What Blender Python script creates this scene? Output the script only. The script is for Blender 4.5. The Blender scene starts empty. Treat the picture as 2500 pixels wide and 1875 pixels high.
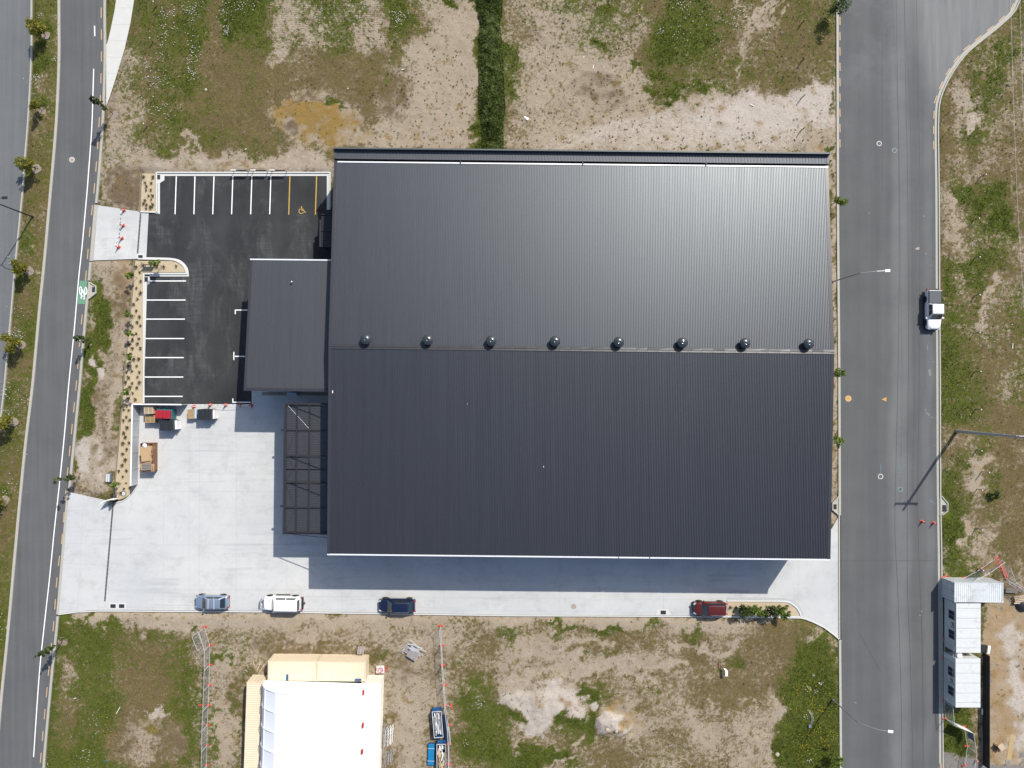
import bpy, bmesh, math, random
import numpy as np
from mathutils import Vector, Matrix
random.seed(7); RNG = np.random.default_rng(11)
sc = bpy.context.scene; C = sc.collection
R = math.radians; PI = math.pi
# ---------------------------------------------------------------- camera
S = 19.1            # photo pixels per metre on the ground
H = 92.0            # flying height, m
NX, NY = 1185.0, 950.0   # photo pixel of the point straight below the drone
def W(px, py, h=0.0):
    """point at height h that lies on the line of sight of a photo pixel, as measured from the photograph"""
    k = 1 - h / H
    return Vector(((NX + (px - NX) * k - 1250) / S, (937.5 - (NY + (py - NY) * k)) / S, h))
def G(px, py): return W(px, py, 0)
cam = bpy.data.cameras.new('camera'); camo = bpy.data.objects.new('camera', cam); C.objects.link(camo)
camo.location = ((NX - 1250) / S, (937.5 - NY) / S, H)
cam.sensor_width = 36; cam.lens = 36 * S * H / 2500
cam.shift_x = (1250 - NX) / 2500; cam.shift_y = (NY - 937.5) / 2500
cam.clip_start = 1; cam.clip_end = 3000
sc.camera = camo
# ---------------------------------------------------------------- light
SUN_EL, SUN_AZ = R(47.5), R(33.6)     # azimuth clockwise from +Y
w = bpy.data.worlds.new('World'); sc.world = w; w.use_nodes = True
nt = w.node_tree; nt.nodes.clear()
sky = nt.nodes.new('ShaderNodeTexSky'); sky.sky_type = 'NISHITA'; sky.sun_disc = False
sky.sun_elevation = SUN_EL; sky.sun_rotation = SUN_AZ; sky.air_density = 1.0; sky.dust_density = 1.6; sky.ozone_density = 1.2
bg = nt.nodes.new('ShaderNodeBackground'); bg.inputs[1].default_value = 0.13
wo = nt.nodes.new('ShaderNodeOutputWorld')
nt.links.new(sky.outputs[0], bg.inputs[0]); nt.links.new(bg.outputs[0], wo.inputs[0])
sl = bpy.data.lights.new('sun', 'SUN'); sl.energy = 4.5; sl.angle = R(0.5); sl.color = (1.0, 0.955, 0.875)
so = bpy.data.objects.new('sun', sl); C.objects.link(so)
sd = Vector((math.cos(SUN_EL) * math.sin(SUN_AZ), math.cos(SUN_EL) * math.cos(SUN_AZ), math.sin(SUN_EL)))
so.rotation_euler = sd.to_track_quat('Z', 'Y').to_euler(); so.location = (0, 0, 60)
sc.view_settings.view_transform = 'Standard'; sc.view_settings.look = 'None'
sc.view_settings.exposure = 0.26; sc.view_settings.gamma = 1; sc.view_settings.use_curve_mapping = False
# ---------------------------------------------------------------- materials
EXPO = 1.62
def lin(c): c = c / 255.0; return c / 12.92 if c <= 0.04045 else ((c + 0.055) / 1.055) ** 2.4
def D(r, g, b, k=1.0): return (min(.85, lin(r) / EXPO * k), min(.85, lin(g) / EXPO * k), min(.85, lin(b) / EXPO * k), 1)
class NB:
    def __init__(s, name):
        s.m = bpy.data.materials.new(name); s.m.use_nodes = True; s.t = s.m.node_tree; s.t.nodes.clear()
        s.out = s.n('ShaderNodeOutputMaterial'); s.b = s.n('ShaderNodeBsdfPrincipled'); s.l(s.b.outputs[0], s.out.inputs[0])
        s.tc = s.n('ShaderNodeTexCoord')
    def n(s, t, **k):
        o = s.t.nodes.new(t)
        for a, b in k.items(): setattr(o, a, b)
        return o
    def l(s, a, b): s.t.links.new(a, b)
    def inp(s, sock, v):
        if isinstance(v, (int, float, tuple, list, Vector)): sock.default_value = v
        else: s.l(v, sock)
    def coords(s, scale=(1, 1, 1), rot=0.0, obj=True):
        if obj == 'geo': src = s.n('ShaderNodeNewGeometry').outputs['Position']
        else: src = s.tc.outputs['Object']
        mp = s.n('ShaderNodeMapping'); mp.inputs['Scale'].default_value = scale; mp.inputs['Rotation'].default_value = (0, 0, rot)
        s.l(src, mp.inputs[0]); return mp.outputs[0]
    def noise(s, scale=1, detail=4, rough=.6, vec=None, dist=0.0):
        o = s.n('ShaderNodeTexNoise'); o.inputs['Scale'].default_value = scale; o.inputs['Detail'].default_value = detail
        o.inputs['Roughness'].default_value = rough; o.inputs['Distortion'].default_value = dist
        s.l(vec if vec is not None else s.coords(obj='geo'), o.inputs['Vector']); return o.outputs['Fac']
    def rng(s, v, a, b, c=0.0, d=1.0, smooth=False):
        o = s.n('ShaderNodeMapRange'); o.clamp = True
        if smooth: o.interpolation_type = 'SMOOTHSTEP'
        for i, x in enumerate((v, a, b, c, d)): s.inp(o.inputs[i], x)
        return o.outputs[0]
    def math(s, op, a, b=0.0):
        o = s.n('ShaderNodeMath', operation=op); s.inp(o.inputs[0], a); s.inp(o.inputs[1], b); return o.outputs[0]
    def mix(s, f, a, b, mode='MIX'):
        o = s.n('ShaderNodeMix', data_type='RGBA', blend_type=mode); s.inp(o.inputs[0], f); s.inp(o.inputs[6], a); s.inp(o.inputs[7], b); return o.outputs[2]
    def bump(s, h, strength=.3, dist=.02):
        o = s.n('ShaderNodeBump'); o.inputs['Strength'].default_value = strength; o.inputs['Distance'].default_value = dist
        s.l(h, o.inputs['Height']); s.l(o.outputs[0], s.b.inputs['Normal'])
def mat(name, col, rough=.6, metal=0.0, var=.12, vscale=2.0, spec=.5, bump=0.0, bscale=20, coat=0.0, streak=None, stain=None):
    k = NB(name); v = k.coords(scale=streak, obj='geo') if streak else None
    n1 = k.rng(k.noise(vscale, 6, .65, v), .25, .75)
    c = k.mix(n1, tuple(x * (1 - var) for x in col[:3]) + (1,), tuple(min(.9, x * (1 + var)) for x in col[:3]) + (1,))
    if stain:
        c = k.mix(k.rng(k.noise(stain[1], 5, .6), stain[2], stain[3], 0, stain[4]), c, stain[0])
    k.l(c, k.b.inputs['Base Color']); k.b.inputs['Roughness'].default_value = rough; k.b.inputs['Metallic'].default_value = metal
    k.b.inputs['Specular IOR Level'].default_value = spec; k.b.inputs['Coat Weight'].default_value = coat; k.b.inputs['Coat Roughness'].default_value = .06
    if bump: k.bump(k.noise(bscale, 4, .6), bump, .02)
    return k.m
M = {}
M['white_paint'] = mat('white_paint', (.78, .78, .76, 1), .6, var=.05, vscale=5, stain=((.45, .45, .44, 1), 3, .62, .75, .5))
M['yellow_paint'] = mat('yellow_paint', D(228, 180, 78), .6, var=.12, vscale=6)
M['orange_paint'] = mat('orange_paint', D(232, 192, 140), .7, var=.2, vscale=6)
M['green_paint'] = mat('green_paint', D(118, 172, 140), .7, var=.1, vscale=8)
M['kerb'] = mat('kerb_concrete', D(200, 197, 185), .8, var=.1, vscale=3, bump=.2)
M['kerb_dark'] = mat('kerb_joint', D(95, 96, 98), .8)
M['kerb_white'] = mat('new_kerb_concrete', D(238, 238, 234), .8, var=.05, vscale=3)
M['galv'] = mat('galvanised_steel', (.42, .44, .46, 1), .45, .5, var=.1)
M['galv_light'] = mat('pale_galvanised_steel', (.6, .61, .62, 1), .5, .2, var=.1)
M['pole_grey'] = mat('grey_pole', (.20, .23, .26, 1), .5, .2)
M['black_steel'] = mat('black_steel', (.02, .021, .024, 1), .5, var=.2)
M['lamp_lens'] = mat('pale_lamp_housing', (.7, .7, .7, 1), .4)
M['roof'] = None
M['canopy_shaded'] = mat('shaded_canopy_sheet', D(40, 42, 48), .55)  # entrance canopy: shade of the warehouse is put into this darker sheet colour
M['ridge'] = mat('ridge_capping', D(52, 54, 60), .40, .0, var=.06)
M['dark_clad'] = mat('charcoal_cladding', D(54, 55, 60), .5, .0, var=.08, vscale=.6)
M['flash_dark'] = mat('charcoal_flashing', D(64, 66, 72), .36, .0, var=.08, vscale=1)
M['flash_green'] = mat('weathered_parapet_cap', D(98, 105, 104), .45, .1, var=.15, vscale=1.5)
M['flash_white'] = mat('pale_flashing', (.75, .76, .78, 1), .35, .2, var=.06)
M['bark_mulch'] = mat('bed_sand', D(216, 197, 164), .9, var=.12, vscale=3, bump=.4, bscale=12, stain=(D(176, 154, 120), 5, .58, .74, .5))
M['mulch_ring'] = mat('pinkish_mulch', D(168, 152, 138), .9, var=.2, vscale=9, bump=.6, bscale=15)
M['timber'] = mat('weathered_timber', D(150, 142, 134), .85, var=.15, vscale=4)
M['timber_pale'] = mat('pale_timber', D(226, 204, 170), .8, var=.12, vscale=5)
M['timber_tan'] = mat('tan_timber', D(205, 176, 128), .8, var=.14, vscale=5)
M['timber_grey'] = mat('grey_timber', D(196, 186, 186), .85, var=.14, vscale=5)
M['cardboard'] = mat('cardboard', D(205, 172, 130), .85, var=.14, vscale=2)
M['cardboard_dark'] = mat('brown_cardboard', D(150, 108, 82), .85, var=.14, vscale=2)
M['orange_plastic'] = mat('orange_plastic', D(232, 92, 74), .5, var=.1)
M['red_plastic'] = mat('red_plastic', D(190, 40, 55), .45, var=.1)
M['teal_plastic'] = mat('teal_plastic', D(38, 120, 128), .5, var=.1)
M['black_plastic'] = mat('black_plastic', D(44, 48, 54), .5, var=.3, vscale=6)
M['blue_paint'] = mat('blue_paint', D(42, 98, 148), .45, var=.1)
M['blue_cover'] = mat('bright_blue_tarp', D(20, 140, 200), .5, var=.12)
M['navy'] = mat('navy_tarp', D(30, 44, 74), .5, var=.15)
M['cream_steel'] = mat('cream_container_paint', (.66, .55, .40, 1), .55, var=.05, vscale=1.5, stain=((.4, .3, .2, 1), 1.2, .66, .8, .4))
M['ivory_steel'] = mat('ivory_container_paint', (.72, .70, .62, 1), .55, var=.05, vscale=1.5)
M['grey_steel'] = mat('grey_container_paint', (.56, .58, .59, 1), .5, var=.08, vscale=1.2, stain=((.25, .26, .27, 1), .9, .5, .72, .55))
M['cabin_white'] = mat('cabin_white_panel', (.54, .55, .54, 1), .6, var=.05, vscale=1.2, stain=((.36, .37, .38, 1), 1.1, .56, .74, .6))
M['fabric'] = mat('white_tent_fabric', (.80, .81, .83, 1), .7, var=.02)
M['rail_white'] = mat('white_rail', (.75, .75, .75, 1), .6)
M['fence_wall'] = mat('pale_ribbed_fence', D(214, 218, 222), .6, var=.05, vscale=1)
M['glass'] = mat('dark_glass', (.012, .018, .02, 1), .06, var=.2, spec=.7, coat=.5)
M['glass_cabin'] = mat('cabin_glass', (.03, .04, .05, 1), .1, var=.2)
M['rubber'] = mat('tyre_rubber', (.018, .018, .018, 1), .8)
M['rim'] = mat('alloy_rim', (.4, .4, .42, 1), .35, .8)
M['lamp_red'] = mat('tail_lamp', (.35, .02, .02, 1), .2)
M['lamp_clear'] = mat('head_lamp', (.6, .62, .65, 1), .12, .4)
M['grate'] = mat('drain_grate', (.05, .052, .058, 1), .6, .3)
M['manhole_tan'] = mat('manhole_cover', D(190, 176, 160), .7, var=.15, vscale=8)
M['manhole_ring'] = mat('manhole_ring', (.52, .50, .47, 1), .7)
M['manhole_blue'] = mat('blue_grey_ring', D(140, 168, 180), .7)
M['manhole_dark'] = mat('manhole_iron', D(110, 106, 104), .7, var=.15, vscale=10)
M['trunk'] = mat('bark', (.12, .09, .065, 1), .9, var=.25, vscale=8)
M['stone_white'] = mat('pale_stone', D(214, 200, 180), .9, var=.1)
M['banner'] = mat('white_board', (.78, .78, .78, 1), .6)
M['banner_blue'] = mat('blue_grey_board', D(120, 136, 150), .6)
M['logo_blue'] = mat('logo_blue', (.01, .02, .10, 1), .5)
M['spray_blue'] = mat('blue_spray_paint', D(128, 165, 190), .8)
M['scrap'] = mat('scrap_metal', D(170, 170, 172), .5, .3, var=.4, vscale=6)
M['plastic_white'] = mat('white_plastic', (.72, .72, .72, 1), .5)
M['unit_grey'] = mat('grey_unit', D(120, 134, 150, 3.5), .5)

def asphalt(name, c0, c1, streak_rot=0.0, contrast=.5, speck=.35, patches=None, sx=1.6, sy=.035, bands=None, fan=None, smudge=None):
    k = NB(name)
    v = k.coords(scale=(sx, sy, 1), rot=streak_rot, obj='geo')
    st = k.rng(k.noise(1.0, 5, .62, v), .32, .68)
    md = k.rng(k.noise(.22, 5, .6), .3, .7)
    f = k.math('MULTIPLY', st, contrast)
    f2 = k.math('ADD', f, k.math('MULTIPLY', md, 1 - contrast))
    c = k.mix(f2, c0, c1)
    if smudge:
        s3 = k.rng(k.noise(1.0, 7, .7, k.coords(scale=(.22, .10, 1), rot=.03, obj='geo'), 1.0), .50, .68); s4 = k.rng(k.noise(1.0, 4, .6, k.coords(scale=(3.0, .3, 1), rot=.02, obj='geo')), .35, .65); s5 = k.rng(k.noise(1.0, 4, .6, k.coords(scale=(.25, 3.2, 1), rot=.02, obj='geo')), .4, .65)
        c = k.mix(k.math('MULTIPLY', s3, k.math('ADD', k.math('MULTIPLY', s4, .32), k.math('MULTIPLY', s5, .22))), c, smudge)
    if bands or fan:
        g_ = k.n('ShaderNodeNewGeometry'); sx_ = k.n('ShaderNodeSeparateXYZ'); k.l(g_.outputs['Position'], sx_.inputs[0]); wob = k.math('MULTIPLY', k.rng(k.noise(.06, 3, .6), .3, .7, -1, 1), .5)
    for (xc, wd_, col_, am) in (bands or []):
        dd = k.math('ABSOLUTE', k.math('SUBTRACT', k.math('ADD', sx_.outputs[0], wob), xc)); c = k.mix(k.math('MULTIPLY', k.rng(dd, wd_, wd_ * .25, 0, am, True), k.rng(md, 0, 1, .55, 1)), c, col_)
    if fan:
        v2 = k.coords(scale=(1.3, .09, 1), rot=fan[0], obj='geo'); s2 = k.rng(k.noise(1.0, 5, .65, v2), .3, .7); w_ = k.n('ShaderNodeVectorMath', operation='DOT_PRODUCT'); k.l(g_.outputs['Position'], w_.inputs[0]); w_.inputs[1].default_value = fan[1]
        mk = k.rng(k.math('ADD', w_.outputs['Value'], k.math('MULTIPLY', wob, 3.0)), fan[2], fan[3], 0, 1, True); c = k.mix(mk, c, k.mix(s2, fan[4], fan[5]))
        c = k.mix(k.math('MULTIPLY', k.rng(k.noise(.16, 6, .7), .5, .7), k.rng(sx_.outputs[1], 20, 45, 0, .35)), c, D(146, 148, 150))
    fine = k.rng(k.noise(7.0, 3, .8), .3, .7)
    c = k.mix(k.math('MULTIPLY', fine, .16), c, (c1[0] * 1.5, c1[1] * 1.5, c1[2] * 1.5, 1))
    sp = k.rng(k.noise(2.6, 5, .75), .69, .76)
    c = k.mix(k.math('MULTIPLY', sp, speck), c, (.36, .36, .35, 1))
    k.l(c, k.b.inputs['Base Color']); k.b.inputs['Roughness'].default_value = .85; k.b.inputs['Specular IOR Level'].default_value = .3
    k.bump(k.noise(25, 3, .6), .25, .01)
    return k.m
M['asphalt_main'] = asphalt('asphalt_main_road', D(94, 96, 98), D(119, 120, 121), streak_rot=-.085, contrast=.6, speck=.2)
M['asphalt_far'] = asphalt('asphalt_far_carriageway', D(108, 111, 114), D(130, 132, 134), streak_rot=-.085, contrast=.6, speck=.12)
M['asphalt_east'] = asphalt('asphalt_east_road', D(96, 97, 99), D(114, 115, 115), streak_rot=0, contrast=.45, speck=.5, sx=1.0, sy=.03, bands=[(49.6, 1.8, D(138, 139, 139), .7), (53.2, .8, D(132, 133, 135), .45), (46.3, .9, D(96, 98, 101), .4), (55.6, 1.2, D(110, 108, 110), .5)], fan=(-.75, (.94, .34, 0), 61.5, 66.0, D(128, 130, 131), D(152, 153, 151)))
M['asphalt_pale'] = asphalt('asphalt_turning_area', D(122, 123, 124), D(150, 150, 148), streak_rot=-.75, contrast=.7, speck=.3, sx=1.2, sy=.08)
M['asphalt_lot'] = asphalt('asphalt_car_park', D(40, 42, 45), D(74, 76, 77), streak_rot=.02, contrast=.45, speck=.6, sx=.45, sy=.16, smudge=D(138, 140, 140))
M['asphalt_patch'] = asphalt('asphalt_patch', D(103, 104, 106), D(112, 112, 113), contrast=.4, speck=.1)
M['tar'] = mat('tar_seam', D(84, 86, 90), .7, var=.2)

k = NB('yard_concrete')
a = k.rng(k.noise(.10, 6, .6), .3, .7); b_ = k.rng(k.noise(.9, 6, .7), .3, .7)
c = k.mix(a, D(215, 217, 218), D(237, 237, 233))
c = k.mix(k.math('MULTIPLY', b_, .28), c, D(204, 205, 206))
for (ro, sx_, sy_, am) in ((.35, .05, .9, .16), (-.9, .06, 1.1, .14), (1.45, .04, .8, .14)):
    tr_ = k.noise(1.0, 4, .6, k.coords(scale=(sx_, sy_, 1), rot=ro, obj='geo'), 1.2); c = k.mix(k.math('MULTIPLY', k.math('MULTIPLY', k.rng(tr_, .56, .66), k.rng(k.noise(.12, 3, .6), .42, .62)), am * 1.5), c, D(168, 170, 174))
st = k.rng(k.noise(.42, 9, .8), .50, .70)
c = k.mix(k.math('MULTIPLY', st, .42), c, D(172, 168, 164))
sp = k.rng(k.noise(3.2, 3, .6), .70, .74)
c = k.mix(k.math('MULTIPLY', sp, .5), c, D(130, 130, 132))
k.l(c, k.b.inputs['Base Color']); k.b.inputs['Roughness'].default_value = .8; M['concrete'] = k.m
M['concrete_path'] = mat('path_concrete', D(232, 231, 224), .85, var=.05, vscale=1)
M['concrete_joint'] = mat('concrete_joint', D(202, 205, 208), .85, var=.1)

def roofmat(name, col, rough):
    k = NB(name)
    n1 = k.rng(k.noise(1.0, 4, .6, k.coords(scale=(3.2, .05, 1), rot=R(.6), obj='geo')), .3, .7)
    n2 = k.rng(k.noise(.08, 3, .6), .3, .7)
    c = k.mix(n1, tuple(x * .94 for x in col[:3]) + (1,), tuple(x * 1.06 for x in col[:3]) + (1,))
    c = k.mix(k.math('MULTIPLY', n2, .35), c, (col[0] * 1.18, col[1] * .98, col[2] * .92, 1))
    k.l(c, k.b.inputs['Base Color']); k.b.inputs['Metallic'].default_value = .0
    k.b.inputs['Specular IOR Level'].default_value = 1.0; k.b.inputs['Specular Tint'].default_value = (.86, .93, 1, 1)
    k.l(k.rng(n1, 0, 1, rough - .02, rough + .025), k.b.inputs['Roughness'])
    k.bump(k.noise(1.0, 3, .6, k.coords(scale=(4, .6, 1), obj='geo')), .06, .02)
    return k.m
M['vent'] = mat('glossy_vent_hood', D(58, 65, 70), .30, .0, var=.05, coat=.6)
M['roof'] = roofmat('charcoal_roof_sheet', D(60, 62, 70, .70), .425)
M['canopy_roof'] = roofmat('canopy_roof_sheet', D(66, 66, 72, .85), .5)

# ---------------------------------------------------------------- mesh helpers
class MB:
    def __init__(s): s.v = []; s.f = []; s.mi = []
    def add(s, vs, fs, m=0):
        o = len(s.v); s.v += [tuple(v) for v in vs]
        for f in fs: s.f.append([i + o for i in f]); s.mi.append(m)
        return s
    def box(s, x0, x1, y0, y1, z0, z1, m=0, T=None):
        vs = [Vector(p) for p in ((x0, y0, z0), (x1, y0, z0), (x1, y1, z0), (x0, y1, z0), (x0, y0, z1), (x1, y0, z1), (x1, y1, z1), (x0, y1, z1))]
        if T is not None: vs = [T @ v for v in vs]
        return s.add(vs, [(0, 3, 2, 1), (4, 5, 6, 7), (0, 1, 5, 4), (1, 2, 6, 5), (2, 3, 7, 6), (3, 0, 4, 7)], m)
    def bar(s, a, b, wd, ht, m=0):
        a, b = Vector(a), Vector(b); d = b - a; L = d.length; q = d.to_track_quat('X', 'Z').to_matrix().to_4x4()
        return s.box(0, L, -wd / 2, wd / 2, -ht / 2, ht / 2, m, Matrix.Translation(a) @ q)
    def tube(s, pts, rad, n=8, m=0, cap=True):
        pts = [Vector(p) for p in pts]; rad = rad if isinstance(rad, (list, tuple)) else [rad] * len(pts); o = len(s.v)
        prev = None
        for i, p in enumerate(pts):
            d = (pts[min(i + 1, len(pts) - 1)] - pts[max(i - 1, 0)]).normalized()
            if prev is None:
                u = d.orthogonal().normalized()
            else:
                u = (prev - d * prev.dot(d)).normalized()
            prev = u; v2 = d.cross(u)
            for j in range(n):
                a = 2 * PI * j / n; s.v.append(tuple(p + (u * math.cos(a) + v2 * math.sin(a)) * rad[i]))
        for i in range(len(pts) - 1):
            for j in range(n):
                a0 = o + i * n + j; a1 = o + i * n + (j + 1) % n; s.f.append([a0, a1, a1 + n, a0 + n]); s.mi.append(m)
        if cap:
            s.f.append([o + j for j in range(n)][::-1]); s.mi.append(m)
            s.f.append([o + (len(pts) - 1) * n + j for j in range(n)]); s.mi.append(m)
        return s
    def lathe(s, prof, n=20, c=(0, 0, 0), m=0):
        o = len(s.v)
        for r_, z in prof:
            for j in range(n):
                a = 2 * PI * j / n; s.v.append((c[0] + r_ * math.cos(a), c[1] + r_ * math.sin(a), c[2] + z))
        for i in range(len(prof) - 1):
            for j in range(n):
                a0 = o + i * n + j; a1 = o + i * n + (j + 1) % n; s.f.append([a0, a1, a1 + n, a0 + n]); s.mi.append(m)
        s.f.append([o + (len(prof) - 1) * n + j for j in range(n)]); s.mi.append(m)
        return s
    def prism(s, poly, z0, z1, m=0):
        n = len(poly); area = sum(poly[i][0] * poly[(i + 1) % n][1] - poly[(i + 1) % n][0] * poly[i][1] for i in range(n))
        if area < 0: poly = poly[::-1]
        vs = [(p[0], p[1], z0) for p in poly] + [(p[0], p[1], z1) for p in poly]
        fs = [list(range(n))[::-1], list(range(n, 2 * n))] + [(i, (i + 1) % n, (i + 1) % n + n, i + n) for i in range(n)]
        return s.add(vs, fs, m)
    def sheet(s, poly, z, m=0):
        n = len(poly); area = sum(poly[i][0] * poly[(i + 1) % n][1] - poly[(i + 1) % n][0] * poly[i][1] for i in range(n))
        if area < 0: poly = poly[::-1]
        return s.add([(p[0], p[1], z) for p in poly], [list(range(n))], m)
    def corr(s, o, u, v, nrm, pitch, depth, m=0, frac=.55, rows=1):
        """ribbed sheet: ribs run along v, repeat along u"""
        o, u, v, nrm = Vector(o), Vector(u), Vector(v), Vector(nrm).normalized(); L = u.length; un = u.normalized()
        k = max(1, int(round(L / pitch))); p = L / k; prof = []
        for i in range(k):
            prof += [(i * p, 0), (i * p + p * frac * .92, 0), (i * p + p * (frac * .92 + .08), depth), (i * p + p * .92, depth)]
        prof.append((L, 0)); b = len(s.v); n = len(prof)
        for r_ in range(rows + 1):
            for (t, d) in prof: s.v.append(tuple(o + un * t + nrm * d + v * (r_ / rows)))
        for r_ in range(rows):
            for i in range(n - 1):
                a0 = b + r_ * n + i; s.f.append([a0, a0 + 1, a0 + 1 + n, a0 + n]); s.mi.append(m)
        return s
def obj(name, mb, m, parent=None, loc=None, rotz=0.0, smooth=False, bevel=0.0, mods=None):
    me = bpy.data.meshes.new(name); me.from_pydata(mb.v, [], mb.f)
    for x in (m if isinstance(m, list) else [m]): me.materials.append(x)
    if isinstance(m, list): me.polygons.foreach_set('material_index', mb.mi)
    if smooth: me.polygons.foreach_set('use_smooth', [True] * len(me.polygons))
    me.update()
    o = bpy.data.objects.new(name, me); C.objects.link(o)
    if parent: o.parent = parent
    if loc is not None: o.location = loc
    o.rotation_euler.z = rotz
    if bevel:
        b = o.modifiers.new('bevel', 'BEVEL'); b.width = bevel; b.segments = 2; b.limit_method = 'ANGLE'
    return o
def tag(o, label=None, cat=None, group=None, kind=None):
    for a, b in (('label', label), ('category', cat), ('group', group), ('kind', kind)):
        if b: o[a] = b
    return o
def thing(name, label, cat, loc=(0, 0, 0), rotz=0.0, group=None):
    o = bpy.data.objects.new(name, None); C.objects.link(o); o.location = loc; o.rotation_euler.z = rotz
    o.empty_display_size = .3
    return tag(o, label, cat, group)
def struct(name, mb, m, parent=None, label=None, **k):
    o = obj(name, mb, m, parent, **k)
    if not parent: o['kind'] = 'structure'
    if label: o['label'] = label
    return o
def copy_thing(r, loc, rotz=None, label=None, scale=None):
    n = r.copy(); C.objects.link(n); n.location = loc
    if rotz is not None: n.rotation_euler.z = rotz
    if scale is not None: n.scale = (scale,) * 3
    if label: n['label'] = label
    for ch in list(r.children):
        c = ch.copy(); C.objects.link(c); c.parent = n
        for g in list(ch.children):
            d = g.copy(); C.objects.link(d); d.parent = c
    return n
def px(pts): return [(G(*p).x, G(*p).y) for p in pts]
def smooth_line(pts, n=6):
    P = [pts[0]] + list(pts) + [pts[-1]]; out = []
    for i in range(1, len(P) - 2):
        p0, p1, p2, p3 = P[i - 1], P[i], P[i + 1], P[i + 2]
        for t in np.linspace(0, 1, n, endpoint=False):
            out.append(tuple(.5 * ((2 * p1[j]) + (-p0[j] + p2[j]) * t + (2 * p0[j] - 5 * p1[j] + 4 * p2[j] - p3[j]) * t * t + (-p0[j] + 3 * p1[j] - 3 * p2[j] + p3[j]) * t ** 3) for j in (0, 1)))
    out.append(tuple(pts[-1])); return out
def offset(pts, d):
    """offset a metre polyline to its left by d"""
    out = []
    for i, p in enumerate(pts):
        a = Vector(pts[max(i - 1, 0)]); b = Vector(pts[min(i + 1, len(pts) - 1)]); t = (b - a)
        if i not in (0, len(pts) - 1):
            t1 = (Vector(p) - a).normalized(); t2 = (b - Vector(p)).normalized(); t = t1 + t2
            if t.length < 1e-6: t = t1
            t.normalize(); n = Vector((-t.y, t.x)); c = max(.5, n.dot(Vector((-t1.y, t1.x)))); out.append((p[0] + n.x * d / c, p[1] + n.y * d / c))
        else:
            t.normalize(); out.append((p[0] - t.y * d, p[1] + t.x * d))
    return out
def ribbon(mb, pts, d0, d1, z0, z1, m=0, closed=False):
    """solid strip between two offsets of a metre polyline"""
    A = offset(pts, d0); B = offset(pts, d1); n = len(pts); vs = []
    for a, b in zip(A, B): vs += [(a[0], a[1], z0), (b[0], b[1], z0), (b[0], b[1], z1), (a[0], a[1], z1)]
    fs = []
    for i in range(n - 1):
        o = 4 * i
        fs += [(o + 3, o + 2, o + 6, o + 7), (o, o + 3, o + 7, o + 4), (o + 2, o + 1, o + 5, o + 6)]
    fs += [(0, 1, 2, 3), (4 * n - 4, 4 * n - 1, 4 * n - 2, 4 * n - 3)]
    if d0 < d1: fs = [f[::-1] for f in fs]
    return mb.add(vs, fs, m)
def walk(pts, step):
    """points and headings along a metre polyline"""
    out = []; acc = 0; nxt = 0
    for i in range(len(pts) - 1):
        a, b = Vector(pts[i]), Vector(pts[i + 1]); L = (b - a).length
        while nxt <= acc + L and L > 0:
            t = (nxt - acc) / L; p = a.lerp(b, t); out.append((p, math.atan2(b.y - a.y, b.x - a.x))); nxt += step
        acc += L
    return out
# ---------------------------------------------------------------- outlines (photo pixels)
MAIN_L = [(150, -1500), (146, -300), (144.7, 0), (145, 136), (140, 268), (133, 367), (124, 469), (109, 639), (97.5, 752), (80.5, 938), (63.6, 1079), (49.5, 1221), (34, 1390), (20, 1547), (5.6, 1689), (-12, 1875), (-60, 2300), (-220, 3500)]
MAIN_R = [(262, -1500), (255, -300), (253, 0), (253.5, 120), (252, 198), (248.7, 283), (243.5, 367), (235, 469), (226, 554), (216, 667), (208, 752), (200.5, 836), (192, 938), (178, 1079), (167, 1192), (158, 1305), (145.5, 1407), (137, 1519), (124, 1646), (107, 1830), (84, 2100), (-60, 3500)]
FAR_R = [(90, -1500), (80, -300), (76, 0), (75.5, 136), (68, 283), (58, 410), (54, 469), (37, 639), (24, 788), (10, 938), (2, 1010), (-20, 1200), (-90, 1900), (-300, 3500)]
EAST_L = [(2040, -1500), (2046, -300), (2047.5, 0), (2048.5, 469), (2050, 700), (2052, 938), (2053, 1257), (2053.6, 1564), (2056, 1875), (2066, 3500)]
EAST_R = [(2620, -1500), (2560, -400), (2500, -60), (2480, 0), (2466, 28), (2437, 56), (2398, 88), (2355, 124), (2324, 164), (2302, 203), (2286, 246), (2282, 297), (2282, 367), (2283.4, 469), (2284.5, 700), (2286, 938), (2287, 1200), (2290, 1407), (2293, 1875), (2303, 3500)]
LOT = [(400, 430), (802, 430), (802, 505), (840, 512), (840, 962), (616, 962), (616, 985), (348, 985), (350.5, 938), (357.5, 694), (366, 694), (366, 674), (461, 674), (461.5, 664), (457, 651), (449, 642), (438, 635), (418, 631), (357.5, 627), (363, 524), (386, 521), (388, 469), (388, 448), (400, 441)]
YARD = [(169.6, 1201), (257, 1221), (276, 1227), (300, 1222), (316, 1210), (328, 1197), (336, 1183), (341, 1009), (342, 986.5), (616, 986.5), (616, 945), (845, 945), (840, 1300), (1950, 1312), (2000, 1305), (2030, 1291), (2045, 1265), (2053, 1257), (2053.6, 1564), (2035, 1548), (2011, 1530), (1985, 1517), (1965, 1509), (1953, 1507), (1700, 1503), (1250, 1501), (625, 1491), (237, 1489), (190, 1492), (143, 1498), (145.5, 1407), (158, 1305)]
DRIVE = [(239, 501), (342, 517), (363, 521), (357.5, 627), (350, 634), (335, 632), (227.5, 636)]
PATH = [(300, -300), (284, 0), (280, 28), (271, 71), (263, 105), (260, 110), (260, 259), (268, 238), (283, 192), (305, 119), (319, 57), (328, 0), (345, -300)]
BED_N = [(347, 424), (380, 424), (380, 519), (343, 517)]
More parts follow.
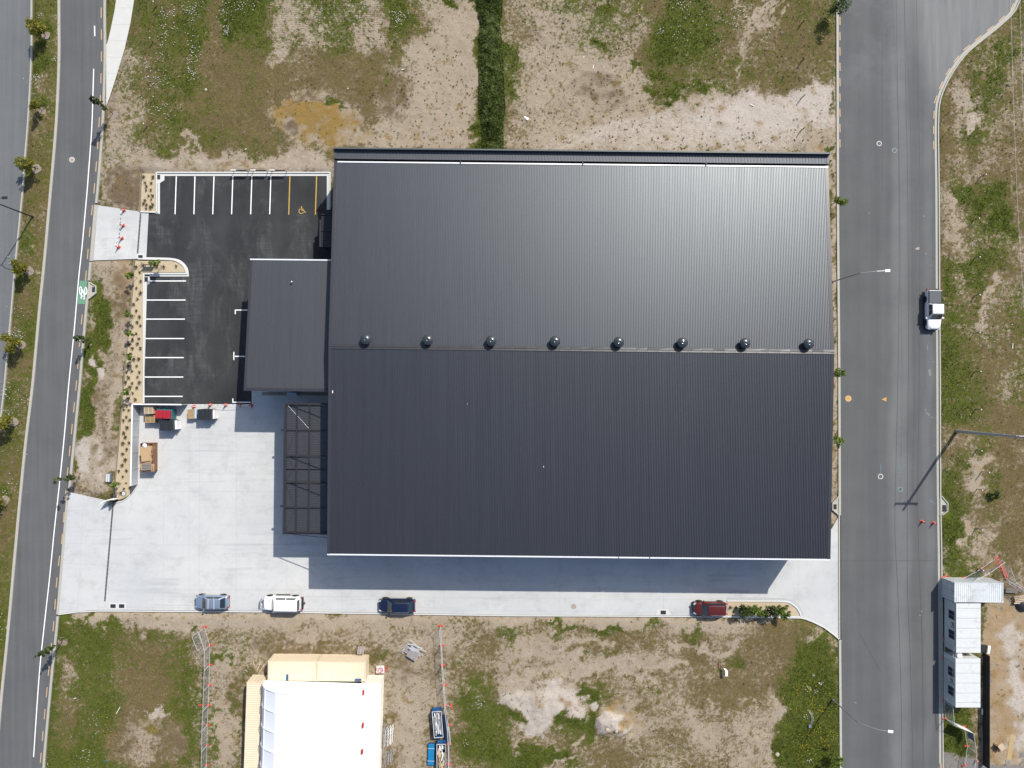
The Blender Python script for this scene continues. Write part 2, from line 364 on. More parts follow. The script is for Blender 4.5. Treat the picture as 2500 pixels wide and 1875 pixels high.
BED_W = [(331, 636), (350, 637), (416, 637), (434, 641), (446, 650), (452, 660), (453, 665), (350, 665), (350, 985), (325, 986), (318, 1186), (338, 1183), (318, 1207), (300, 1217), (280, 1223), (277, 1218), (283, 1164), (290, 1080), (296, 1020), (303, 938), (311, 850), (319, 766), (329, 650)]
BED_SE = [(1776, 1469), (1917, 1471), (1932, 1478), (1945, 1490), (1951, 1503), (1776, 1503)]

# ---------------------------------------------------------------- the ground sheet
def vnoise(X, Y, cell, seed):
    """smooth value noise, cell in px"""
    g = np.random.default_rng(seed).random((512, 512))
    x = X / cell + 200.37; y = Y / cell + 200.71; xi = np.floor(x).astype(int); yi = np.floor(y).astype(int)
    fx = x - xi; fy = y - yi; fx = fx * fx * (3 - 2 * fx); fy = fy * fy * (3 - 2 * fy)
    xi %= 511; yi %= 511
    return (g[yi, xi] * (1 - fx) + g[yi, xi + 1] * fx) * (1 - fy) + (g[yi + 1, xi] * (1 - fx) + g[yi + 1, xi + 1] * fx) * fy
def axis(a, b, st):
    fine = np.arange(a, b + 1e-6, st); return np.concatenate([[-1600, -900, -500, -300, -180, a - 25, a - 8], fine, [b + 8, b + 25, 180, 300, 500, 900, 1600]])
gx = axis(-68, 68, .25); gy = axis(-52, 52, .25)
GX, GY = np.meshgrid(gx, gy); PXX = GX * S + 1250; PYY = 937.5 - GY * S
wx = PXX + (vnoise(PXX, PYY, 60, 1) - .5) * 44 + (vnoise(PXX, PYY, 18, 2) - .5) * 26 + (vnoise(PXX, PYY, 7, 5) - .5) * 14
wy = PYY + (vnoise(PXX, PYY, 60, 3) - .5) * 44 + (vnoise(PXX, PYY, 18, 4) - .5) * 26 + (vnoise(PXX, PYY, 7, 6) - .5) * 14
CH = {c: np.zeros_like(PXX) for c in 'GDMOPCRT'}   # green, dry grass, mud, ochre, pale, clay, gravel, tread
def sdf(pts, X, Y):
    d = np.full(X.shape, 1e9); inside = np.zeros(X.shape, bool); n = len(pts)
    for i in range(n):
        x0, y0 = pts[i]; x1, y1 = pts[(i + 1) % n]; ex, ey = x1 - x0, y1 - y0; L = ex * ex + ey * ey + 1e-9
        t = np.clip(((X - x0) * ex + (Y - y0) * ey) / L, 0, 1); d = np.minimum(d, (X - x0 - t * ex) ** 2 + (Y - y0 - t * ey) ** 2)
        c = ((y0 > Y) != (y1 > Y)) & (X < (x1 - x0) * (Y - y0) / ((y1 - y0) if y1 != y0 else 1e-9) + x0); inside ^= c
    d = np.sqrt(d); return np.where(inside, -d, d)
def over(m, **t):
    for c in CH: 
        if c in t: CH[c] = CH[c] * (1 - m) + t[c] * m
        elif c in 'GDMOPCRT' and not t.get('keep'): CH[c] = CH[c] * (1 - m)
SOFT = 2.0
def ss(x): x = np.clip(x, 0, 1); return x * x * (3 - 2 * x)
def P_(pts, soft=14, keep=0, **t): over(ss(.5 - sdf(pts, wx, wy) / (2 * soft * SOFT)), keep=keep, **t)
def E_(cx, cy, rx, ry, rot=0, soft=.35, keep=0, **t):
    c, s_ = math.cos(R(rot)), math.sin(R(rot)); X = (wx - cx) * c + (wy - cy) * s_; Y = -(wx - cx) * s_ + (wy - cy) * c
    over(ss((1 - np.sqrt((X / rx) ** 2 + (Y / ry) ** 2)) / (soft * 1.5) + .5), keep=keep, **t)
def L_(pts, wd, soft=6, keep=0, **t):
    d = np.full(PXX.shape, 1e9)
    for (x0, y0), (x1, y1) in zip(pts[:-1], pts[1:]):
        ex, ey = x1 - x0, y1 - y0; L = ex * ex + ey * ey
        q = np.clip(((wx - x0) * ex + (wy - y0) * ey) / L, 0, 1); d = np.minimum(d, np.hypot(wx - x0 - q * ex, wy - y0 - q * ey))
    over(ss(.5 - (d - wd / 2) / (2 * soft)), keep=keep, **t)
CH['G'][:] = .42; CH['D'][:] = .8
# north-west field
P_([(200, -200), (1170, -200), (1170, 430), (200, 430)], 4, G=.50, D=.92, M=.05)
P_([(255, 100), (350, 100), (345, 430), (240, 430)], 14, G=.34, D=.50)
P_([(275, 280), (335, 250), (345, 420), (265, 430)], 14, G=.30, D=.38)
P_([(500, 150), (900, 130), (900, 360), (520, 370)], 30, G=.22, D=.95, M=.22)
P_([(340, -50), (440, -50), (440, 330), (350, 380)], 20, G=.60, D=.9)
P_([(440, -100), (505, -100), (498, 190), (470, 260), (445, 180)], 10, G=.86, D=.9)
P_([(500, -100), (545, -100), (540, 120), (505, 200)], 10, G=.30, D=.95, M=.15)
P_([(545, -100), (705, -100), (650, 60), (605, 100), (560, 125), (538, 90)], 12, G=.95, D=1)
P_([(690, -60), (1030, -60), (1010, 90), (900, 120), (680, 110)], 16, G=.60, D=.72, T=.6)
for x, y, a, b in ((720, 50, 40, 40), (690, 110, 20, 30), (885, 90, 22, 55), (925, 100, 24, 45), (765, 85, 25, 30), (770, 25, 14, 24), (905, 20, 14, 22), (655, 135, 14, 30)):
    E_(x, y, a, b, soft=.9, G=.2, D=.3, T=.9)
E_(830, 200, 120, 60, soft=.8, G=.12, D=.85, M=.5)
P_([(940, -60), (1015, -60), (1005, 35), (975, 85), (945, 60)], 10, G=.9, D=.9)
P_([(1049, 20), (1190, -60), (1190, 380), (890, 380), (925, 268), (985, 172), (992, 107)], 14, D=.10, G=.06)
P_([(1010, -60), (1165, -60), (1165, 20), (1100, 10), (1040, 60)], 14, G=.25, D=.35)
E_(1080, 22, 10, 14, G=.95, D=.6); E_(1150, 15, 16, 26, G=.8, D=.6)
E_(955, 230, 42, 70, rot=32, soft=.8, D=.35, M=.6)
E_(768, 292, 104, 72, soft=.6, O=.66, M=.3, D=.15)
E_(732, 285, 44, 50, soft=.6, O=1.0, M=.05); E_(783, 300, 32, 48, soft=.6, O=.85, M=.1); E_(722, 268, 22, 28, soft=.5, O=1)
E_(842, 282, 26, 40, soft=.8, O=.5, M=.3); E_(765, 245, 40, 12, rot=12, soft=.6, M=.85, G=.2); E_(822, 252, 22, 14, soft=.5, G=.85, D=.8); E_(702, 325, 22, 20, soft=.7, M=.8); E_(880, 330, 25, 25, O=.35)
L_([(733, 320), (725, 345)], 12, O=.5, P=.3)
P_([(368, 384), (560, 380), (700, 375), (830, 384), (830, 432), (350, 432), (345, 400)], 8, D=.18, P=.3)
L_([(420, 418), (560, 408), (700, 416)], 8, 5, M=.35, O=.15, D=.3)
L_([(448, 385), (466, 322)], 12, 6, D=.12); L_([(500, 385), (478, 318)], 10, 6, D=.15); E_(468, 345, 10, 14, G=.6, D=.8)
E_(300, 470, 50, 48, soft=.5, M=1, D=.3); E_(330, 430, 25, 25, soft=.8, M=.5, O=.3); L_([(330, 420), (345, 520)], 12, 6, M=.8)
P_([(237, 400), (262, 400), (255, 505), (236, 505)], 6, D=.3, G=.25, O=.15)
# swale strip and field to its right
P_([(1160, -100), (1224, -100), (1240, 380), (1168, 380)], 5, G=1, D=1)
P_([(1224, -100), (1300, -100), (1305, 120), (1298, 380), (1238, 380)], 14, G=.25, D=.55)
P_([(1226, 100), (1258, 100), (1280, 170), (1287, 240), (1262, 262), (1235, 300), (1232, 380), (1226, 380)], 9, G=.8, D=.8)
L_([(1288, 30), (1300, 130)], 12, G=.6, D=.7)
P_([(1300, -100), (1600, -100), (1585, 150), (1620, 260), (1600, 380), (1290, 380)], 16, G=.14, D=.30)
P_([(1340, -100), (1600, -100), (1570, 120), (1400, 140)], 20, G=.33, D=.42)
E_(1460, 92, 16, 14, G=.75, D=.7); E_(1468, 20, 18, 18, G=.7, D=.8); E_(1520, 20, 60, 25, soft=.8, G=.45, D=.6)
P_([(1575, -60), (1900, -60), (2045, -60), (2045, 195), (1900, 205), (1830, 225), (1760, 235), (1680, 245), (1600, 235), (1575, 130)], 12, G=.38, D=.86)
P_([(1640, -60), (1695, -60), (1742, 95), (1728, 130), (1660, 160), (1590, 112), (1620, 40)], 12, G=.82, D=.9)
for x, y in ((1610, 170), (1600, 215), (1635, 230), (1665, 215), (1715, 200), (1735, 205), (1560, 150)): E_(x, y, 16, 12, G=.85, D=.8)
E_(1840, 70, 40, 70, soft=.9, G=.3, D=.5, M=.2)
L_([(1873, -20), (1838, 60), (1812, 130)], 9, 4, D=.08); L_([(1888, -10), (1850, 75)], 7, 4, D=.08); L_([(1802, -10), (1787, 25)], 7, 4, D=.1); L_([(1815, 110), (1805, 190)], 10, 6, D=.2)
L_([(1910, 10), (1880, 50)], 6, 3, D=.15)
E_(1460, 222, 58, 44, rot=10, soft=.7, M=.62, T=.4); E_(1495, 255, 40, 24, soft=.7, M=.4, T=.9); E_(1630, 300, 32, 18, soft=.8, M=.35, O=.2)
P_([(1620, 250), (1700, 235), (1875, 225), (2040, 200), (2040, 372), (1300, 372), (1400, 320)], 14, D=.06, P=.55)
E_(1850, 290, 120, 40, soft=.6, P=.95); E_(1990, 240, 60, 50, soft=.6, P=.9)
P_([(1965, 310), (2045, 310), (2045, 400), (1960, 400)], 12, D=.25, O=.1)
L_([(2038, 150), (2041, 320)], 5, 3, G=.8, D=.7)
P_([(2020, 372), (2046, 372), (2050, 1290), (2020, 1290)], 3, D=.28, O=.12)
for y in (350, 395, 430, 640, 760, 980, 1010, 1060, 1130): E_(2039, y, 4, 16, G=.7, D=.5)
# median
P_([(78, -1600), (150, -1600), (150, 0), (130, 400), (100, 700), (80, 938), (40, 1350), (-10, 1875), (-300, 3600), (-400, 3600), (-100, 1875), (0, 1000), (60, 450)], 4, G=.5, D=.9)
for x, y, a, b in ((108, 30, 18, 30), (110, 200, 22, 30), (85, 320, 22, 30), (95, 520, 22, 40), (60, 740, 20, 40), (60, 900, 30, 30), (25, 1130, 20, 50), (10, 1280, 20, 50)): E_(x, y, a, b, soft=.9, G=.35, D=.9)
for x, y in ((90, 110), (95, 165), (85, 250), (75, 430), (115, 100), (60, 590), (45, 700), (20, 850), (20, 970), (5, 1200), (8, 1530)): E_(x, y, 15, 22, soft=.8, G=.85, D=.9)
# verge between the main road and the beds
P_([(205, 636), (335, 636), (325, 780), (305, 938), (298, 1020), (285, 1165), (257, 1221), (165, 1201), (190, 938)], 4, G=.12, D=.35, M=.1, P=.2)
P_([(222, 700), (248, 690), (262, 800), (250, 880), (238, 1000), (220, 1060), (190, 1130), (176, 1170), (180, 1070), (195, 938), (207, 780)], 8, G=.92, D=.9)
L_([(270, 650), (285, 760), (275, 900), (262, 1000)], 34, 10, D=.4, M=.28, T=.0)
P_([(300, 640), (330, 640), (320, 780), (296, 780), (292, 700)], 5, M=.5, C=.8)
P_([(303, 700), (322, 700), (318, 775), (303, 765)], 4, M=1, C=.3)
E_(240, 905, 18, 12, soft=.7, P=.9); L_([(250, 930), (262, 1040), (252, 1130)], 22, 8, M=.45, D=.3)
E_(215, 1110, 30, 40, soft=.8, P=.8); E_(265, 1160, 20, 40, soft=.8, P=.5, D=.1)
L_([(296, 790), (284, 1160)], 10, 3, C=.35, P=.2)
# south-west field
P_([(100, 1489), (480, 1493), (480, 1880), (480, 3600), (-60, 3600), (90, 1900), (130, 1600)], 4, G=.62, D=.9)
P_([(138, 1520), (300, 1530), (290, 1600), (275, 1700), (285, 1880), (105, 1880)], 16, G=.84, D=.92)
P_([(290, 1545), (480, 1540), (455, 1700), (420, 1740), (360, 1690), (290, 1640)], 20, G=.6, D=.9)
E_(350, 1660, 60, 55, soft=.8, G=.3, D=.95); E_(155, 1650, 18, 60, soft=.7, G=.3, D=.6); E_(150, 1760, 25, 50, soft=.9, G=.45, D=.85)
E_(350, 1800, 85, 90, soft=.5, G=.15, D=.8, M=.5); E_(360, 1770, 30, 22, soft=.8, G=.4, M=.5, O=.45); E_(415, 1820, 30, 45, soft=.6, M=.85, D=.5); E_(310, 1800, 14, 60, soft=.6, M=.8, D=.5); E_(345, 1840, 30, 50, soft=.6, D=.4, G=.1)
E_(385, 1735, 30, 10, rot=8, soft=.8, P=.5)
P_([(430, 1500), (640, 1500), (600, 1560), (600, 1900), (480, 1900), (470, 1640)], 14, G=.32, D=.55)
P_([(525, 1610), (575, 1600), (560, 1700), (575, 1850), (530, 1880), (520, 1750)], 10, G=.1, D=.15)
L_([(520, 1720), (515, 1850)], 12, G=.6, D=.6); E_(535, 1605, 18, 14, G=.8); E_(572, 1720, 8, 80, G=.6, D=.7)
# south middle
P_([(600, 1500), (1110, 1500), (1110, 3600), (480, 3600), (590, 1900)], 12, G=.08, D=.38)
P_([(640, 1535), (900, 1545), (940, 1575), (900, 1610), (640, 1600), (610, 1570)], 12, G=.08, D=.5, M=.55)
E_(760, 1560, 30, 12, soft=.7, D=.1); E_(1010, 1610, 60, 45, soft=.8, M=.45, D=.4); E_(925, 1600, 30, 20, soft=.6, G=.55, M=.5, D=.9); L_([(930, 1590), (965, 1640)], 14, M=.6, G=.3)
L_([(950, 1640), (952, 1860)], 22, 10, M=.4, D=.5, G=.15)
P_([(970, 1680), (1040, 1690), (1040, 1900), (975, 1900)], 18, D=.16, P=.25)
L_([(1080, 1760), (1100, 1860)], 26, 8, M=.55, D=.4)
# south-east field
P_([(1110, 1510), (2056, 1510), (2070, 3600), (1110, 3600)], 10, G=.20, D=.58)
P_([(1250, 1545), (1330, 1560), (1600, 1600), (1700, 1640), (1640, 1680), (1400, 1670), (1250, 1660)], 20, G=.12, D=.30)
for x, y, a, b, v in ((1380, 1530, 40, 10, .95), (1475, 1532, 55, 14, .95), (1350, 1524, 12, 7, 1), (1600, 1528, 25, 8, .7), (1700, 1540, 30, 22, .55), (1425, 1598, 10, 25, .8), (1490, 1610, 20, 10, .5), (1250, 1530, 40, 14, .5), (1230, 1535, 18, 20, .6), (1455, 1655, 26, 8, .7), (1600, 1688, 24, 8, .8), (1790, 1620, 28, 26, .62), (1820, 1630, 14, 20, .8), (1560, 1640, 20, 14, .4), (1645, 1740, 26, 40, .45)):
    E_(x, y, a, b, soft=.8, G=v, D=.85)
P_([(1105, 1700), (1180, 1650), (1255, 1690), (1250, 1760), (1255, 1880), (1130, 1880)], 14, G=.80, D=.9)
E_(1160, 1870, 60, 30, soft=.8, G=.35, D=.8)
E_(1330, 1720, 88, 62, rot=5, soft=.25, P=.85, D=.1); E_(1290, 1690, 40, 30, soft=.5, P=.7, D=.2); E_(1300, 1780, 30, 20, soft=.5, P=.8)
for x, y, a, b, v in ((1430, 1700, 16, 26, .9), (1445, 1740, 16, 34, .9), (1440, 1790, 20, 36, .95), (1390, 1770, 34, 20, .8), (1260, 1745, 14, 20, .9), (1290, 1850, 50, 26, .85), (1360, 1850, 50, 20, .95), (1500, 1690, 36, 12, .5), (1400, 1810, 40, 20, .5)): E_(x, y, a, b, soft=.6, G=v, D=.9)
E_(1530, 1715, 52, 34, rot=25, soft=.7, M=.5, O=.12, D=.2); E_(1520, 1745, 46, 30, rot=25, soft=.6, O=.42, C=.35); E_(1492, 1768, 32, 28, soft=.3, P=1)
E_(1440, 1726, 14, 14, soft=.5, P=.7)
L_([(1420, 1800), (1395, 1845), (1350, 1870)], 8, 4, D=.1, P=.3); L_([(1250, 1830), (1310, 1800)], 8, 4, D=.2)
P_([(1640, 1690), (1780, 1680), (1860, 1700), (1880, 1900), (1560, 1900), (1600, 1780)], 26, G=.12, D=.38)
for x, y, a_, b_, dv in ((1180, 1570, 60, 20, .75), (1420, 1585, 90, 20, .65), (1560, 1570, 70, 24, .75), (1690, 1600, 60, 30, .8), (1540, 1650, 80, 24, .7), (1640, 1650, 50, 30, .7), (1760, 1700, 70, 34, .7), (1600, 1720, 60, 40, .72), (1520, 1850, 80, 30, .8), (1700, 1850, 60, 30, .65), (1290, 1640, 46, 30, .8), (1620, 1800, 50, 36, .75), (1230, 1620, 40, 30, .5)): E_(x, y, a_, b_, soft=1.1, D=dv, G=.16, M=.12)
for pts in ([(1260, 1590), (1340, 1600), (1420, 1625), (1560, 1628), (1680, 1618)], [(1300, 1575), (1400, 1570), (1500, 1578)], [(1640, 1560), (1700, 1568), (1760, 1590), (1800, 1560)], [(1260, 1660), (1330, 1640), (1400, 1655), (1480, 1640), (1600, 1660)]): L_(smooth_line(pts, 4), 14, 8, D=.08, P=.3)
for k_ in range(9): L_([(1640 + k_ * 26, 1700 + (k_ % 3) * 20), (1720 + k_ * 24, 1800), (1770 + k_ * 20, 1880)], 5, 4, D=.12, P=.15)
for k_ in range(5): L_([(1120, 1545 + k_ * 9), (1000, 1540 + k_ * 8), (800, 1536 + k_ * 8), (690, 1534 + k_ * 9)], 3.2, 2.2, D=.08, P=.2)
P_([(1925, 1540), (1985, 1520), (2010, 1532), (2056, 1570), (2062, 1900), (1920, 1900), (1895, 1790), (1915, 1730), (1895, 1650), (1925, 1590)], 9, G=.93, D=.95)
P_([(1860, 1512), (1950, 1512), (1940, 1560), (1925, 1640), (1880, 1700), (1820, 1600)], 12, G=.15, D=.8, M=.35); E_(1985, 1545, 26, 16, soft=.7, G=.4, D=.4)
E_(1895, 1720, 24, 40, soft=.6, D=.2, P=.2); L_([(1880, 1690), (1890, 1870)], 16, 8, D=.35)
# strip beside the yard
P_([(143, 1492), (240, 1485), (1953, 1497), (1900, 1522), (1250, 1524), (700, 1530), (480, 1532), (330, 1540), (230, 1535), (190, 1520), (145, 1515)], 7, D=.14, P=.2)
P_([(1110, 1516), (1560, 1520), (1560, 1526), (1110, 1524)], 5, D=.3, P=.1)
E_(285, 1527, 16, 22, soft=.5, G=.9, D=.9); E_(215, 1520, 9, 7, G=.8); E_(470, 1528, 12, 9, G=.9, D=.8); E_(160, 1530, 18, 40, G=.9)
# east verge
P_([(2290, -1600), (3400, -1600), (3400, 3600), (2300, 3600), (2296, 1500), (2287, 400), (2290, 250), (2400, 95), (2500, -20)], 4, G=.40, D=.72)
P_([(2300, 230), (2400, 120), (2520, 40), (2520, 460), (2300, 460)], 18, G=.28, D=.7)
L_([(2460, 120), (2360, 300)], 46, 20, G=.58, D=.8); L_([(2305, 250), (2308, 460)], 16, 8, D=.8, M=.3)
for x, y, a, b, v in ((2365, 200, 18, 30, .6), (2375, 330, 30, 40, .55), (2360, 455, 30, 16, .95), (2415, 480, 50, 30, .95), (2445, 545, 35, 32, .92), (2465, 460, 20, 10, .9), (2400, 640, 70, 50, .6), (2340, 650, 30, 25, .8), (2305, 690, 12, 70, .85), (2385, 700, 20, 80, .75), (2320, 900, 34, 120, .82), (2370, 950, 40, 70, .72), (2330, 1010, 40, 60, .7), (2410, 1080, 40, 60, .6), (2320, 1290, 24, 90, .9), (2372, 1300, 18, 16, .98), (2420, 1330, 20, 40, .85), (2330, 1180, 24, 60, .7), (2420, 1205, 24, 20, .85), (2360, 1400, 40, 14, .95), (2380, 1165, 30, 20, .6)): E_(x, y, a, b, soft=.9, G=v, D=.9)
E_(2318, 570, 28, 70, soft=.7, G=.12, D=.35); L_([(2312, 469), (2320, 530)], 8, 4, D=.1); E_(2335, 250, 20, 60, soft=.8, P=.3, D=.4); E_(2370, 300, 14, 24, P=.4, D=.3)
L_([(2450, 690), (2405, 720), (2390, 770), (2400, 800)], 16, 8, D=.15); L_([(2430, 730), (2400, 790)], 8, 4, D=.1)
P_([(2440, 1000), (2600, 1000), (2600, 1440), (2450, 1440), (2430, 1200)], 18, G=.15, D=.85)
P_([(2475, 100), (2600, 80), (2600, 700), (2490, 700), (2470, 400)], 14, G=.15, D=.6, M=.15)
P_([(2345, 1125), (2410, 1118), (2420, 1130), (2385, 1150), (2388, 1205), (2362, 1215), (2358, 1160)], 7, D=.12, C=.25)
E_(2375, 1290, 20, 24, soft=.6, C=.4, D=.2); E_(2360, 1330, 18, 18, D=.3); L_([(2420, 1290), (2405, 1400)], 30, 12, D=.5, M=.15)
# building site
P_([(2396, 1478), (2460, 1470), (2700, 1400), (2700, 1860), (2400, 1860)], 6, C=.62, D=.05)
L_([(2435, 1490), (2432, 1700), (2450, 1850)], 26, 12, C=.9, O=.25); L_([(2475, 1540), (2490, 1660), (2480, 1830)], 40, 14, P=.75, C=.2); L_([(2409, 1620), (2408, 1800)], 20, 8, C=.5, M=.25)
E_(2412, 1660, 20, 22, soft=.6, R=.8); E_(2450, 1500, 40, 18, soft=.7, C=.95, O=.2)
P_([(2390, 1425), (2450, 1410), (2600, 1400), (2600, 1470), (2400, 1478)], 8, M=.35, D=.6, G=.15)
P_([(2299, 1725), (2380, 1725), (2385, 1860), (2352, 1860), (2320, 1830), (2299, 1825)], 6, G=.9, D=.9)
L_([(2375, 1730), (2382, 1860)], 12, 5, G=.25, D=.6)
P_([(2296, 1828), (2318, 1822), (2345, 1852), (2390, 1856), (2600, 1850), (2600, 3600), (2296, 3600)], 4, R=1)
P_([(2292, 1410), (2345, 1410), (2345, 1730), (2296, 1730)], 4, G=.4, D=.9)
far_ = ss((np.maximum(np.abs(GX) - 74, np.abs(GY) - 58)) / 12)
for c_, v_ in zip('GDMOPCRT', (.45, .78, .05, 0, 0, 0, 0, 0)): CH[c_] = CH[c_] * (1 - far_) + v_ * far_
md1 = (1 - far_) * vnoise(PXX, PYY, 130, 91) * .4 + vnoise(PXX, PYY, 48, 92) * .35 + vnoise(PXX, PYY, 17, 93) * .25 * (1 - far_) - .5 * (1 - far_)
md2 = vnoise(PXX, PYY, 110, 94) * .35 + vnoise(PXX, PYY, 38, 95) * .35 + vnoise(PXX, PYY, 14, 96) * .3 - .5
CH['G'] += md1 * .8 * ss(CH['G'] * 4) * ss((1.12 - CH['G']) * 3); CH['D'] += md2 * .9 * ss(CH['D'] * 5) * ss((1.15 - CH['D']) * 3); CH['M'] += md1 * .6 * ss(CH['M'] * 4)
for c_ in CH: CH[c_] = np.clip(CH[c_], 0, 1)

paved = np.full(PXX.shape, 1e9)
for poly in ([(216, 684), (240, 696), (240, 718), (216, 732)], [(2050, 1206), (2028, 1226), (2028, 1247), (2050, 1262)], [(2286, 1206), (2316, 1226), (2316, 1250), (2286, 1262)], MAIN_L + MAIN_R[::-1], [(-2500, -1500)] + FAR_R + [(-2500, 3500)], EAST_L + EAST_R[::-1], LOT, YARD, DRIVE, PATH, BED_W, BED_N, BED_SE):
    paved = np.minimum(paved, sdf(poly, PXX, PYY))
bldpoly = [(845, 405), (1965, 415), (1955, 1330), (830, 1320)]
annpoly = [(640, 650), (845, 655), (835, 960), (630, 955)]
paved = np.minimum(paved, np.minimum(sdf(bldpoly, PXX, PYY), sdf(annpoly, PXX, PYY)))
free = ss((paved - 2) / 16)
relief = (vnoise(PXX, PYY, 90, 21) * .5 + vnoise(PXX, PYY, 30, 22) * .3 + vnoise(PXX, PYY, 11, 23) * .2 - .25) * .30
relief += (vnoise(PXX, PYY, 5.0, 24) - .5) * .09 * (.4 + CH['G']) * (1 - .7 * CH['R'])
def mound(cx, cy, rx, ry, h, p=1.0):
    return h * ss(1.1 - np.sqrt(((wx - cx) / rx) ** 2 + ((wy - cy) / ry) ** 2)) ** p
relief += mound(1330, 1720, 100, 75, .55) * (1 + .5 * (vnoise(PXX, PYY, 14, 30) - .5)) + mound(1492, 1768, 42, 36, .85) + mound(1000, 1570, 30, 20, .05)
GZ = -.10 + free * (.13 + np.clip(relief, -.02, 2))
GZ = np.where(np.abs(GX) > 75, -.1, GZ); GZ = np.where(np.abs(GY) > 60, -.1, GZ)
ny_, nx_ = GX.shape; idx = np.arange(nx_ * ny_).reshape(ny_, nx_)
faces = np.stack([idx[:-1, :-1], idx[:-1, 1:], idx[1:, 1:], idx[1:, :-1]], -1).reshape(-1, 4)
def fast_mesh(name, co, fc, nper):
    me = bpy.data.meshes.new(name); me.vertices.add(len(co)); me.vertices.foreach_set('co', np.ascontiguousarray(co, dtype=np.float32).ravel())
    nf = len(fc); me.loops.add(nf * nper); me.loops.foreach_set('vertex_index', np.ascontiguousarray(fc, dtype=np.int32).ravel())
    me.polygons.add(nf); me.polygons.foreach_set('loop_start', np.arange(0, nf * nper, nper, dtype=np.int32)); me.polygons.foreach_set('loop_total', np.full(nf, nper, dtype=np.int32))
    me.update(); me.validate(); return me
gm = fast_mesh('ground', np.stack([GX, GY, GZ], -1).reshape(-1, 3), faces, 4)
for nm, chs in (('cover_a', 'GDMO'), ('cover_b', 'PCRT')):
    at = gm.color_attributes.new(nm, 'FLOAT_COLOR', 'POINT'); at.data.foreach_set('color', np.stack([CH[c_] for c_ in chs], -1).astype(np.float32).ravel())
gm.polygons.foreach_set('use_smooth', [True] * len(gm.polygons))
ground = bpy.data.objects.new('ground', gm); C.objects.link(ground); ground['kind'] = 'structure'

k = NB('ground_cover')
def attr(n):
    a = k.n('ShaderNodeAttribute'); a.attribute_name = n; sp_ = k.n('ShaderNodeSeparateColor'); k.l(a.outputs['Color'], sp_.inputs[0]); return sp_.outputs[0], sp_.outputs[1], sp_.outputs[2], a.outputs['Alpha']
gG, gD, gM, gO = attr('cover_a'); gP, gC, gR, gT = attr('cover_b')
pos = k.coords(obj='geo')
nA = k.rng(k.noise(2.2, 7, .72, pos), .28, .72); nB_ = k.rng(k.noise(4.6, 6, .75, pos, .6), .28, .72)
nC = k.rng(k.noise(.55, 5, .6, pos), .3, .7); nD_ = k.rng(k.noise(9.0, 4, .8, pos), .25, .75)
nS = k.rng(k.noise(3.0, 5, .7, k.coords(scale=(1.0, .35, 1), rot=R(40), obj='geo'), 1.2), .3, .7)
def cover(cov, n, wdt): return k.rng(k.math('ADD', n, k.math('SUBTRACT', cov, 1.0)), -wdt, wdt, 0, 1, True)
sand = k.mix(nC, D(184, 168, 146), D(208, 194, 174)); sand = k.mix(k.math('MULTIPLY', nB_, .65), sand, D(172, 152, 128)); sand = k.mix(k.math('MULTIPLY', k.rng(nD_, .55, 1), .3), sand, D(228, 215, 198))
pale = k.mix(nA, D(204, 190, 176), D(224, 214, 203))
clay = k.mix(nA, D(166, 138, 104), D(205, 180, 146))
ochre = k.mix(nC, D(150, 128, 78), D(184, 146, 82)); ochre = k.mix(k.math('MULTIPLY', nA, .45), ochre, D(142, 120, 70))
gravel = k.mix(nD_, D(130, 126, 122), D(172, 166, 160))
mud = k.mix(nB_, D(106, 90, 70), D(148, 128, 104))
dry = k.mix(nB_, D(92, 79, 50), D(150, 131, 95)); dry = k.mix(k.math('MULTIPLY', nS, .55), dry, D(114, 101, 56)); dry = k.mix(k.math('MULTIPLY', k.rng(nD_, .6, 1), .4), dry, D(186, 168, 134))
green = k.mix(nB_, D(64, 82, 22), D(108, 124, 42)); green = k.mix(k.math('MULTIPLY', nC, .5), green, D(104, 98, 50)); green = k.mix(k.math('MULTIPLY', k.rng(nA, .55, 1), .3), green, D(128, 130, 66))
c = k.mix(cover(gP, nA, .35), sand, pale)
c = k.mix(cover(gC, nC, .4), c, clay); c = k.mix(cover(gR, nA, .3), c, gravel)
c = k.mix(cover(gM, nC, .45), c, mud); c = k.mix(cover(gO, nC, .4), c, ochre)
tw = k.n('ShaderNodeTexWave'); tw.bands_direction = 'Y'; tw.inputs['Scale'].default_value = 1.25; tw.inputs['Distortion'].default_value = 4.0; tw.inputs['Detail'].default_value = 3; tw.inputs['Detail Scale'].default_value = 2.5; k.l(pos, tw.inputs['Vector'])
tread = k.math('MULTIPLY', k.math('MULTIPLY', gT, k.rng(k.noise(.8, 4, .6, pos), .4, .62)), k.rng(tw.outputs['Fac'], .2, .9))
c = k.mix(cover(k.math('SUBTRACT', gD, k.math('MULTIPLY', tread, .25)), k.rng(k.math('ADD', k.math('MULTIPLY', nA, .55), k.math('MULTIPLY', nB_, .45)), .18, .82), .30), c, dry)
c = k.mix(cover(gG, k.rng(k.math('ADD', k.math('ADD', k.math('MULTIPLY', nA, .45), k.math('MULTIPLY', nC, .25)), k.math('MULTIPLY', nB_, .3)), .2, .8), .30), c, green)
k.l(c, k.b.inputs['Base Color']); k.b.inputs['Roughness'].default_value = .95; k.b.inputs['Specular IOR Level'].default_value = .15
hgt = k.math('ADD', k.math('ADD', nB_, k.math('MULTIPLY', nD_, .6)), k.math('MULTIPLY', tread, -1.4))
k.bump(hgt, .6, .08)
gm.materials.append(k.m)

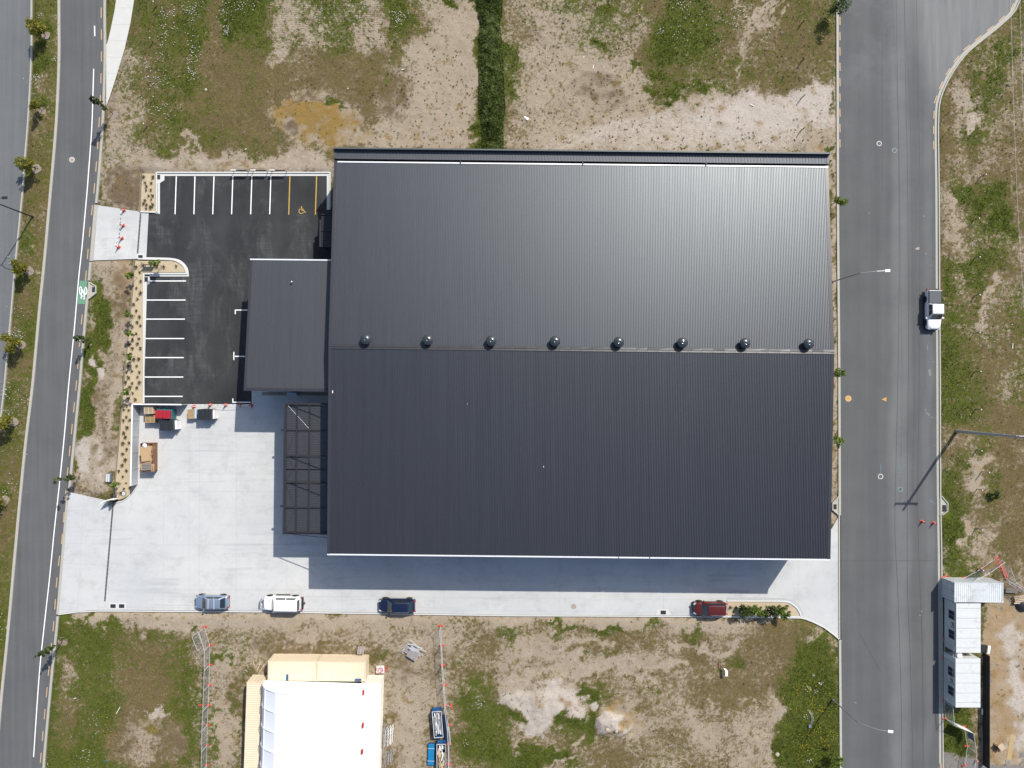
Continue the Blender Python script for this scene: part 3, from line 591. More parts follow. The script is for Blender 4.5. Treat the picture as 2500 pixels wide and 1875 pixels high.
# ---------------------------------------------------------------- grass, weeds and flowers
def sample(prob, n, seed):
    rg = np.random.default_rng(seed); sub = prob[7:-7, 7:-7]; p = sub.ravel() * (free[7:-7, 7:-7].ravel() > .55); p = p / p.sum()
    i = rg.choice(len(p), n, p=p); xs = GX[7:-7, 7:-7].ravel()[i] + rg.uniform(-.14, .14, n); ys = GY[7:-7, 7:-7].ravel()[i] + rg.uniform(-.14, .14, n)
    return xs, ys, GZ[7:-7, 7:-7].ravel()[i], CH['G'][7:-7, 7:-7].ravel()[i], rg
def blades(name, xs, ys, zs, rg, nb, hmin, hmax, wd, spread, tone):
    n = len(xs); a = rg.uniform(0, 2 * PI, (n, nb)); h = rg.uniform(hmin, hmax, (n, nb)); le = rg.uniform(.3, 1.0, (n, nb)) * spread
    bx = xs[:, None] + rg.uniform(-.07, .07, (n, nb)); by = ys[:, None] + rg.uniform(-.07, .07, (n, nb)); bz = np.broadcast_to(zs[:, None], (n, nb))
    ux, uy = -np.sin(a) * wd, np.cos(a) * wd
    v = np.stack([np.stack([bx - ux, by - uy, bz - .03], -1), np.stack([bx + ux, by + uy, bz - .03], -1), np.stack([bx + np.cos(a) * le, by + np.sin(a) * le, bz + h], -1)], -2).reshape(-1, 3)
    me = fast_mesh(name, v, np.arange(len(v)).reshape(-1, 3), 3)
    at = me.color_attributes.new('tone', 'FLOAT_COLOR', 'POINT'); t = np.repeat(np.clip(tone[:, None] + rg.uniform(-.3, .3, (n, nb)), 0, 1).ravel(), 3)
    at.data.foreach_set('color', np.stack([t, t, t, np.ones_like(t)], -1).astype(np.float32).ravel()); return me
def leafmat(name, stops, trans=.2, rough=.7):
    q = NB(name); a = q.n('ShaderNodeAttribute'); a.attribute_name = 'tone'; rp = q.n('ShaderNodeValToRGB'); q.l(a.outputs['Fac'], rp.inputs[0])
    e = rp.color_ramp.elements; e[0].position = 0; e[0].color = stops[0]; e[1].position = 1; e[1].color = stops[-1]
    for i, s_ in enumerate(stops[1:-1]): x = e.new((i + 1) / (len(stops) - 1)); x.color = s_
    q.l(rp.outputs[0], q.b.inputs['Base Color']); q.b.inputs['Roughness'].default_value = rough; q.b.inputs['Specular IOR Level'].default_value = .25
    tr = q.n('ShaderNodeBsdfTranslucent'); q.l(rp.outputs[0], tr.inputs[0]); ms = q.n('ShaderNodeMixShader'); ms.inputs[0].default_value = trans
    q.l(q.b.outputs[0], ms.inputs[1]); q.l(tr.outputs[0], ms.inputs[2]); q.l(ms.outputs[0], q.out.inputs[0]); return q.m
M['grass'] = leafmat('grass_blades', [D(72, 87, 26), D(104, 118, 44), D(134, 138, 68), D(160, 152, 98)], .3)
M['straw'] = leafmat('straw_blades', [D(122, 108, 74), D(164, 146, 108), D(206, 190, 156)])
M['weeds'] = leafmat('weed_leaves', [D(72, 82, 44), D(104, 114, 62), D(136, 138, 86)], .3)
M['flowers'] = leafmat('flower_heads', [D(235, 235, 232), D(250, 250, 250)], .1)
M['yellow_flowers'] = leafmat('yellow_flower_heads', [D(205, 165, 20), D(235, 200, 50)], .1)
def stuff(name, me, m, label=None):
    me.materials.append(m); o = bpy.data.objects.new(name, me); C.objects.link(o); o['kind'] = 'stuff'; o['label'] = label; return o
xs, ys, zs, gg, rg = sample(np.clip(CH['G'] - .25, 0, 1) ** 1.8 + .004, 48000, 41)
tone = np.clip(.42 - .25 * (gg - .5) + .5 * (vnoise(xs * S, ys * S, 40, 50) - .5), 0, 1)
o = stuff('grass', blades('grass', xs, ys, zs, rg, 3, .05, .17, .035, .15, tone), M['grass'], 'green grass growing over the vacant lots and verges'); tag(o, cat='grass')
xs, ys, zs, gg, rg = sample(np.clip(CH['D'] - .15, 0, 1) * (1.1 - CH['G']) + .0005, 30000, 42)
o = stuff('dry_grass', blades('dry_grass', xs, ys, zs, rg, 3, .04, .14, .03, .15, .5 + .5 * (vnoise(xs * S, ys * S, 30, 51) - .5)), M['straw'], 'dry straw coloured grass on the vacant lots'); tag(o, cat='dry grass')
bare = (1 - CH['G']) * (1 - CH['R']) * (1 - .8 * CH['C']) * np.where((PYY < 380) & (PXX > 900), 1.6, .35) * np.where(CH['P'] > .8, .15, 1) * (vnoise(PXX, PYY, 45, 61) > .3)
xs, ys, zs, gg, rg = sample(bare, 1900, 43)
o = stuff('weeds', blades('weeds', xs, ys, zs, rg, 11, .03, .11, .045, .17, .3 + .5 * (vnoise(xs * S, ys * S, 60, 52) - .5)), M['weeds'], 'small dark green weeds dotted over the sandy ground'); tag(o, cat='weeds')
# white flowers in clusters, yellow flowers on the south-east corner
def flowers(name, spots, m, r0, r1, seed, label, cat):
    rg = np.random.default_rng(seed); vs = []
    for (cx, cy, sx_, sy_, n) in spots:
        for _ in range(n):
            p = G(cx + rg.normal() * sx_, cy + rg.normal() * sy_); r_ = rg.uniform(r0, r1); a = rg.uniform(0, PI); z = .22 + rg.uniform(0, .1)
            for j in range(4): vs.append((p.x + r_ * math.cos(a + j * PI / 2), p.y + r_ * math.sin(a + j * PI / 2) * .6, z + (.02 if j % 2 else 0)))
    me = fast_mesh(name, np.array(vs), np.arange(len(vs)).reshape(-1, 4), 4)
    at = me.color_attributes.new('tone', 'FLOAT_COLOR', 'POINT'); t = rg.random(len(vs)); at.data.foreach_set('color', np.stack([t, t, t, t], -1).astype(np.float32).ravel())
    o = stuff(name, me, m, label); tag(o, cat=cat)
flowers('white_flowers', [(415, 25, 18, 10, 26), (470, 24, 14, 8, 40), (470, 45, 12, 10, 22), (550, 35, 8, 14, 34), (555, 75, 6, 10, 30), (595, 15, 16, 8, 34), (410, 50, 14, 20, 22), (420, 80, 22, 14, 22), (398, 128, 12, 22, 40), (475, 130, 9, 26, 60), (470, 180, 12, 8, 36), (365, 165, 12, 16, 18), (395, 200, 20, 9, 36), (360, 235, 20, 16, 24), (395, 265, 16, 10, 26), (400, 300, 26, 30, 22), (340, 375, 20, 14, 10),
    (105, 40, 5, 8, 10), (135, 145, 5, 6, 12), (90, 195, 12, 10, 26), (145, 68, 3, 10, 8), (42, 815, 10, 8, 44), (18, 955, 10, 18, 40), (50, 975, 8, 12, 14), (22, 1005, 16, 8, 22), (8, 1535, 5, 30, 14), (35, 640, 12, 14, 10), (42, 760, 14, 22, 14), (15, 1200, 14, 40, 14), (45, 1180, 12, 60, 10),
    (785, 35, 4, 12, 12), (870, 50, 6, 8, 14), (975, 38, 14, 10, 40), (975, 55, 4, 6, 14), (815, 30, 60, 20, 20), (1665, 15, 12, 10, 30), (1608, 78, 6, 5, 12), (1665, 60, 16, 24, 20), (1800, 40, 14, 14, 40), (1750, 70, 40, 36, 24), (1180, 50, 8, 60, 8), (1170, 1717, 6, 5, 16), (1220, 1710, 5, 5, 12), (1135, 1810, 5, 5, 8),
    (212, 1845, 12, 14, 26), (230, 1765, 14, 24, 18), (115, 1868, 5, 3, 12), (380, 1735, 22, 8, 26), (175, 1795, 3, 3, 4), (2001, 1666, 3, 3, 14), (1970, 1678, 3, 3, 10), (1989, 1688, 3, 3, 9), (1966, 1747, 4, 3, 8), (1984, 1648, 2, 2, 5), (1973, 1855, 4, 2, 8), (2420, 560, 60, 50, 14), (2380, 700, 50, 120, 22), (2350, 1100, 40, 160, 24), (2435, 1180, 20, 80, 8)],
    M['flowers'], .035, .085, 71, 'tiny white flowers scattered through the grass', 'flowers')
flowers('yellow_flowers', [(1990, 1725, 22, 22, 60), (1965, 1680, 14, 12, 26), (2010, 1800, 26, 18, 60), (1960, 1830, 20, 14, 34), (1935, 1710, 10, 16, 14), (270, 1790, 8, 26, 26), (250, 1730, 8, 20, 10), (1560, 30, 4, 4, 12)], M['yellow_flowers'], .04, .09, 72, 'small yellow flowers in the grass', 'flowers')
# ---------------------------------------------------------------- roads
mainL, mainR = smooth_line(px(MAIN_L)), smooth_line(px(MAIN_R)); farR = smooth_line(px(FAR_R)); eastL, eastR = smooth_line(px(EAST_L)), smooth_line(px(EAST_R))
def road(name, poly, m, z=.004):
    me = MB(); n = len(poly); me.sheet(poly, z)
    from mathutils.geometry import tessellate_polygon
    tr_ = [list(t_) for t_ in tessellate_polygon([[Vector(v) for v in me.v]])]; up_ = []
    for t_ in tr_:
        a_, b_, c_ = (Vector(me.v[i]) for i in t_); up_.append(t_ if (b_ - a_).cross(c_ - a_).z > 0 else t_[::-1])
    md = bpy.data.meshes.new(name); md.from_pydata(me.v, [], up_); md.materials.append(m)
    o = bpy.data.objects.new(name, md); C.objects.link(o); o['kind'] = 'structure'; return o
rd_main = road('main_road', mainL + mainR[::-1], M['asphalt_main'])
rd_far = road('far_road', [(-200, farR[0][1])] + farR + [(-200, farR[-1][1])], M['asphalt_far'])
rd_east = road('east_road', eastL + eastR[::-1], M['asphalt_east'])
def sheet_on(parent, name, poly_px, z, m):
    b = MB(); b.sheet(px(poly_px), z); return obj(name, b, m, parent)
def paintline(parent, name, pts_px, wd, z, m):
    pts = px(pts_px); b = MB(); A = offset(pts, wd / 2); B = offset(pts, -wd / 2); n = len(pts)
    b.add([(p[0], p[1], z) for p in A] + [(p[0], p[1], z) for p in B], [(i, n + i, n + i + 1, i + 1) for i in range(n - 1)]); return obj(name, b, m, parent)
sheet_on(rd_east, 'road_patch', [(2054, 1000), (2110, 998), (2108, 1112), (2054, 1112)], .008, M['asphalt_patch'])
for pts in ([(2150, -60), (2154, 200), (2155, 469)], [(2187, -60), (2190, 130), (2193, 300), (2195, 469), (2195, 700), (2192, 938), (2187, 1150), (2185, 1300), (2192, 1450), (2200, 1700), (2202, 1900)], [(2207, -60), (2211, 200), (2216, 469), (2218, 800), (2216, 1100), (2215, 1407), (2222, 1600), (2230, 1900)], [(2236, -60), (2242, 250), (2246, 469), (2244, 938), (2240, 1200), (2245, 1407), (2252, 1600), (2254, 1900)]):
    paintline(rd_east, 'tar_seam', smooth_line(pts), .055, .0125, M['tar'])
paintline(rd_east, 'tar_seam', [(2054, 1369), (2290, 1369)], .05, .0125, M['tar'])
paintline(rd_east, 'tar_seam', [(2098, 1545), (2125, 1595), (2150, 1640)], .04, .0125, M['tar'])
def kerb(name, pts, d0, d1, z1, m=None, chan=None, z0=-.1):
    b = MB(); ribbon(b, pts, d0, d1, z0, z1); o = obj(name, b, m or M['kerb'], bevel=.015); o['kind'] = 'structure'
    if chan:
        b = MB(); A = offset(pts, chan[0]); B_ = offset(pts, chan[1]); n = len(pts); b.add([(p[0], p[1], .012) for p in A] + [(p[0], p[1], .012) for p in B_], [(i, n + i, n + i + 1, i + 1) for i in range(n - 1)] if chan[0] > chan[1] else [(i, i + 1, n + i + 1, n + i) for i in range(n - 1)])
        obj('channel', b, m or M['kerb'], o)
    return o
def cut(pts, y0, y1):   # portion of a polyline between two photo rows
    a, b = 937.5 - 0, 0; return [p for p in pts if y0 <= 937.5 - p[1] * S <= y1]
fine = lambda pts: smooth_line(pts, 4)
mainRf = smooth_line(px(MAIN_R), 16)
# polylines run from north to south: left offset (+) is east
kerb('kerb', mainL, -.16, .16, .13)
for y0, y1 in ((-1600, 499), (638, 690), (722, 1199), (1500, 3600)):
    seg = cut(mainRf, y0, y1); kerb('kerb', seg, .17, .32, .13, chan=(.17, -.02))
for poly in ([(239, 500), (230, 500), (218.5, 637), (227, 637)], [(169, 1199), (163, 1199), (137.5, 1500), (144, 1500)]):
    s_ = MB(); s_.sheet(px(poly), .0225); struct('dropped_kerb', s_, M['kerb'])
kerb('kerb', farR, 0.0, .18, .13)
kerb('kerb', eastL, -.34, -.14, .10, chan=(-.14, 0))
b = kerb('kerb', eastR, .34, .50, .15, chan=(.34, 0)); ribn = None
# catch pits let into the kerbs
def pit(poly, grate, zc=.016, m=None, lip=None):
    b = MB(); b.sheet(px(poly), zc); o = struct('catch_pit', b, m or M['kerb'])
    x0, y0, x1, y1 = grate; a = G(x0, y1); c_ = G(x1, y0); b = MB()
    b.box(a.x, c_.x, a.y, a.y + .03, zc, zc + .03).box(a.x, c_.x, c_.y - .03, c_.y, zc, zc + .03); n = max(3, int((c_.x - a.x) / .07))
    for i in range(n + 1):
        x = a.x + (c_.x - a.x) * i / n; b.box(x - .012, x + .012, a.y, c_.y, zc + .004, zc + .025)
    obj('grate', b, M['grate'], o)
    b = MB(); b.box(a.x + .01, c_.x - .01, a.y + .01, c_.y - .01, zc + .002, zc + .006); obj('sump', b, M['black_steel'], o)
    if lip:
        b = MB(); ribbon(b, px(lip), -.06, .06, -.05, .15); obj('kerb_lip', b, m or M['kerb'], o)
    return o
pit([(219, 688), (236, 698), (236, 715), (218, 728), (212, 728), (216, 688)], (225.5, 701, 232.5, 713), zc=.03, lip=[(221, 690), (235, 699.5), (234.5, 716), (217, 730)])
pit([(2049, 1211), (2041, 1222), (2033, 1228), (2033, 1244), (2041, 1252), (2049, 1259)], (2034.5, 1231, 2042, 1243), zc=.03, lip=[(2048, 1210), (2032, 1228), (2032, 1244), (2046, 1256)])
pit([(2287, 1211), (2297, 1215), (2311, 1230), (2311, 1246), (2300, 1255), (2288, 1258)], (2300, 1233, 2309, 1249), zc=.03, lip=[(2288 + 10, 1211), (2313, 1229), (2312, 1248), (2300, 1257)])
pit([(381, 424.5), (401.5, 424.5), (401.5, 440), (388, 448.5), (381, 448.5)], (384, 427, 391, 438), m=M['kerb_white'])
pit([(350, 675), (366, 675), (366, 694), (350, 694)], (353, 676.5, 361, 688), m=M['kerb_white'])
pit([(335, 619), (352, 619), (352, 632), (335, 632)], (338, 623, 348.5, 630), zc=.02, m=M['kerb_white'])
# ---- painted markings
LINE = [(228.8, 168), (227.9, 198), (225.5, 280), (223, 330), (216, 424), (212.5, 469), (201, 596), (192, 681), (181, 808), (168, 938), (157, 1065), (145.6, 1178), (133, 1291), (121.5, 1407), (109, 1519), (96, 1646), (82, 1848)]
paintline(rd_main, 'cycle_lane_line', smooth_line(LINE), .125, .008, M['white_paint'])
paintline(rd_main, 'cycle_lane_line', [(231, 63), (231.4, 88)], .15, .008, M['white_paint'])
for p, a in walk(offset(mainRf, -.30), .1):
    y = 937.5 - p.y * S; ph = (y - 18) % 53.5
    if -60 < y < 1960 and ph < .1 * S and not 686 < y < 742 and not 475 < y < 480:
        b = MB(); L = 1.3; d = Vector((math.cos(a), math.sin(a))); n = Vector((-d.y, d.x)) * .055
        b.add([(p.x - n.x, p.y - n.y, .008), (p.x + n.x, p.y + n.y, .008), (p.x + d.x * L + n.x, p.y + d.y * L + n.y, .008), (p.x + d.x * L - n.x, p.y + d.y * L - n.y, .008)], [(0, 1, 2, 3)]); obj('dash', b, M['orange_paint'], rd_main)
for i in range(-2, 9):
    y = 41 + i * 37.4; paintline(rd_east, 'dash', [(2050.3, y), (2050.8, y + 20)], .11, .0165, M['orange_paint'])
eRf = smooth_line(px(EAST_R), 16)
for p, a in walk(offset(cut(eRf, -30, 372), -.12), .1):
    pass
acc = walk(offset(cut(eRf, -30, 376), -.12), .05); step = 37.4 / S
for i in range(0, len(acc), int(step / .05)):
    p, a = acc[i]; L = 1.05; d = Vector((math.cos(a), math.sin(a))); n = Vector((-d.y, d.x)) * .055; b = MB()
    b.add([(p.x - n.x, p.y - n.y, .0165), (p.x + n.x, p.y + n.y, .0165), (p.x + d.x * L + n.x, p.y + d.y * L + n.y, .0165), (p.x + d.x * L - n.x, p.y + d.y * L - n.y, .0165)], [(0, 1, 2, 3)]); obj('dash', b, M['orange_paint'], rd_east)
paintline(rd_east, 'dash', [(2296, 1862), (2296.5, 1885)], .11, .17, M['orange_paint'])
# cycle symbol on its green panel
sheet_on(rd_main, 'green_panel', [(194.5, 685.5), (213, 685.5), (208, 742), (189, 742)], .008, M['green_paint'])
def Bp(x, y): return (180 + x / 20.74, 670 + y / 20.74)
b = MB()
def pl(b, pts, wd, z): 
    p_ = px(pts); A = offset(p_, wd / 2); B_ = offset(p_, -wd / 2); n = len(p_); b.add([(q[0], q[1], z) for q in A] + [(q[0], q[1], z) for q in B_], [(i, n + i, n + i + 1, i + 1) for i in range(n - 1)])
def ell(cx, cy, rx, ry, a0=0, a1=360, n=22): return [Bp(cx + rx * math.cos(R(a0 + (a1 - a0) * i / n)), cy + ry * math.sin(R(a0 + (a1 - a0) * i / n))) for i in range(n + 1)]
for i, pts in enumerate((ell(345, 810, 55, 185), ell(610, 830, 55, 180), [Bp(345, 810), Bp(455, 770), Bp(530, 1010), Bp(610, 1000)], [Bp(455, 850), Bp(385, 1010), Bp(400, 1080)], [Bp(345, 980), Bp(400, 1090)], [Bp(395, 1090), Bp(550, 1090)], [Bp(545, 1000), Bp(530, 1220)], [Bp(385, 1090), Bp(385, 1190)], [Bp(335, 1195), Bp(425, 1195)], [Bp(480, 1250), Bp(560, 1240)])):
    pl(b, pts, .10, .0125 + i * .0004)
obj('cycle_symbol', b, M['white_paint'], rd_main)
# ---- manholes and valve covers
def disc(name, p_px, r_, z, m, ring=None, rm=None, label=None, r_in=.72):
    c_ = G(*p_px); b = MB(); b.lathe([(r_ * (r_in if ring else 1), 0), (r_ * (r_in if ring else 1), .004)], 24, (c_.x, c_.y, z)); o = struct(name, b, m)
    if ring:
        b = MB(); b.lathe([(r_, 0), (r_, .006), (r_ * .75, .006), (r_ * .75, 0)], 28, (c_.x, c_.y, z)); obj('ring', b, rm, o)
    return o
disc('manhole_cover', (175.8, 390), .36, .006, M['manhole_tan'], True, M['manhole_ring'])
disc('manhole_cover', (2146.3, 350.5), .33, .014, M['manhole_dark'], True, M['manhole_ring'])
disc('manhole_cover', (2183.4, 367.4), .33, .014, M['manhole_dark'], True, M['manhole_blue'])
disc('manhole_cover', (2149.7, 1163.3), .34, .014, M['manhole_dark'], True, M['manhole_ring'])
disc('manhole_cover', (2197.3, 1194.6), .33, .014, M['manhole_dark'], True, M['manhole_blue'])
o = disc('hydrant_cover', (2071, 973), .40, .014, M['yellow_paint'], True, M['orange_paint'], r_in=.6)
disc('manhole_cover', (1400.5, 1480.3), .33, .026, M['manhole_tan'])
disc('manhole_cover', (302, 1205), .36, .045, M['concrete_path'], True, M['manhole_dark'])
disc('manhole_cover', (318, 987.5), .30, .045, M['manhole_dark'], True, M['manhole_tan'])
sheet_on(rd_east, 'hydrant_triangle', [(2152, 975), (2164, 969.5), (2164, 980.5)], .0165, M['yellow_paint'])
for pts, wd in (([(2150.5, 1132), (2150, 1155)], .05), ([(2196.5, 1132), (2197, 1165)], .04), ([(2268, 1221), (2276, 1225), (2285, 1231)], .05), ([(2272, 1226), (2276, 1220)], .05), ([(2194, 1144), (2199, 1144), (2197, 1149), (2199, 1153), (2194, 1154)], .05)):
    paintline(rd_east, 'spray_mark', pts, wd, .0168, M['spray_blue'])
for x, y, a_, b_ in ((2259, 1000, 3, 3.5), (2262, 1008, 3, 3), (2267, 1012, 3, 3), (2275, 1019, 3.5, 1.6), (2246, 1502, 3, 1.5), (2250, 1492, 2, 3), (2088, 1715, 4, 2.2), (2240, 607, 5, 4), (2122, 520, 1.6, 3), (2270, 910, 5, 8), (2264, 850, 1.5, 8), (2260, 620, 3, 4)):
    P0 = G(x, y); b = MB(); b.add([(P0.x + a_ / S * random.uniform(.6, 1.3) * math.cos(t), P0.y + b_ / S * random.uniform(.6, 1.3) * math.sin(t), .0172) for t in np.linspace(0, 2 * PI, 11)[:-1]], [list(range(10))]); obj('splatter', b, M['manhole_tan'] if (x, y) == (2240, 607) else M['asphalt_pale'], rd_east)
# ---------------------------------------------------------------- paved areas
lot = road('car_park', px(LOT), M['asphalt_lot'], .008)
yard = road('concrete_yard', px(YARD), M['concrete'], .012)
drv = road('driveway', px(DRIVE), M['concrete'], .014)
pth = road('footpath', px(PATH), M['concrete_path'], .06)
for y in (20, 60, 100, 140, 180, 215):
    x0 = np.interp(y, [0, 105, 260], [283, 262, 260]); x1 = np.interp(y, [0, 57, 119, 192, 259], [328, 319, 305, 283, 260]); paintline(pth, 'joint', [(x0 + 1, y), (x1 - 1, y)], .03, .0635, M['concrete_joint'])
bw = road('planting_bed', px(BED_W), M['bark_mulch'], .035); bn = road('planting_bed', px(BED_N), M['bark_mulch'], .035); bs = road('planting_bed', px(BED_SE), M['bark_mulch'], .05)
for pts in ([(462, 1040), (462, 1490)], [(400, 1190), (398, 1490)], [(342, 1098), (696, 1102)], [(330, 1200), (700, 1200)], [(268, 1330), (840, 1330)], [(158, 1326), (265, 1329)], [(153, 1375), (260, 1380)], [(837, 1340), (836, 1492)], [(1084, 1340), (1084, 1500)], [(700, 1060), (700, 1490)], [(1366, 1345), (1367, 1500)], [(1620, 1345), (1620, 1503)], [(1950, 1340), (1950, 1500)], [(700, 1455), (1690, 1464)], [(578, 987), (577, 1490)], [(488, 1040), (486, 1490)], [(270, 1440), (840, 1440)], [(616, 995.5), (342, 993)], [(237, 1482), (1690, 1496)], [(204, 1213), (190, 1490)]):
    paintline(yard, 'joint', pts, .035, .0165, M['concrete_joint'])
# lot kerbs: new white concrete
KW = M['kerb_white']
kerb('kerb', px([(382.5, 522), (382.5, 421.5), (806, 421.5), (806, 512)]), -.09, .07, .13, KW, chan=(-.14, -.42))
kerb('kerb', px([(386, 519), (343, 517)]), -.08, .08, .13, KW)
kerb('kerb', px(smooth_line([(337, 632), (380, 633), (416, 634), (432, 637.5), (444, 645), (452, 655), (456, 668)]) + [(456, 668.5), (351.5, 668.5), (351.5, 984)]), -.09, .09, .13, KW, chan=(-.12, -.14))
b = MB(); b.sheet(px([(416, 629.5), (380, 628.5), (350, 628), (350, 631), (416, 632)]), .016); struct('channel', b, KW)
arc = smooth_line([(380, 629.5), (416, 630), (436, 633.5), (449, 642), (457.5, 653), (460.5, 664), (460.5, 672)]); b = MB(); A = offset(px(arc), .0); B_ = offset(px(arc), -.26); n = len(A); b.add([(p[0], p[1], .0165) for p in A] + [(p[0], p[1], .0165) for p in B_], [(i, n + i, n + i + 1, i + 1) for i in range(n - 1)]); struct('channel', b, KW)
b = MB(); b.sheet(px([(366, 669.5), (461, 669.5), (461, 675), (366, 675)]), .0175); struct('channel', b, KW)
b = MB(); b.sheet(px([(352, 694), (359, 694), (351, 985), (345, 985)]), .0175); struct('channel', b, KW)
# yard kerbs
kerb('kerb', px(smooth_line([(278, 1228), (300, 1223), (316, 1211), (328, 1198), (337.5, 1182)])), -.05, .07, .12, KW)
kerb('kerb', px([(143, 1500), (190, 1494), (240, 1491.5), (625, 1493.5), (1250, 1503), (1700, 1505), (1953, 1508.5), (1966, 1511), (1986, 1519), (2012, 1532), (2036, 1550), (2053, 1565)]), -.06, .07, .10, KW)
kerb('kerb', px(smooth_line([(1774, 1467), (1850, 1467.5), (1915, 1468.5), (1934, 1475), (1948, 1488), (1955, 1504)])), -.08, .10, .12, KW)
kerb('kerb', px([(1953, 1505), (1774, 1504)]), -.05, .09, .12, KW)
sheet_on(yard, 'channel', [(1774, 1459), (1915, 1460), (1938, 1467), (1955, 1484), (1962, 1503), (1957, 1503), (1949, 1487), (1935, 1473.5), (1915, 1466.5), (1774, 1465)], .0175, M['concrete_joint'])
for x in (276, 297): pit([(x - 10, 1471), (x + 10, 1471), (x + 10, 1486), (x - 10, 1486)], (x - 6, 1475, x + 6.5, 1484), zc=.0175, m=KW)
pit([(1607, 1487), (1632, 1487), (1638, 1501), (1601, 1501)], (1613, 1490.5, 1625.5, 1499.5), zc=.0175, m=KW)
# slot drains with their gate tracks
def slot(pts):
    b = MB(); ribbon(b, px(pts), -.10, .10, .0, .018); o = struct('slot_drain', b, M['grate']); 
    p_ = px(pts); n = int((Vector(p_[0]) - Vector(p_[-1])).length / .5); b = MB()
    for i in range(n):
        q = Vector(p_[0]).lerp(Vector(p_[-1]), (i + .5) / n); b.box(q.x - .09, q.x + .09, q.y - .2, q.y + .2, .018, .024)
    obj('grating', b, M['manhole_dark'], o)
slot([(343.5, 521), (336, 619)]); slot([(276.5, 1227), (256, 1468)])
# ---- bay markings
def Ln(pts, m=M['white_paint'], name='bay_line', wd=.13): paintline(lot, name, pts, wd, .0125, m)
for (x0, x1) in ((430.5, 427.5), (476, 473.5), (522.5, 519.5), (568.5, 565.5), (615, 612), (661.3, 658.5)): Ln([(x0, 430.5), (x1, 523)])
for (x0, x1) in ((707.8, 705), (773, 770)): Ln([(x0, 430.5), (x1, 524)], M['yellow_paint'])
Ln([(366.5, 686), (454, 686)])
for y, x0, x1 in ((732.5, 357.5, 453), (779, 355.5, 451.5), (826.5, 354, 450), (873, 352, 448.5), (920.5, 350.5, 447.5), (967.7, 349, 446)): Ln([(x0, y), (x1, y)])
Ln([(574.5, 767), (574.5, 757), (604, 757)]); Ln([(571, 859), (571, 879)]); Ln([(571.5, 870), (603, 870)]); Ln([(568.5, 973), (568.5, 982), (612, 982)])
def Wp(x, y): return (737 + x, 512 + y)
b = MB()
for i, pts in enumerate(([Wp(-.7, -5.5), Wp(0, 1.2), Wp(5, 1.6), Wp(7.5, 6.5), Wp(10, 5.8)], [Wp(0, -1.5), Wp(4.5, -1)], [Wp(-1.5 + 5.6 * math.cos(R(t)), 3.5 + 5.6 * math.sin(R(t))) for t in range(20, 265, 16)])):
    pl(b, pts, .085, .0125 + i * .0004)
c_ = G(736, 505.5); b.lathe([(.09, 0), (.09, .001)], 12, (c_.x, c_.y, .0125)); obj('wheelchair_symbol', b, M['yellow_paint'], lot)
# concrete apron beside the annex
b = MB(); b.sheet(px([(617, 954), (836, 956), (836, 986.5), (617, 986.5)]), .0175); obj('apron_strip', b, M['concrete'], yard)
b = MB(); b.box(G(616, 0).x - .06, G(616, 0).x + .06, G(0, 986).y, G(0, 950).y, 0, .05); struct('kerb', b, KW)
# timber edging along the beds
EDG = smooth_line([(329, 632), (326, 690), (319, 766), (311, 850), (303, 938), (296, 1020), (288, 1110), (283, 1164), (278, 1215)]); b = MB(); ribbon(b, px(EDG), -.05, .05, -.05, .16)
tag(obj('timber_edging', b, M['timber']), 'long weathered timber edging along the west side of the planting bed', 'edging')
b = MB(); ribbon(b, px([(345, 424), (341.5, 517)]), -.05, .05, -.05, .16); tag(obj('timber_edging', b, M['timber']), 'short timber edging beside the small bed at the car park corner', 'edging')
# mulch rings under the street trees
RING = [(113, 87.6, .55), (104.6, 271, .5), (90, 413, .6), (72, 661, .62), (52, 842, .6), (34, 1030, .62), (13, 1222, .6), (278, 280, .6), (226, 833.6, .55), (155, 1565, .62)]
for x, y, r_ in RING:
    c_ = G(x, y); b = MB(); pts = [(c_.x + r_ * (1 + .12 * math.sin(3 * t + x)) * math.cos(t), c_.y + r_ * (1 + .12 * math.cos(2 * t + y)) * math.sin(t)) for t in np.linspace(0, 2 * PI, 19)[:-1]]
    b.prism(pts, 0, .13); struct('mulch_ring', b, M['mulch_ring'])
# ---------------------------------------------------------------- warehouse
BO = G(1397.3, 878.8); BR = -.0106; HW, HD = 29.3, 23.2; HN, HR, HS, VR = 6.6, 8.55, 8.15, .9
def to_local(p, o=BO, r=BR):
    d = Vector((p.x - o.x, p.y - o.y)); c, s_ = math.cos(-r), math.sin(-r); return Vector((d.x * c - d.y * s_, d.x * s_ + d.y * c, p.z))
wh = thing('warehouse', 'huge warehouse under a charcoal ribbed gable roof with eight round ridge vents', 'warehouse', BO, BR)
rf = MB(); rf.corr((-HW + .34, VR, HR), (2 * HW - .68, 0, 0), (0, HD - VR - .18, HN - HR), (0, .05, 1), .19, .06, rows=6)
rn = obj('roof_slope', rf, M['roof'], wh); rn['label'] = 'north roof slope of ribbed charcoal sheet catching the sun glare'
rf = MB(); rf.corr((-HW + .34, -HD, HS), (2 * HW - .68, 0, 0), (0, HD + VR, HR - HS), (0, 0, 1), .19, .06, rows=6)
rs = obj('roof_slope', rf, M['roof'], wh); rs['label'] = 'south roof slope of darker ribbed charcoal sheet'
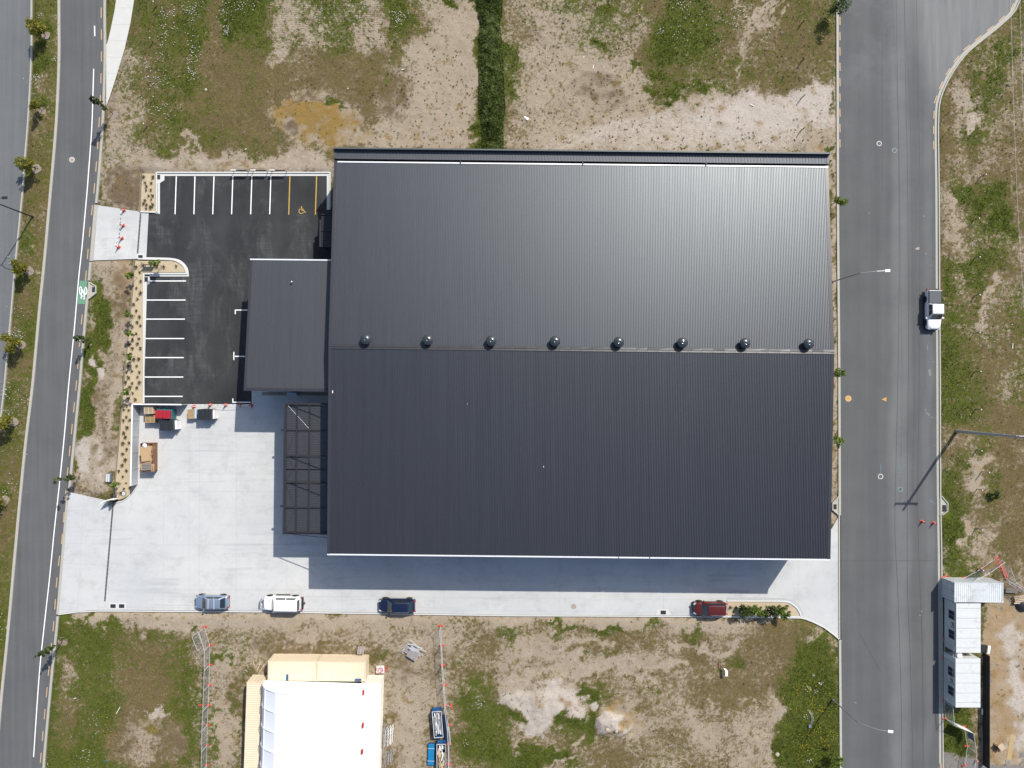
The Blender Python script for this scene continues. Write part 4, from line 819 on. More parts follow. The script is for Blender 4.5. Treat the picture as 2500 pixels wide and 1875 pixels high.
for s_ in (-1, 1):
    b = MB(); u0, u1 = sorted((s_ * HW, s_ * (HW - .36))); e = .075
    b.add([(u0, VR, HR + e), (u1, VR, HR + e), (u1, HD - .1, HN + e), (u0, HD - .1, HN + e)], [(0, 1, 2, 3)]); b.add([(u0, -HD, HS + e), (u1, -HD, HS + e), (u1, VR, HR + e), (u0, VR, HR + e)], [(0, 1, 2, 3)])
    for uu in (u0, u1): b.add([(uu, VR, HR - .25), (uu, VR, HR + e), (uu, HD - .1, HN + e), (uu, HD - .1, HN - .25)], [(0, 1, 2, 3)]); b.add([(uu, -HD, HS - .25), (uu, -HD, HS + e), (uu, VR, HR + e), (uu, VR, HR - .25)], [(0, 1, 2, 3)])
    obj('verge_flashing', b, M['flash_dark'], wh)
b = MB(); z = HR + .085; sn = (HN - HR) / (HD - VR); s2 = (HS - HR) / (HD + VR)
nseg = 46
for i in range(nseg):       # ridge capping laid in lengths, slightly buckled
    u0 = -HW + i * 2 * HW / nseg; u1 = u0 + 2 * HW / nseg - .015; w1, w2 = random.uniform(-.012, .012), random.uniform(-.012, .012)
    b.add([(u0, VR, z + .03), (u1, VR, z + .03), (u1, VR + .26, z + sn * .26 + .012 + w1), (u0, VR + .26, z + sn * .26 + .012 + w2), (u1, VR + .29, z + sn * .29 - .05), (u0, VR + .29, z + sn * .29 - .05), (u1, VR - .04, z - .02), (u0, VR - .04, z - .02), (u1, VR - .24, z + .02 + s2 * .24), (u0, VR - .24, z + .02), (u1, VR - .26, z - .05), (u0, VR - .26, z - .05)], [(0, 1, 2, 3), (3, 2, 4, 5), (1, 0, 7, 6), (7, 9, 8, 6), (9, 11, 10, 8)])
obj('ridge_capping', b, M['ridge'], wh)
# north edge: pale flashing, box gutter strip, parapet
for i in range(4): u0 = -HW + .42 + i * 14.55; b = MB(); b.box(u0, u0 + 14.5, HD - .36, HD - .20, HN + .03, HN + .10); obj('eave_flashing', b, M['flash_white'], wh)
for u in (-HW + 15.0, -HW + 29.5, -HW + 44.1): b = MB(); b.box(u - .06, u + .06, HD - .30, HD - .02, HN + .10, HN + .22); obj('gutter_bracket', b, M['black_steel'], wh)
b = MB(); b.corr((-HW + .35, HD + .12, HN + .27), (2 * HW - .7, 0, 0), (0, .95, .0), (0, 0, 1), .38, .03); b.box(-HW, -HW + .34, HD + .10, HD + 1.06, HN - .2, HN + .32).box(HW - .34, HW, HD + .10, HD + 1.06, HN - .2, HN + .32).box(-HW, HW, HD + .02, HD + .12, HN - .4, HN + .29)
obj('gutter_strip', b, M['canopy_roof'], wh)
b = MB(); b.box(-HW, HW, HD + 1.06, HD + 1.14, HN - .5, HN + .72); obj('parapet', b, M['dark_clad'], wh)
b = MB()
for i in range(10):
    u0 = -HW - .03 + i * (2 * HW + .06) / 10; b.box(u0, u0 + (2 * HW + .06) / 10 - .01, HD + 1.04, HD + 1.22, HN + .72, HN + .76 + random.uniform(0, .01))
obj('parapet_cap', b, M['flash_green'], wh)
for (u0, u1) in ((-HW, 4.6), (4.7, 8.2), (8.3, HW)): b = MB(); b.box(u0, u1, -HD - .17, -HD, HS - .12, HS + .03); obj('gutter', b, M['flash_white'], wh)
# walls
b = MB(); b.corr((-HW + .12, -HD + .05, 0), (2 * HW - .24, 0, 0), (0, 0, HS - .05), (0, -1, 0), .3, .03); w_ = obj('wall', b, M['dark_clad'], wh)
for i, u in enumerate((-20, -8, 6, 20)):
    d_ = MB(); d_.corr((u, -HD + .0, 0), (0, 0, 4.2), (4.2, 0, 0), (0, -1, 0), .25, .04); obj('roller_door', d_, M['galv'], w_)
b = MB(); b.corr((HW - .12, HD + 1.05, 0), (-2 * HW + .24, 0, 0), (0, 0, HN), (0, 1, 0), .3, .03); obj('wall', b, M['dark_clad'], wh)
for s_ in (-1, 1):
    b = MB(); x = s_ * (HW - .1); pr = [(-HD + .05, HS), (VR, HR), (HD, HN), (HD + 1.05, HN)]
    for (v0, h0), (v1, h1) in zip(pr[:-1], pr[1:]):
        n = max(2, int((v1 - v0) / .3))
        for i in range(n):
            a, c_ = v0 + (v1 - v0) * i / n, v0 + (v1 - v0) * (i + 1) / n; m_ = (a + c_) / 2; ha = h0 + (h1 - h0) * i / n; hc = h0 + (h1 - h0) * (i + 1) / n
            b.add([(x, a, 0), (x, m_, 0), (x + s_ * .03, m_, 0), (x + s_ * .03, c_, 0), (x, a, ha), (x, m_, ha), (x + s_ * .03, m_, hc), (x + s_ * .03, c_, hc)], [(0, 1, 5, 4), (1, 2, 6, 5), (2, 3, 7, 6)])
    w_ = obj('wall', b, M['dark_clad'], wh)
    if s_ < 0:
        for v in (-20.5, -14.5, -9.0):
            d_ = MB(); d_.corr((x - .05, v, 0), (0, 0, 4.4), (0, 4.2, 0), (-1, 0, 0), .25, .04); obj('roller_door', d_, M['galv'], w_)
# round ridge ventilators
for i, (x, y) in enumerate(((892, 828.5), (1043.6, 829.8), (1199, 832), (1355.5, 833), (1511.5, 835), (1667, 836.5), (1820.5, 837.5), (1976, 839))):
    p = to_local(W(x, y, 9.35)); base = HR + sn * (p.y - VR)
    b = MB(); b.lathe([(.36, base - .15), (.36, base + .60), (.44, base + .62)], 20, (p.x, p.y, 0)); o = obj('vent_neck', b, M['flash_dark'], wh, smooth=True)
    b = MB(); b.lathe([(.50, base + .56), (.60, base + .62), (.61, base + .72), (.56, base + .82), (.43, base + .92), (.22, base + .99), (.13, base + 1.01), (.10, base + .98), (.01, base + .99)], 28, (p.x, p.y, 0)); hd = obj('vent_hood', b, None or M['vent'] if 'vent' in M else M['flash_dark'], o, smooth=True)
# scraps left on the roof
for x, y, a_, b_, lb in ((813, 956.5, .05, .16, 'small white strip on the dark roof near the west edge'), (1327, 1139, .03, .08, 'tiny white scrap in the middle of the dark south roof slope'), (1141, 986, .02, .05, 'white speck on the dark roof below the second vent'), (802, 1207, .05, .02, 'white speck on the roof edge above the loading canopy')):
    p = to_local(W(x, y, 8.3)); c_ = MB(); c_.box(p.x - a_, p.x + a_, p.y - b_, p.y + b_, 0, .02); hz = HS + (HR - HS) * (p.y + HD) / (HD + VR) + .06; tag(obj('packing_scrap', c_, M['plastic_white'], None, (0, 0, 0)), lb, 'scrap', 'scraps on the roof')
for o in [o for o in C.objects if o.name.startswith('packing_scrap')]:
    # place in the building frame, resting on the rib tops
    me = o.data; c0 = sum((v.co for v in me.vertices), Vector()) / 8; hz = HS + (HR - HS) * (c0.y + HD) / (HD + VR) + .05
    for v in me.vertices: v.co = v.co - Vector((c0.x, c0.y, 0))
    c, s_ = math.cos(BR), math.sin(BR); o.location = (BO.x + c0.x * c - c0.y * s_, BO.y + c0.x * s_ + c0.y * c, hz)
# ---------------------------------------------------------------- office annex
AN, AS_ = 5.9, 6.9
nw = to_local(W(611.5, 635, AN)); sw = to_local(W(595.7, 953, AS_)); uW = (nw.x + sw.x) / 2; vN, vS = nw.y, sw.y; uE = -HW - .02
an = thing('office_annex', 'low office annex with its own charcoal ribbed roof beside the warehouse', 'building', BO, BR)
rf = MB(); rf.corr((nw.x, vN, AN), (uE - nw.x, 0, 0), (0, vS - vN, AS_ - AN), (0, 0, 1), .19, .04, rows=4)
for i, v in enumerate(rf.v):   # the west edge is slightly skewed
    t = (v[1] - vN) / (vS - vN); f_ = (uE - v[0]) / (uE - nw.x); rf.v[i] = (v[0] + (sw.x - nw.x) * t * f_, v[1], v[2])
obj('roof', rf, M['canopy_roof'], an)
b = MB()
e = .06; b.add([(nw.x - .02, vN, AN + e), (nw.x + .25, vN, AN + e), (sw.x + .25, vS, AS_ + e), (sw.x - .02, vS, AS_ + e), (nw.x - .02, vN, AN - .3), (sw.x - .02, vS, AS_ - .3)], [(0, 3, 2, 1), (0, 4, 5, 3)])
b.box(sw.x, uE, vS - .02, vS + .32, AS_ + .03, AS_ + .075).box(sw.x, uE, vS - .05, vS - .02, AS_ - .3, AS_ + .06); obj('verge_flashing', b, M['flash_dark'], an)
b = MB(); b.box(nw.x - .05, uE, vN + .02, vN + .17, AN - .12, AN + .03); obj('gutter', b, M['flash_white'], an)
b = MB(); b.box(nw.x + .3, uE, vN - .25, vN - .15, 0, AN - .1); b.box(nw.x + .3, nw.x + .4, vS + .5, vN - .25, 0, AN - .1); w_ = obj('wall', b, M['dark_clad'], an)
b = MB(); b.box(nw.x + .3, uE, vS + .42, vS + .52, 0, AS_ - .3); obj('wall', b, M['dark_clad'], an)
for v in (vN - 4, vN - 8, vN - 12):
    g = MB(); g.box(nw.x + .27, nw.x + .29, v - 2.2, v, .9, 2.4); f_ = obj('window', g, M['glass'], w_)
p = to_local(W(712.5, 688, 6.4)); b = MB(); b.lathe([(.04, 0), (.04, .35), (.09, .36), (.09, .46), (.02, .5)], 10, (p.x, p.y, AN + .15)); obj('vent_pipe', b, M['galv_light'], an)
# ---------------------------------------------------------------- entrance canopy
ec = thing('entrance_canopy', 'small dark ribbed canopy over the entrance at the shaded corner', 'canopy', BO, BR)
a = to_local(W(783.5, 601, 3.0)); c_ = to_local(W(784.7, 524.6, 3.0)); u1 = -HW + .08
b = MB(); b.corr((a.x, a.y, 2.98), (0, c_.y - a.y, 0), (u1 - a.x, 0, .12), (0, 0, 1), .2, .035); obj('roof', b, M['canopy_shaded'], ec)
b = MB(); b.box(a.x - .20, a.x - .02, a.y - .05, c_.y - .6, 2.86, 3.0); obj('gutter', b, M['flash_dark'], ec)
for ya, yb, zz in ((c_.y, c_.y + .08, 3.2), (a.y - .08, a.y, 3.05)): b = MB(); b.box(a.x, u1, ya, yb, 2.75, zz); obj('fascia', b, M['black_steel'], ec)
for v in (a.y + .1, c_.y - .1):
    b = MB(); b.tube([(a.x + .15, v, 0), (a.x + .15, v, 2.95)], .06, 8); obj('post', b, M['black_steel'], ec)
b = MB(); b.bar((a.x, (a.y + c_.y) / 2, 3.07), (u1, (a.y + c_.y) / 2, 3.2), .08, .1); obj('beam', b, M['black_steel'], ec)
# sloping wing wall beside the entrance
# ---------------------------------------------------------------- loading canopy
lc = thing('loading_canopy', 'long steel framed loading canopy hung on the west wall over the yard', 'canopy', BO, BR)
HC = 5.2; a = to_local(W(693.5, 1302, HC)); c_ = to_local(W(699, 985, HC)); v0, v1 = a.y, c_.y; ux = (a.x + c_.x) / 2
b = MB(); b.corr((ux, v0, HC), (0, v1 - v0, 0), (u1 - ux, 0, .05), (0, 0, 1), .21, .045); obj('roof', b, M['canopy_roof'], lc)
b = MB(); b.box(ux - .24, ux - .02, v0 - .1, v1 + .1, HC - .2, HC + .05); obj('gutter', b, M['flash_dark'], lc)
for va in (v0 - .1, v1): b = MB(); b.box(ux, u1, va, va + .1, HC - .15, HC + .07); obj('end_flashing', b, M['flash_dark'], lc)
def vy(y): return to_local(W(760, y, HC)).y
for x in (ux + .08, to_local(W(723.5, 1150, 5.4)).x, to_local(W(754.5, 1150, 5.4)).x, u1 - .55):
    b = MB(); b.box(x - .06, x + .06, v0 + .05, v1 - .05, HC + .07, HC + .24); obj('purlin', b, M['black_steel'], lc)
for y, wd in ((988, .16), (1050, .10), (1113.5, .17), (1144.5, .09), (1177.5, .17), (1239, .10), (1299, .13)):
    v = vy(y); b = MB(); b.box(ux + .05, u1 - .1, v - wd / 2, v + wd / 2, HC + .06, HC + .22); obj('rafter', b, M['black_steel'], lc)
for y in (988, 1113.5, 1177.5, 1303):
    v = vy(y); b = MB(); b.tube([(ux + .55, v, HC + .2), (u1, v, HC + 2.35)], .05, 8); obj('tie_rod', b, M['black_steel'], lc)
for (ya, yb, xa, xb) in ((990, 1050, 703, 758), (1050, 1111, 722, 700), (1115, 1143, 703, 718), (1143, 1176, 717, 697), (1179, 1238, 697, 720), (1239, 1298, 721, 696), (1240, 1280, 752, 790), (1054, 1080, 757, 785)):
    A_ = to_local(W(xa, ya, HC + .1)); B_ = to_local(W(xb, yb, HC + .1)); b = MB(); b.tube([(A_.x, A_.y, HC + .12), (B_.x, B_.y, HC + .12)], .014, 6); obj('brace_rod', b, M['galv_light'] if ya == 990 else M['black_steel'], lc)
for y in (1051, 1237):
    v = vy(y); b = MB(); b.box(ux - .62, ux - .28, v - .12, v + .12, HC - .28, HC - .18).box(ux - .3, ux - .2, v - .03, v + .03, HC - .3, HC - .1); tag(obj('floodlight', b, M['black_steel'], lc))
for v in (v0 + .4, (v0 + v1) / 2, v1 - .4):
    b = MB(); b.box(u1 - .06, u1 + .0, v - .1, v + .1, HC - 1.5, HC + .2); obj('wall_bracket', b, M['black_steel'], lc)
# heat pump beside the annex
p = W(714, 962, .9); hp = thing('heat_pump', 'pale box shaped heat pump standing against the south side of the annex', 'heat pump', (p.x, p.y, .03))
b = MB(); b.box(-.5, .5, -.18, .18, .12, .9); obj('casing', b, M['unit_grey'], hp, bevel=.03); b = MB(); b.lathe([(.26, 0), (.26, .01)], 18, (0, 0, 0)); f_ = obj('fan_guard', b, M['black_steel'], hp, (-.15, -.19, .5)); f_.rotation_euler = (PI / 2, 0, 0)
for x in (-.4, .3): b = MB(); b.box(x, x + .1, -.2, .2, 0, .12); obj('foot_rail', b, M['black_steel'], hp)
b = MB(); b.sheet(px([(640, 957), (700, 957), (700, 965), (640, 965)]), .022); b.sheet(px([(728, 957), (836, 958), (836, 966), (728, 965)]), .022); struct('gravel_strip', b, M['mulch_ring'])
# ---------------------------------------------------------------- containers, tent, cabins
def container(label, L, loc, rotz, m, group, Wd=2.44, Hh=2.59, doors='-x', pitch=.28):
    t = thing('shipping_container', label, 'shipping container', loc, rotz, group); x0, x1, y0, y1 = -L / 2, L / 2, -Wd / 2, Wd / 2
    b = MB(); b.corr((x0 + .12, y0 + .08, Hh - .07), (L - .24, 0, 0), (0, Wd - .16, 0), (0, 0, 1), pitch, .035, frac=.6); obj('roof', b, m, t)
    for y, n in ((y0 + .03, -1), (y1 - .03, 1)):
        b = MB(); b.corr((x0 + .12, y, .15), (L - .24, 0, 0), (0, 0, Hh - .27), (0, n, 0), .28, .03, frac=.6); obj('side_wall', b, m, t)
    dx = x0 if doors == '-x' else x1; ex = x1 if doors == '-x' else x0; sg = 1 if dx > 0 else -1
    b = MB(); b.corr((ex - (-sg) * .03, y0 + .1, .15), (0, Wd - .2, 0), (0, 0, Hh - .27), (-sg, 0, 0), .28, .03); obj('end_wall', b, m, t)
    for k_ in (-1, 1):
        b = MB(); b.box(dx - sg * .06, dx - sg * .02, min(k_ * .02, k_ * (Wd / 2 - .1)), max(k_ * .02, k_ * (Wd / 2 - .1)), .15, Hh - .12)
        for z in (.6, 1.1, 1.6, 2.1): b.box(dx - sg * .03, dx - sg * .005, min(k_ * .08, k_ * 1.05), max(k_ * .08, k_ * 1.05), z, z + .12)
        d_ = obj('door', b, m, t)
        for yy in (.35, .85):
            b = MB(); b.tube([(dx + sg * .01, k_ * yy, .2), (dx + sg * .01, k_ * yy, Hh - .15)], .018, 6); obj('lock_rod', b, M['galv'], d_)
    b = MB()
    for y in (y0, y1 - .1):
        b.box(x0 + .15, x1 - .15, y, y + .1, 0, .15).box(x0 + .15, x1 - .15, y + .01, y + .09, Hh - .12, Hh - .035)
    for x in (x0, x1 - .1):
        b.box(x + .005, x + .095, y0 + .15, y1 - .15, 0, .15).box(x + .005, x + .095, y0 + .15, y1 - .15, Hh - .12, Hh - .03)
        for y in (y0 + .005, y1 - .105): b.box(x + .003, x + .103, y, y + .1, .14, Hh - .13)
    obj('frame', b, m, t)
    cs = MB(); cs.box(-.09, .09, -.08, .08, 0, .12); cs.lathe([(.045, .12), (.045, .123)], 8)
    first = None
    for x in (x0 + .09, x1 - .09):
        for y in (y0 + .08, y1 - .08):
            for z in (0, Hh - .12):
                if first is None: first = obj('corner_casting', cs, m, t, (x, y, z))
                else: c2 = first.copy(); C.objects.link(c2); c2.parent = t; c2.location = (x, y, z)
    return t
GC = 'shipping containers around the white tent'
zc = .05
a = W(653.2, 1614.5, 2.64); container('cream shipping container at the north west corner of the white tent', 6.06, (a.x + 3.05, a.y - 1.22, zc), -.012, M['cream_steel'], GC)
container('cream shipping container at the north east corner of the white tent', 6.06, (a.x + 9.15, a.y - 1.29, zc), -.008, M['cream_steel'], GC, doors='x')
a = W(602, 1666, 2.64); c, s_ = math.cos(-.034), math.sin(-.034); container('long cream container with door bars, west of the white tent', 12.19, (a.x + 1.22 - .034 * 6.1, a.y - 6.1 - .04, zc), PI / 2 - .034, M['cream_steel'], GC, doors='x')
a = W(930.5, 1667.6, 2.64); container('ivory container along the east side of the white tent', 12.19, (a.x - 1.22 - .028 * 6.1, a.y - 6.1, zc), PI / 2 - .028, M['ivory_steel'], GC)
# tent on the containers
tl, tr = W(646, 1664, 2.66), W(887, 1664, 2.66); tcx = (tl.x + tr.x) / 2; hw = (tr.x - tl.x) / 2; tz = 2.68
tent = thing('tent_shelter', 'large white arched fabric shelter spanning between the containers', 'tent', (tcx, tl.y, tz), -.03)
NB_ = 16; RISE = 4.1
def arc(t, sc_=1.0): ang = PI * (1 - t); c1 = math.cos(ang); s1 = math.sin(ang); return (hw * sc_ * (abs(c1) ** .92) * (1 if c1 > 0 else -1), RISE * sc_ * (max(s1, 0) ** .80))
Lt = 24.0; nb = 10
fa = [0, .012, .075, .17, .30, .42, .5, .58, .70, .83, .925, .988, 1.0]
for k_ in range(nb):
    y0, y1 = -k_ * 2.4, -(k_ + 1) * 2.4; b = MB(); n = len(fa); sub = 5
    for j in range(sub + 1):
        f_ = j / sub; sag = 1 - .007 * math.sin(PI * f_)
        for t in fa: x, z = arc(t, sag); b.v.append((x, y0 + (y1 - y0) * f_, z))
    for j in range(sub):
        for i in range(n - 1): b.f.append([j * n + i, j * n + i + 1, (j + 1) * n + i + 1, (j + 1) * n + i]); b.mi.append(0)
    obj('fabric_panel', b, M['fabric'], tent)
    b = MB(); b.tube([(arc(t, 1.005)[0], y0, arc(t, 1.005)[1]) for t in np.linspace(0, 1, 31)], .03, 6); obj('arch_rib', b, M['fabric'], tent)
for y in (-.02, -Lt):
    b = MB(); pts = [(arc(t, .99)[0], y, arc(t, .99)[1]) for t in np.linspace(0, 1, 31)]; b.add(pts + [(0, y, 0)], [(i, i + 1, 31) for i in range(30)]); obj('gable_panel', b, M['fabric'], tent)
for t in (.17, .42, .58, .83):
    b = MB(); x, z = arc(t, 1.002); b.tube([(x, 0, z), (x, -Lt, z)], .03, 6); obj('purlin', b, M['fabric'], tent)
ST = 'red ratchet strap covers along the tent foot'
def local_box(name, m, x, y, sx_, sy_, h0, hh, rot=0, **t):
    p = W(x, y, h0 + hh); b = MB(); b.box(-sx_ / 2, sx_ / 2, -sy_ / 2, sy_ / 2, 0, hh); o = obj(name, b, m, None, (p.x, p.y, h0), rot, bevel=min(.03, hh / 3)); tag(o, **t); return o
for i, (x, y) in enumerate(((643.2, 1677), (641, 1719), (639.8, 1758.5), (638, 1805), (636, 1856))):
    local_box('strap_block', M['red_plastic'], x, y, .20, .56, 2.64, .22, -.03, label=['northernmost', 'second', 'third', 'fourth', 'fifth'][i] + ' red block down the west foot of the white tent', cat='strap block', group=ST)
for i, (x, y) in enumerate(((886.6, 1692), (885.6, 1772), (884, 1836.5))):
    local_box('strap_block', M['red_plastic'], x, y, .20, .58, 2.64, .30, -.03, label=['northernmost', 'middle', 'southern'][i] + ' red block on the east foot of the white tent', cat='strap block', group=ST)
local_box('blue_drum', M['blue_paint'], 701, 1654.5, .24, .72, 2.62, .2, 0, label='upright blue block lying on the cream container near the tent', cat='block')
local_box('blue_drum', M['blue_paint'], 874, 1660.5, .78, .22, 2.62, .2, -.02, label='blue block lying crosswise on the container roof near the tent corner', cat='block')
for i, x in enumerate((659, 672, 688.6, 730, 763.5, 784.4, 809.4, 834)):
    local_box('lashing_hook', M['galv'], x, 1657.5 + i * .3, .05, .2, 2.62, .08, .2, label=['first', 'second', 'third', 'fourth', 'fifth', 'sixth', 'seventh', 'last'][i] + ' small dark lashing hook from the left along the north edge of the tent', cat='hook', group='lashing hooks on the container roof')
def cabin(label, nwpx, Wd, Ln_, Hh):
    a = W(*nwpx, Hh); t = thing('site_cabin', label, 'portable cabin', (a.x + Wd / 2, a.y - Ln_ / 2, .05), 0, 'white site cabins')
    x0, x1, y0, y1 = -Wd / 2, Wd / 2, -Ln_ / 2, Ln_ / 2
    b = MB(); b.box(x0 + .03, x1 - .03, y0 + .03, y1 - .03, .12, Hh - .12); wl = obj('wall', b, M['cabin_white'], t)
    ys_ = [y1, y1 - .66, y1 - 1.98, y1 - 3.30, y1 - 4.62, y1 - 5.94 + .4, y0]; ys_ = [y1, y1 - .62, y1 - 1.86, y1 - 3.1, y1 - 4.34, y0 + .62, y0]
    for i in range(6):
        b = MB(); b.box(x0, x1, ys_[i + 1] + .028, ys_[i] - .028, Hh - .12, Hh - .02); obj('roof_panel', b, M['cabin_white'], t, bevel=.015)
    b = MB(); b.box(x0 - .0, x1, y0, y1, Hh - .135, Hh - .05); obj('roof_edge', b, M['galv'], t)
    for yc in (y1 - 1.7, y1 - 4.15) if 'northern' in label else (y1 - 2.0, y1 - 4.4):
        b = MB(); b.box(x0 - .0, x0 + .03, yc - .56, yc + .56, 1.0, 2.15); w_ = obj('window', b, M['pole_grey'], t)
        for k_ in (-1, 1):
            b = MB(); b.box(x0 - .012, x0 + .0, yc + k_ * .27 - .23, yc + k_ * .27 + .23, 1.07, 2.08); obj('pane', b, M['glass_cabin'], w_)
    ym = y1 - 2.93 if 'northern' in label else y1 - 3.2
    b = MB(); xs_ = x0 + .022
    # company mark: bold block, short bar and a hooked stroke
    def q(ya, yb, za, zb): b.box(xs_ - .006, xs_ + .02, ym - yb, ym - ya, za, zb)
    q(-.34, .04, 1.72, 1.95); q(-.34, -.18, 1.48, 1.72); q(.12, .3, 1.48, 1.62); q(-.02, .34, 1.98, 2.06); q(.27, .34, 1.66, 1.98); q(.08, .14, 1.66, 1.9)
    obj('company_mark', b, M['logo_blue'], wl)
    dy = y0 + 1.15 if 'northern' in label else y1 - .75
    b = MB(); b.box(x0 + .012, x0 + .035, dy - .02, dy + .02, .15, 2.1); b.box(x0 + .012, x0 + .035, dy - .45, dy + .02, 2.06, 2.1); obj('panel_trim', b, M['pole_grey'], wl)
    b = MB()
    for y in (y0 + .5, 0, y1 - .5): b.box(x0 + .1, x1 - .1, y - .1, y + .1, -.05, .12)
    obj('skid', b, M['black_steel'], t)
    b = MB(); b.box(x1 - .05, x1 - .02, -.45, .45, .15, 2.15); obj('door', b, M['galv_light'], t)
    return t
cabin('northern white site cabin with panelled roof, next to the corrugated container', (2334, 1473), 3.06, 6.17, 2.5)
cabin('southern white site cabin with a scuffed roof and blue mark on its wall', (2332.5, 1607), 3.1, 6.14, 2.5)
a = W(2330.6, 1423, 2.64); container('grey corrugated container across the north end of the site cabins', 6.08, (a.x + 3.04, a.y - 1.22, zc), -.006, M['grey_steel'], None, doors='-x', pitch=.24)
# ---------------------------------------------------------------- vehicles (nose towards +x)
def paint(name, col, metal=.3, rough=.25): return mat(name, col, rough, metal, var=.03, vscale=.5, coat=.8)
def car(name, label, cat, loc, rotz, L, Wd, prof, house, pm, extras=None, wheels=(.8, .78), wr=.33, black_bumper=False):
    """prof: list of (x fraction, half width fraction, deck height, belt height); house: (x0,x1,x2,x3, roof z, half width roof)"""
    t = thing(name, label, cat, loc, rotz); n = len(prof); b = MB(); hw = Wd / 2; ring = 11
    for (f, wf, dk, bz) in prof:
        x = (f - .5) * L; w_ = hw * wf
        for (yy, zz) in ((-.86, .24), (-.985, .34), (-1.0, bz * .72), (-.965, bz), (-.80, dk), (0, dk + .025), (.80, dk), (.965, bz), (1.0, bz * .72), (.985, .34), (.86, .24)): b.v.append((x, yy * w_, zz))
    for i in range(n - 1):
        for j in range(ring - 1): a = i * ring + j; b.f.append([a, a + ring, a + ring + 1, a + 1]); b.mi.append(0)
        b.f.append([i * ring, i * ring + ring - 1, (i + 1) * ring + ring - 1, (i + 1) * ring]); b.mi.append(0)
    b.f.append(list(range(ring))); b.mi.append(0); b.f.append([(n - 1) * ring + j for j in range(ring)][::-1]); b.mi.append(0)
    body = obj('body', b, pm, t, smooth=True); sub = body.modifiers.new('s', 'SUBSURF'); sub.levels = 1; sub.render_levels = 1
    x0, x1, x2, x3, rz, rw = house; X = lambda f: (f - .5) * L; zb = prof[len(prof) // 2][2] - .05; bw = hw * .87
    # greenhouse: pillars and roof in body colour, glass proud of it
    b = MB(); k_ = [(X(x0), bw, zb), (X(x3), bw, zb)]; 
    lo = [(X(x0), -bw), (X(x3), -bw), (X(x3), bw), (X(x0), bw)]; up = [(X(x1), -rw), (X(x2), -rw), (X(x2), rw), (X(x1), rw)]
    b.add([(p[0], p[1], zb) for p in lo] + [(p[0], p[1], rz) for p in up], [(0, 1, 5, 4), (1, 2, 6, 5), (2, 3, 7, 6), (3, 0, 4, 7), (4, 5, 6, 7)])
    obj('roof', b, pm, t, bevel=.07, smooth=True)
    def quad(P4, inset_u, inset_v, off, name, m, par=t):
        P4 = [Vector(p) for p in P4]; c_ = sum(P4, Vector()) / 4; nrm = (P4[1] - P4[0]).cross(P4[3] - P4[0]).normalized()
        if nrm.dot(c_ - Vector((c_.x * .0, 0, .5))) < 0: nrm = -nrm
        def bl(u, v): return (P4[0] * (1 - u) * (1 - v) + P4[1] * u * (1 - v) + P4[2] * u * v + P4[3] * (1 - u) * v) + nrm * off
        b = MB(); nu = 6
        for i in range(nu + 1):
            u = inset_u + (1 - 2 * inset_u) * i / nu; bow = .03 * math.sin(PI * i / nu)
            for v in (inset_v, .5, 1 - inset_v): b.v.append(tuple(bl(u, v) + nrm * bow))
        for i in range(nu):
            for j in range(2): a = i * 3 + j; b.f.append([a, a + 3, a + 4, a + 1]); b.mi.append(0)
        return obj(name, b, m, par, smooth=True)
    zt = rz
    quad([(X(x3), -bw, zb), (X(x3), bw, zb), (X(x2), rw, zt), (X(x2), -rw, zt)], .05, .10, .012, 'windscreen', M['glass'])
    quad([(X(x0), bw, zb), (X(x0), -bw, zb), (X(x1), -rw, zt), (X(x1), rw, zt)], .07, .14, .012, 'rear_window', M['glass'])
    for s_ in (-1, 1):
        for (f0, f1) in ((.10, .47), (.50, .88)):
            pa = lambda f, z: ((X(x0) + (X(x3) - X(x0)) * f) * (1 - z) + (X(x1) + (X(x2) - X(x1)) * f) * z, s_ * (bw * (1 - z) + rw * z), zb + (zt - zb) * z)
            b = MB(); b.add([tuple(Vector(pa(f0, .16)) + Vector((0, s_ * .012, .004))), tuple(Vector(pa(f1, .16)) + Vector((0, s_ * .012, .004))), tuple(Vector(pa(f1, .84)) + Vector((0, s_ * .012, .004))), tuple(Vector(pa(f0, .84)) + Vector((0, s_ * .012, .004)))], [(0, 1, 2, 3)]); obj('side_window', b, M['glass'], t)
        xw = X(x3) - .25
        b = MB(); b.box(xw - .06, xw + .12, s_ * (hw * .97) - .02 if s_ > 0 else -hw - .2, hw + .2 if s_ > 0 else -(hw * .97) + .02, .92, 1.06); obj('mirror', b, pm, t, bevel=.03)
        pf = prof[-2]; xh = X(pf[0]); w_ = hw * pf[1]
        b = MB(); b.add([(xh - .30, s_ * w_ * .97, pf[2] - .02), (xh + .10, s_ * w_ * .93, pf[2] - .09), (xh + .24, s_ * w_ * .60, pf[2] - .07), (xh + .06, s_ * w_ * .62, pf[2] + .015)], [(0, 1, 2, 3) if s_ < 0 else (3, 2, 1, 0)]); obj('headlight', b, M['lamp_clear'], t)
        pf = prof[1]; xh = X(pf[0]); w_ = hw * pf[1]
        b = MB(); b.box(xh - .17, xh + .05, min(s_ * w_ * .72, s_ * w_ * .985), max(s_ * w_ * .72, s_ * w_ * .985), .70, .86); obj('tail_light', b, M['lamp_red'], t, bevel=.03)
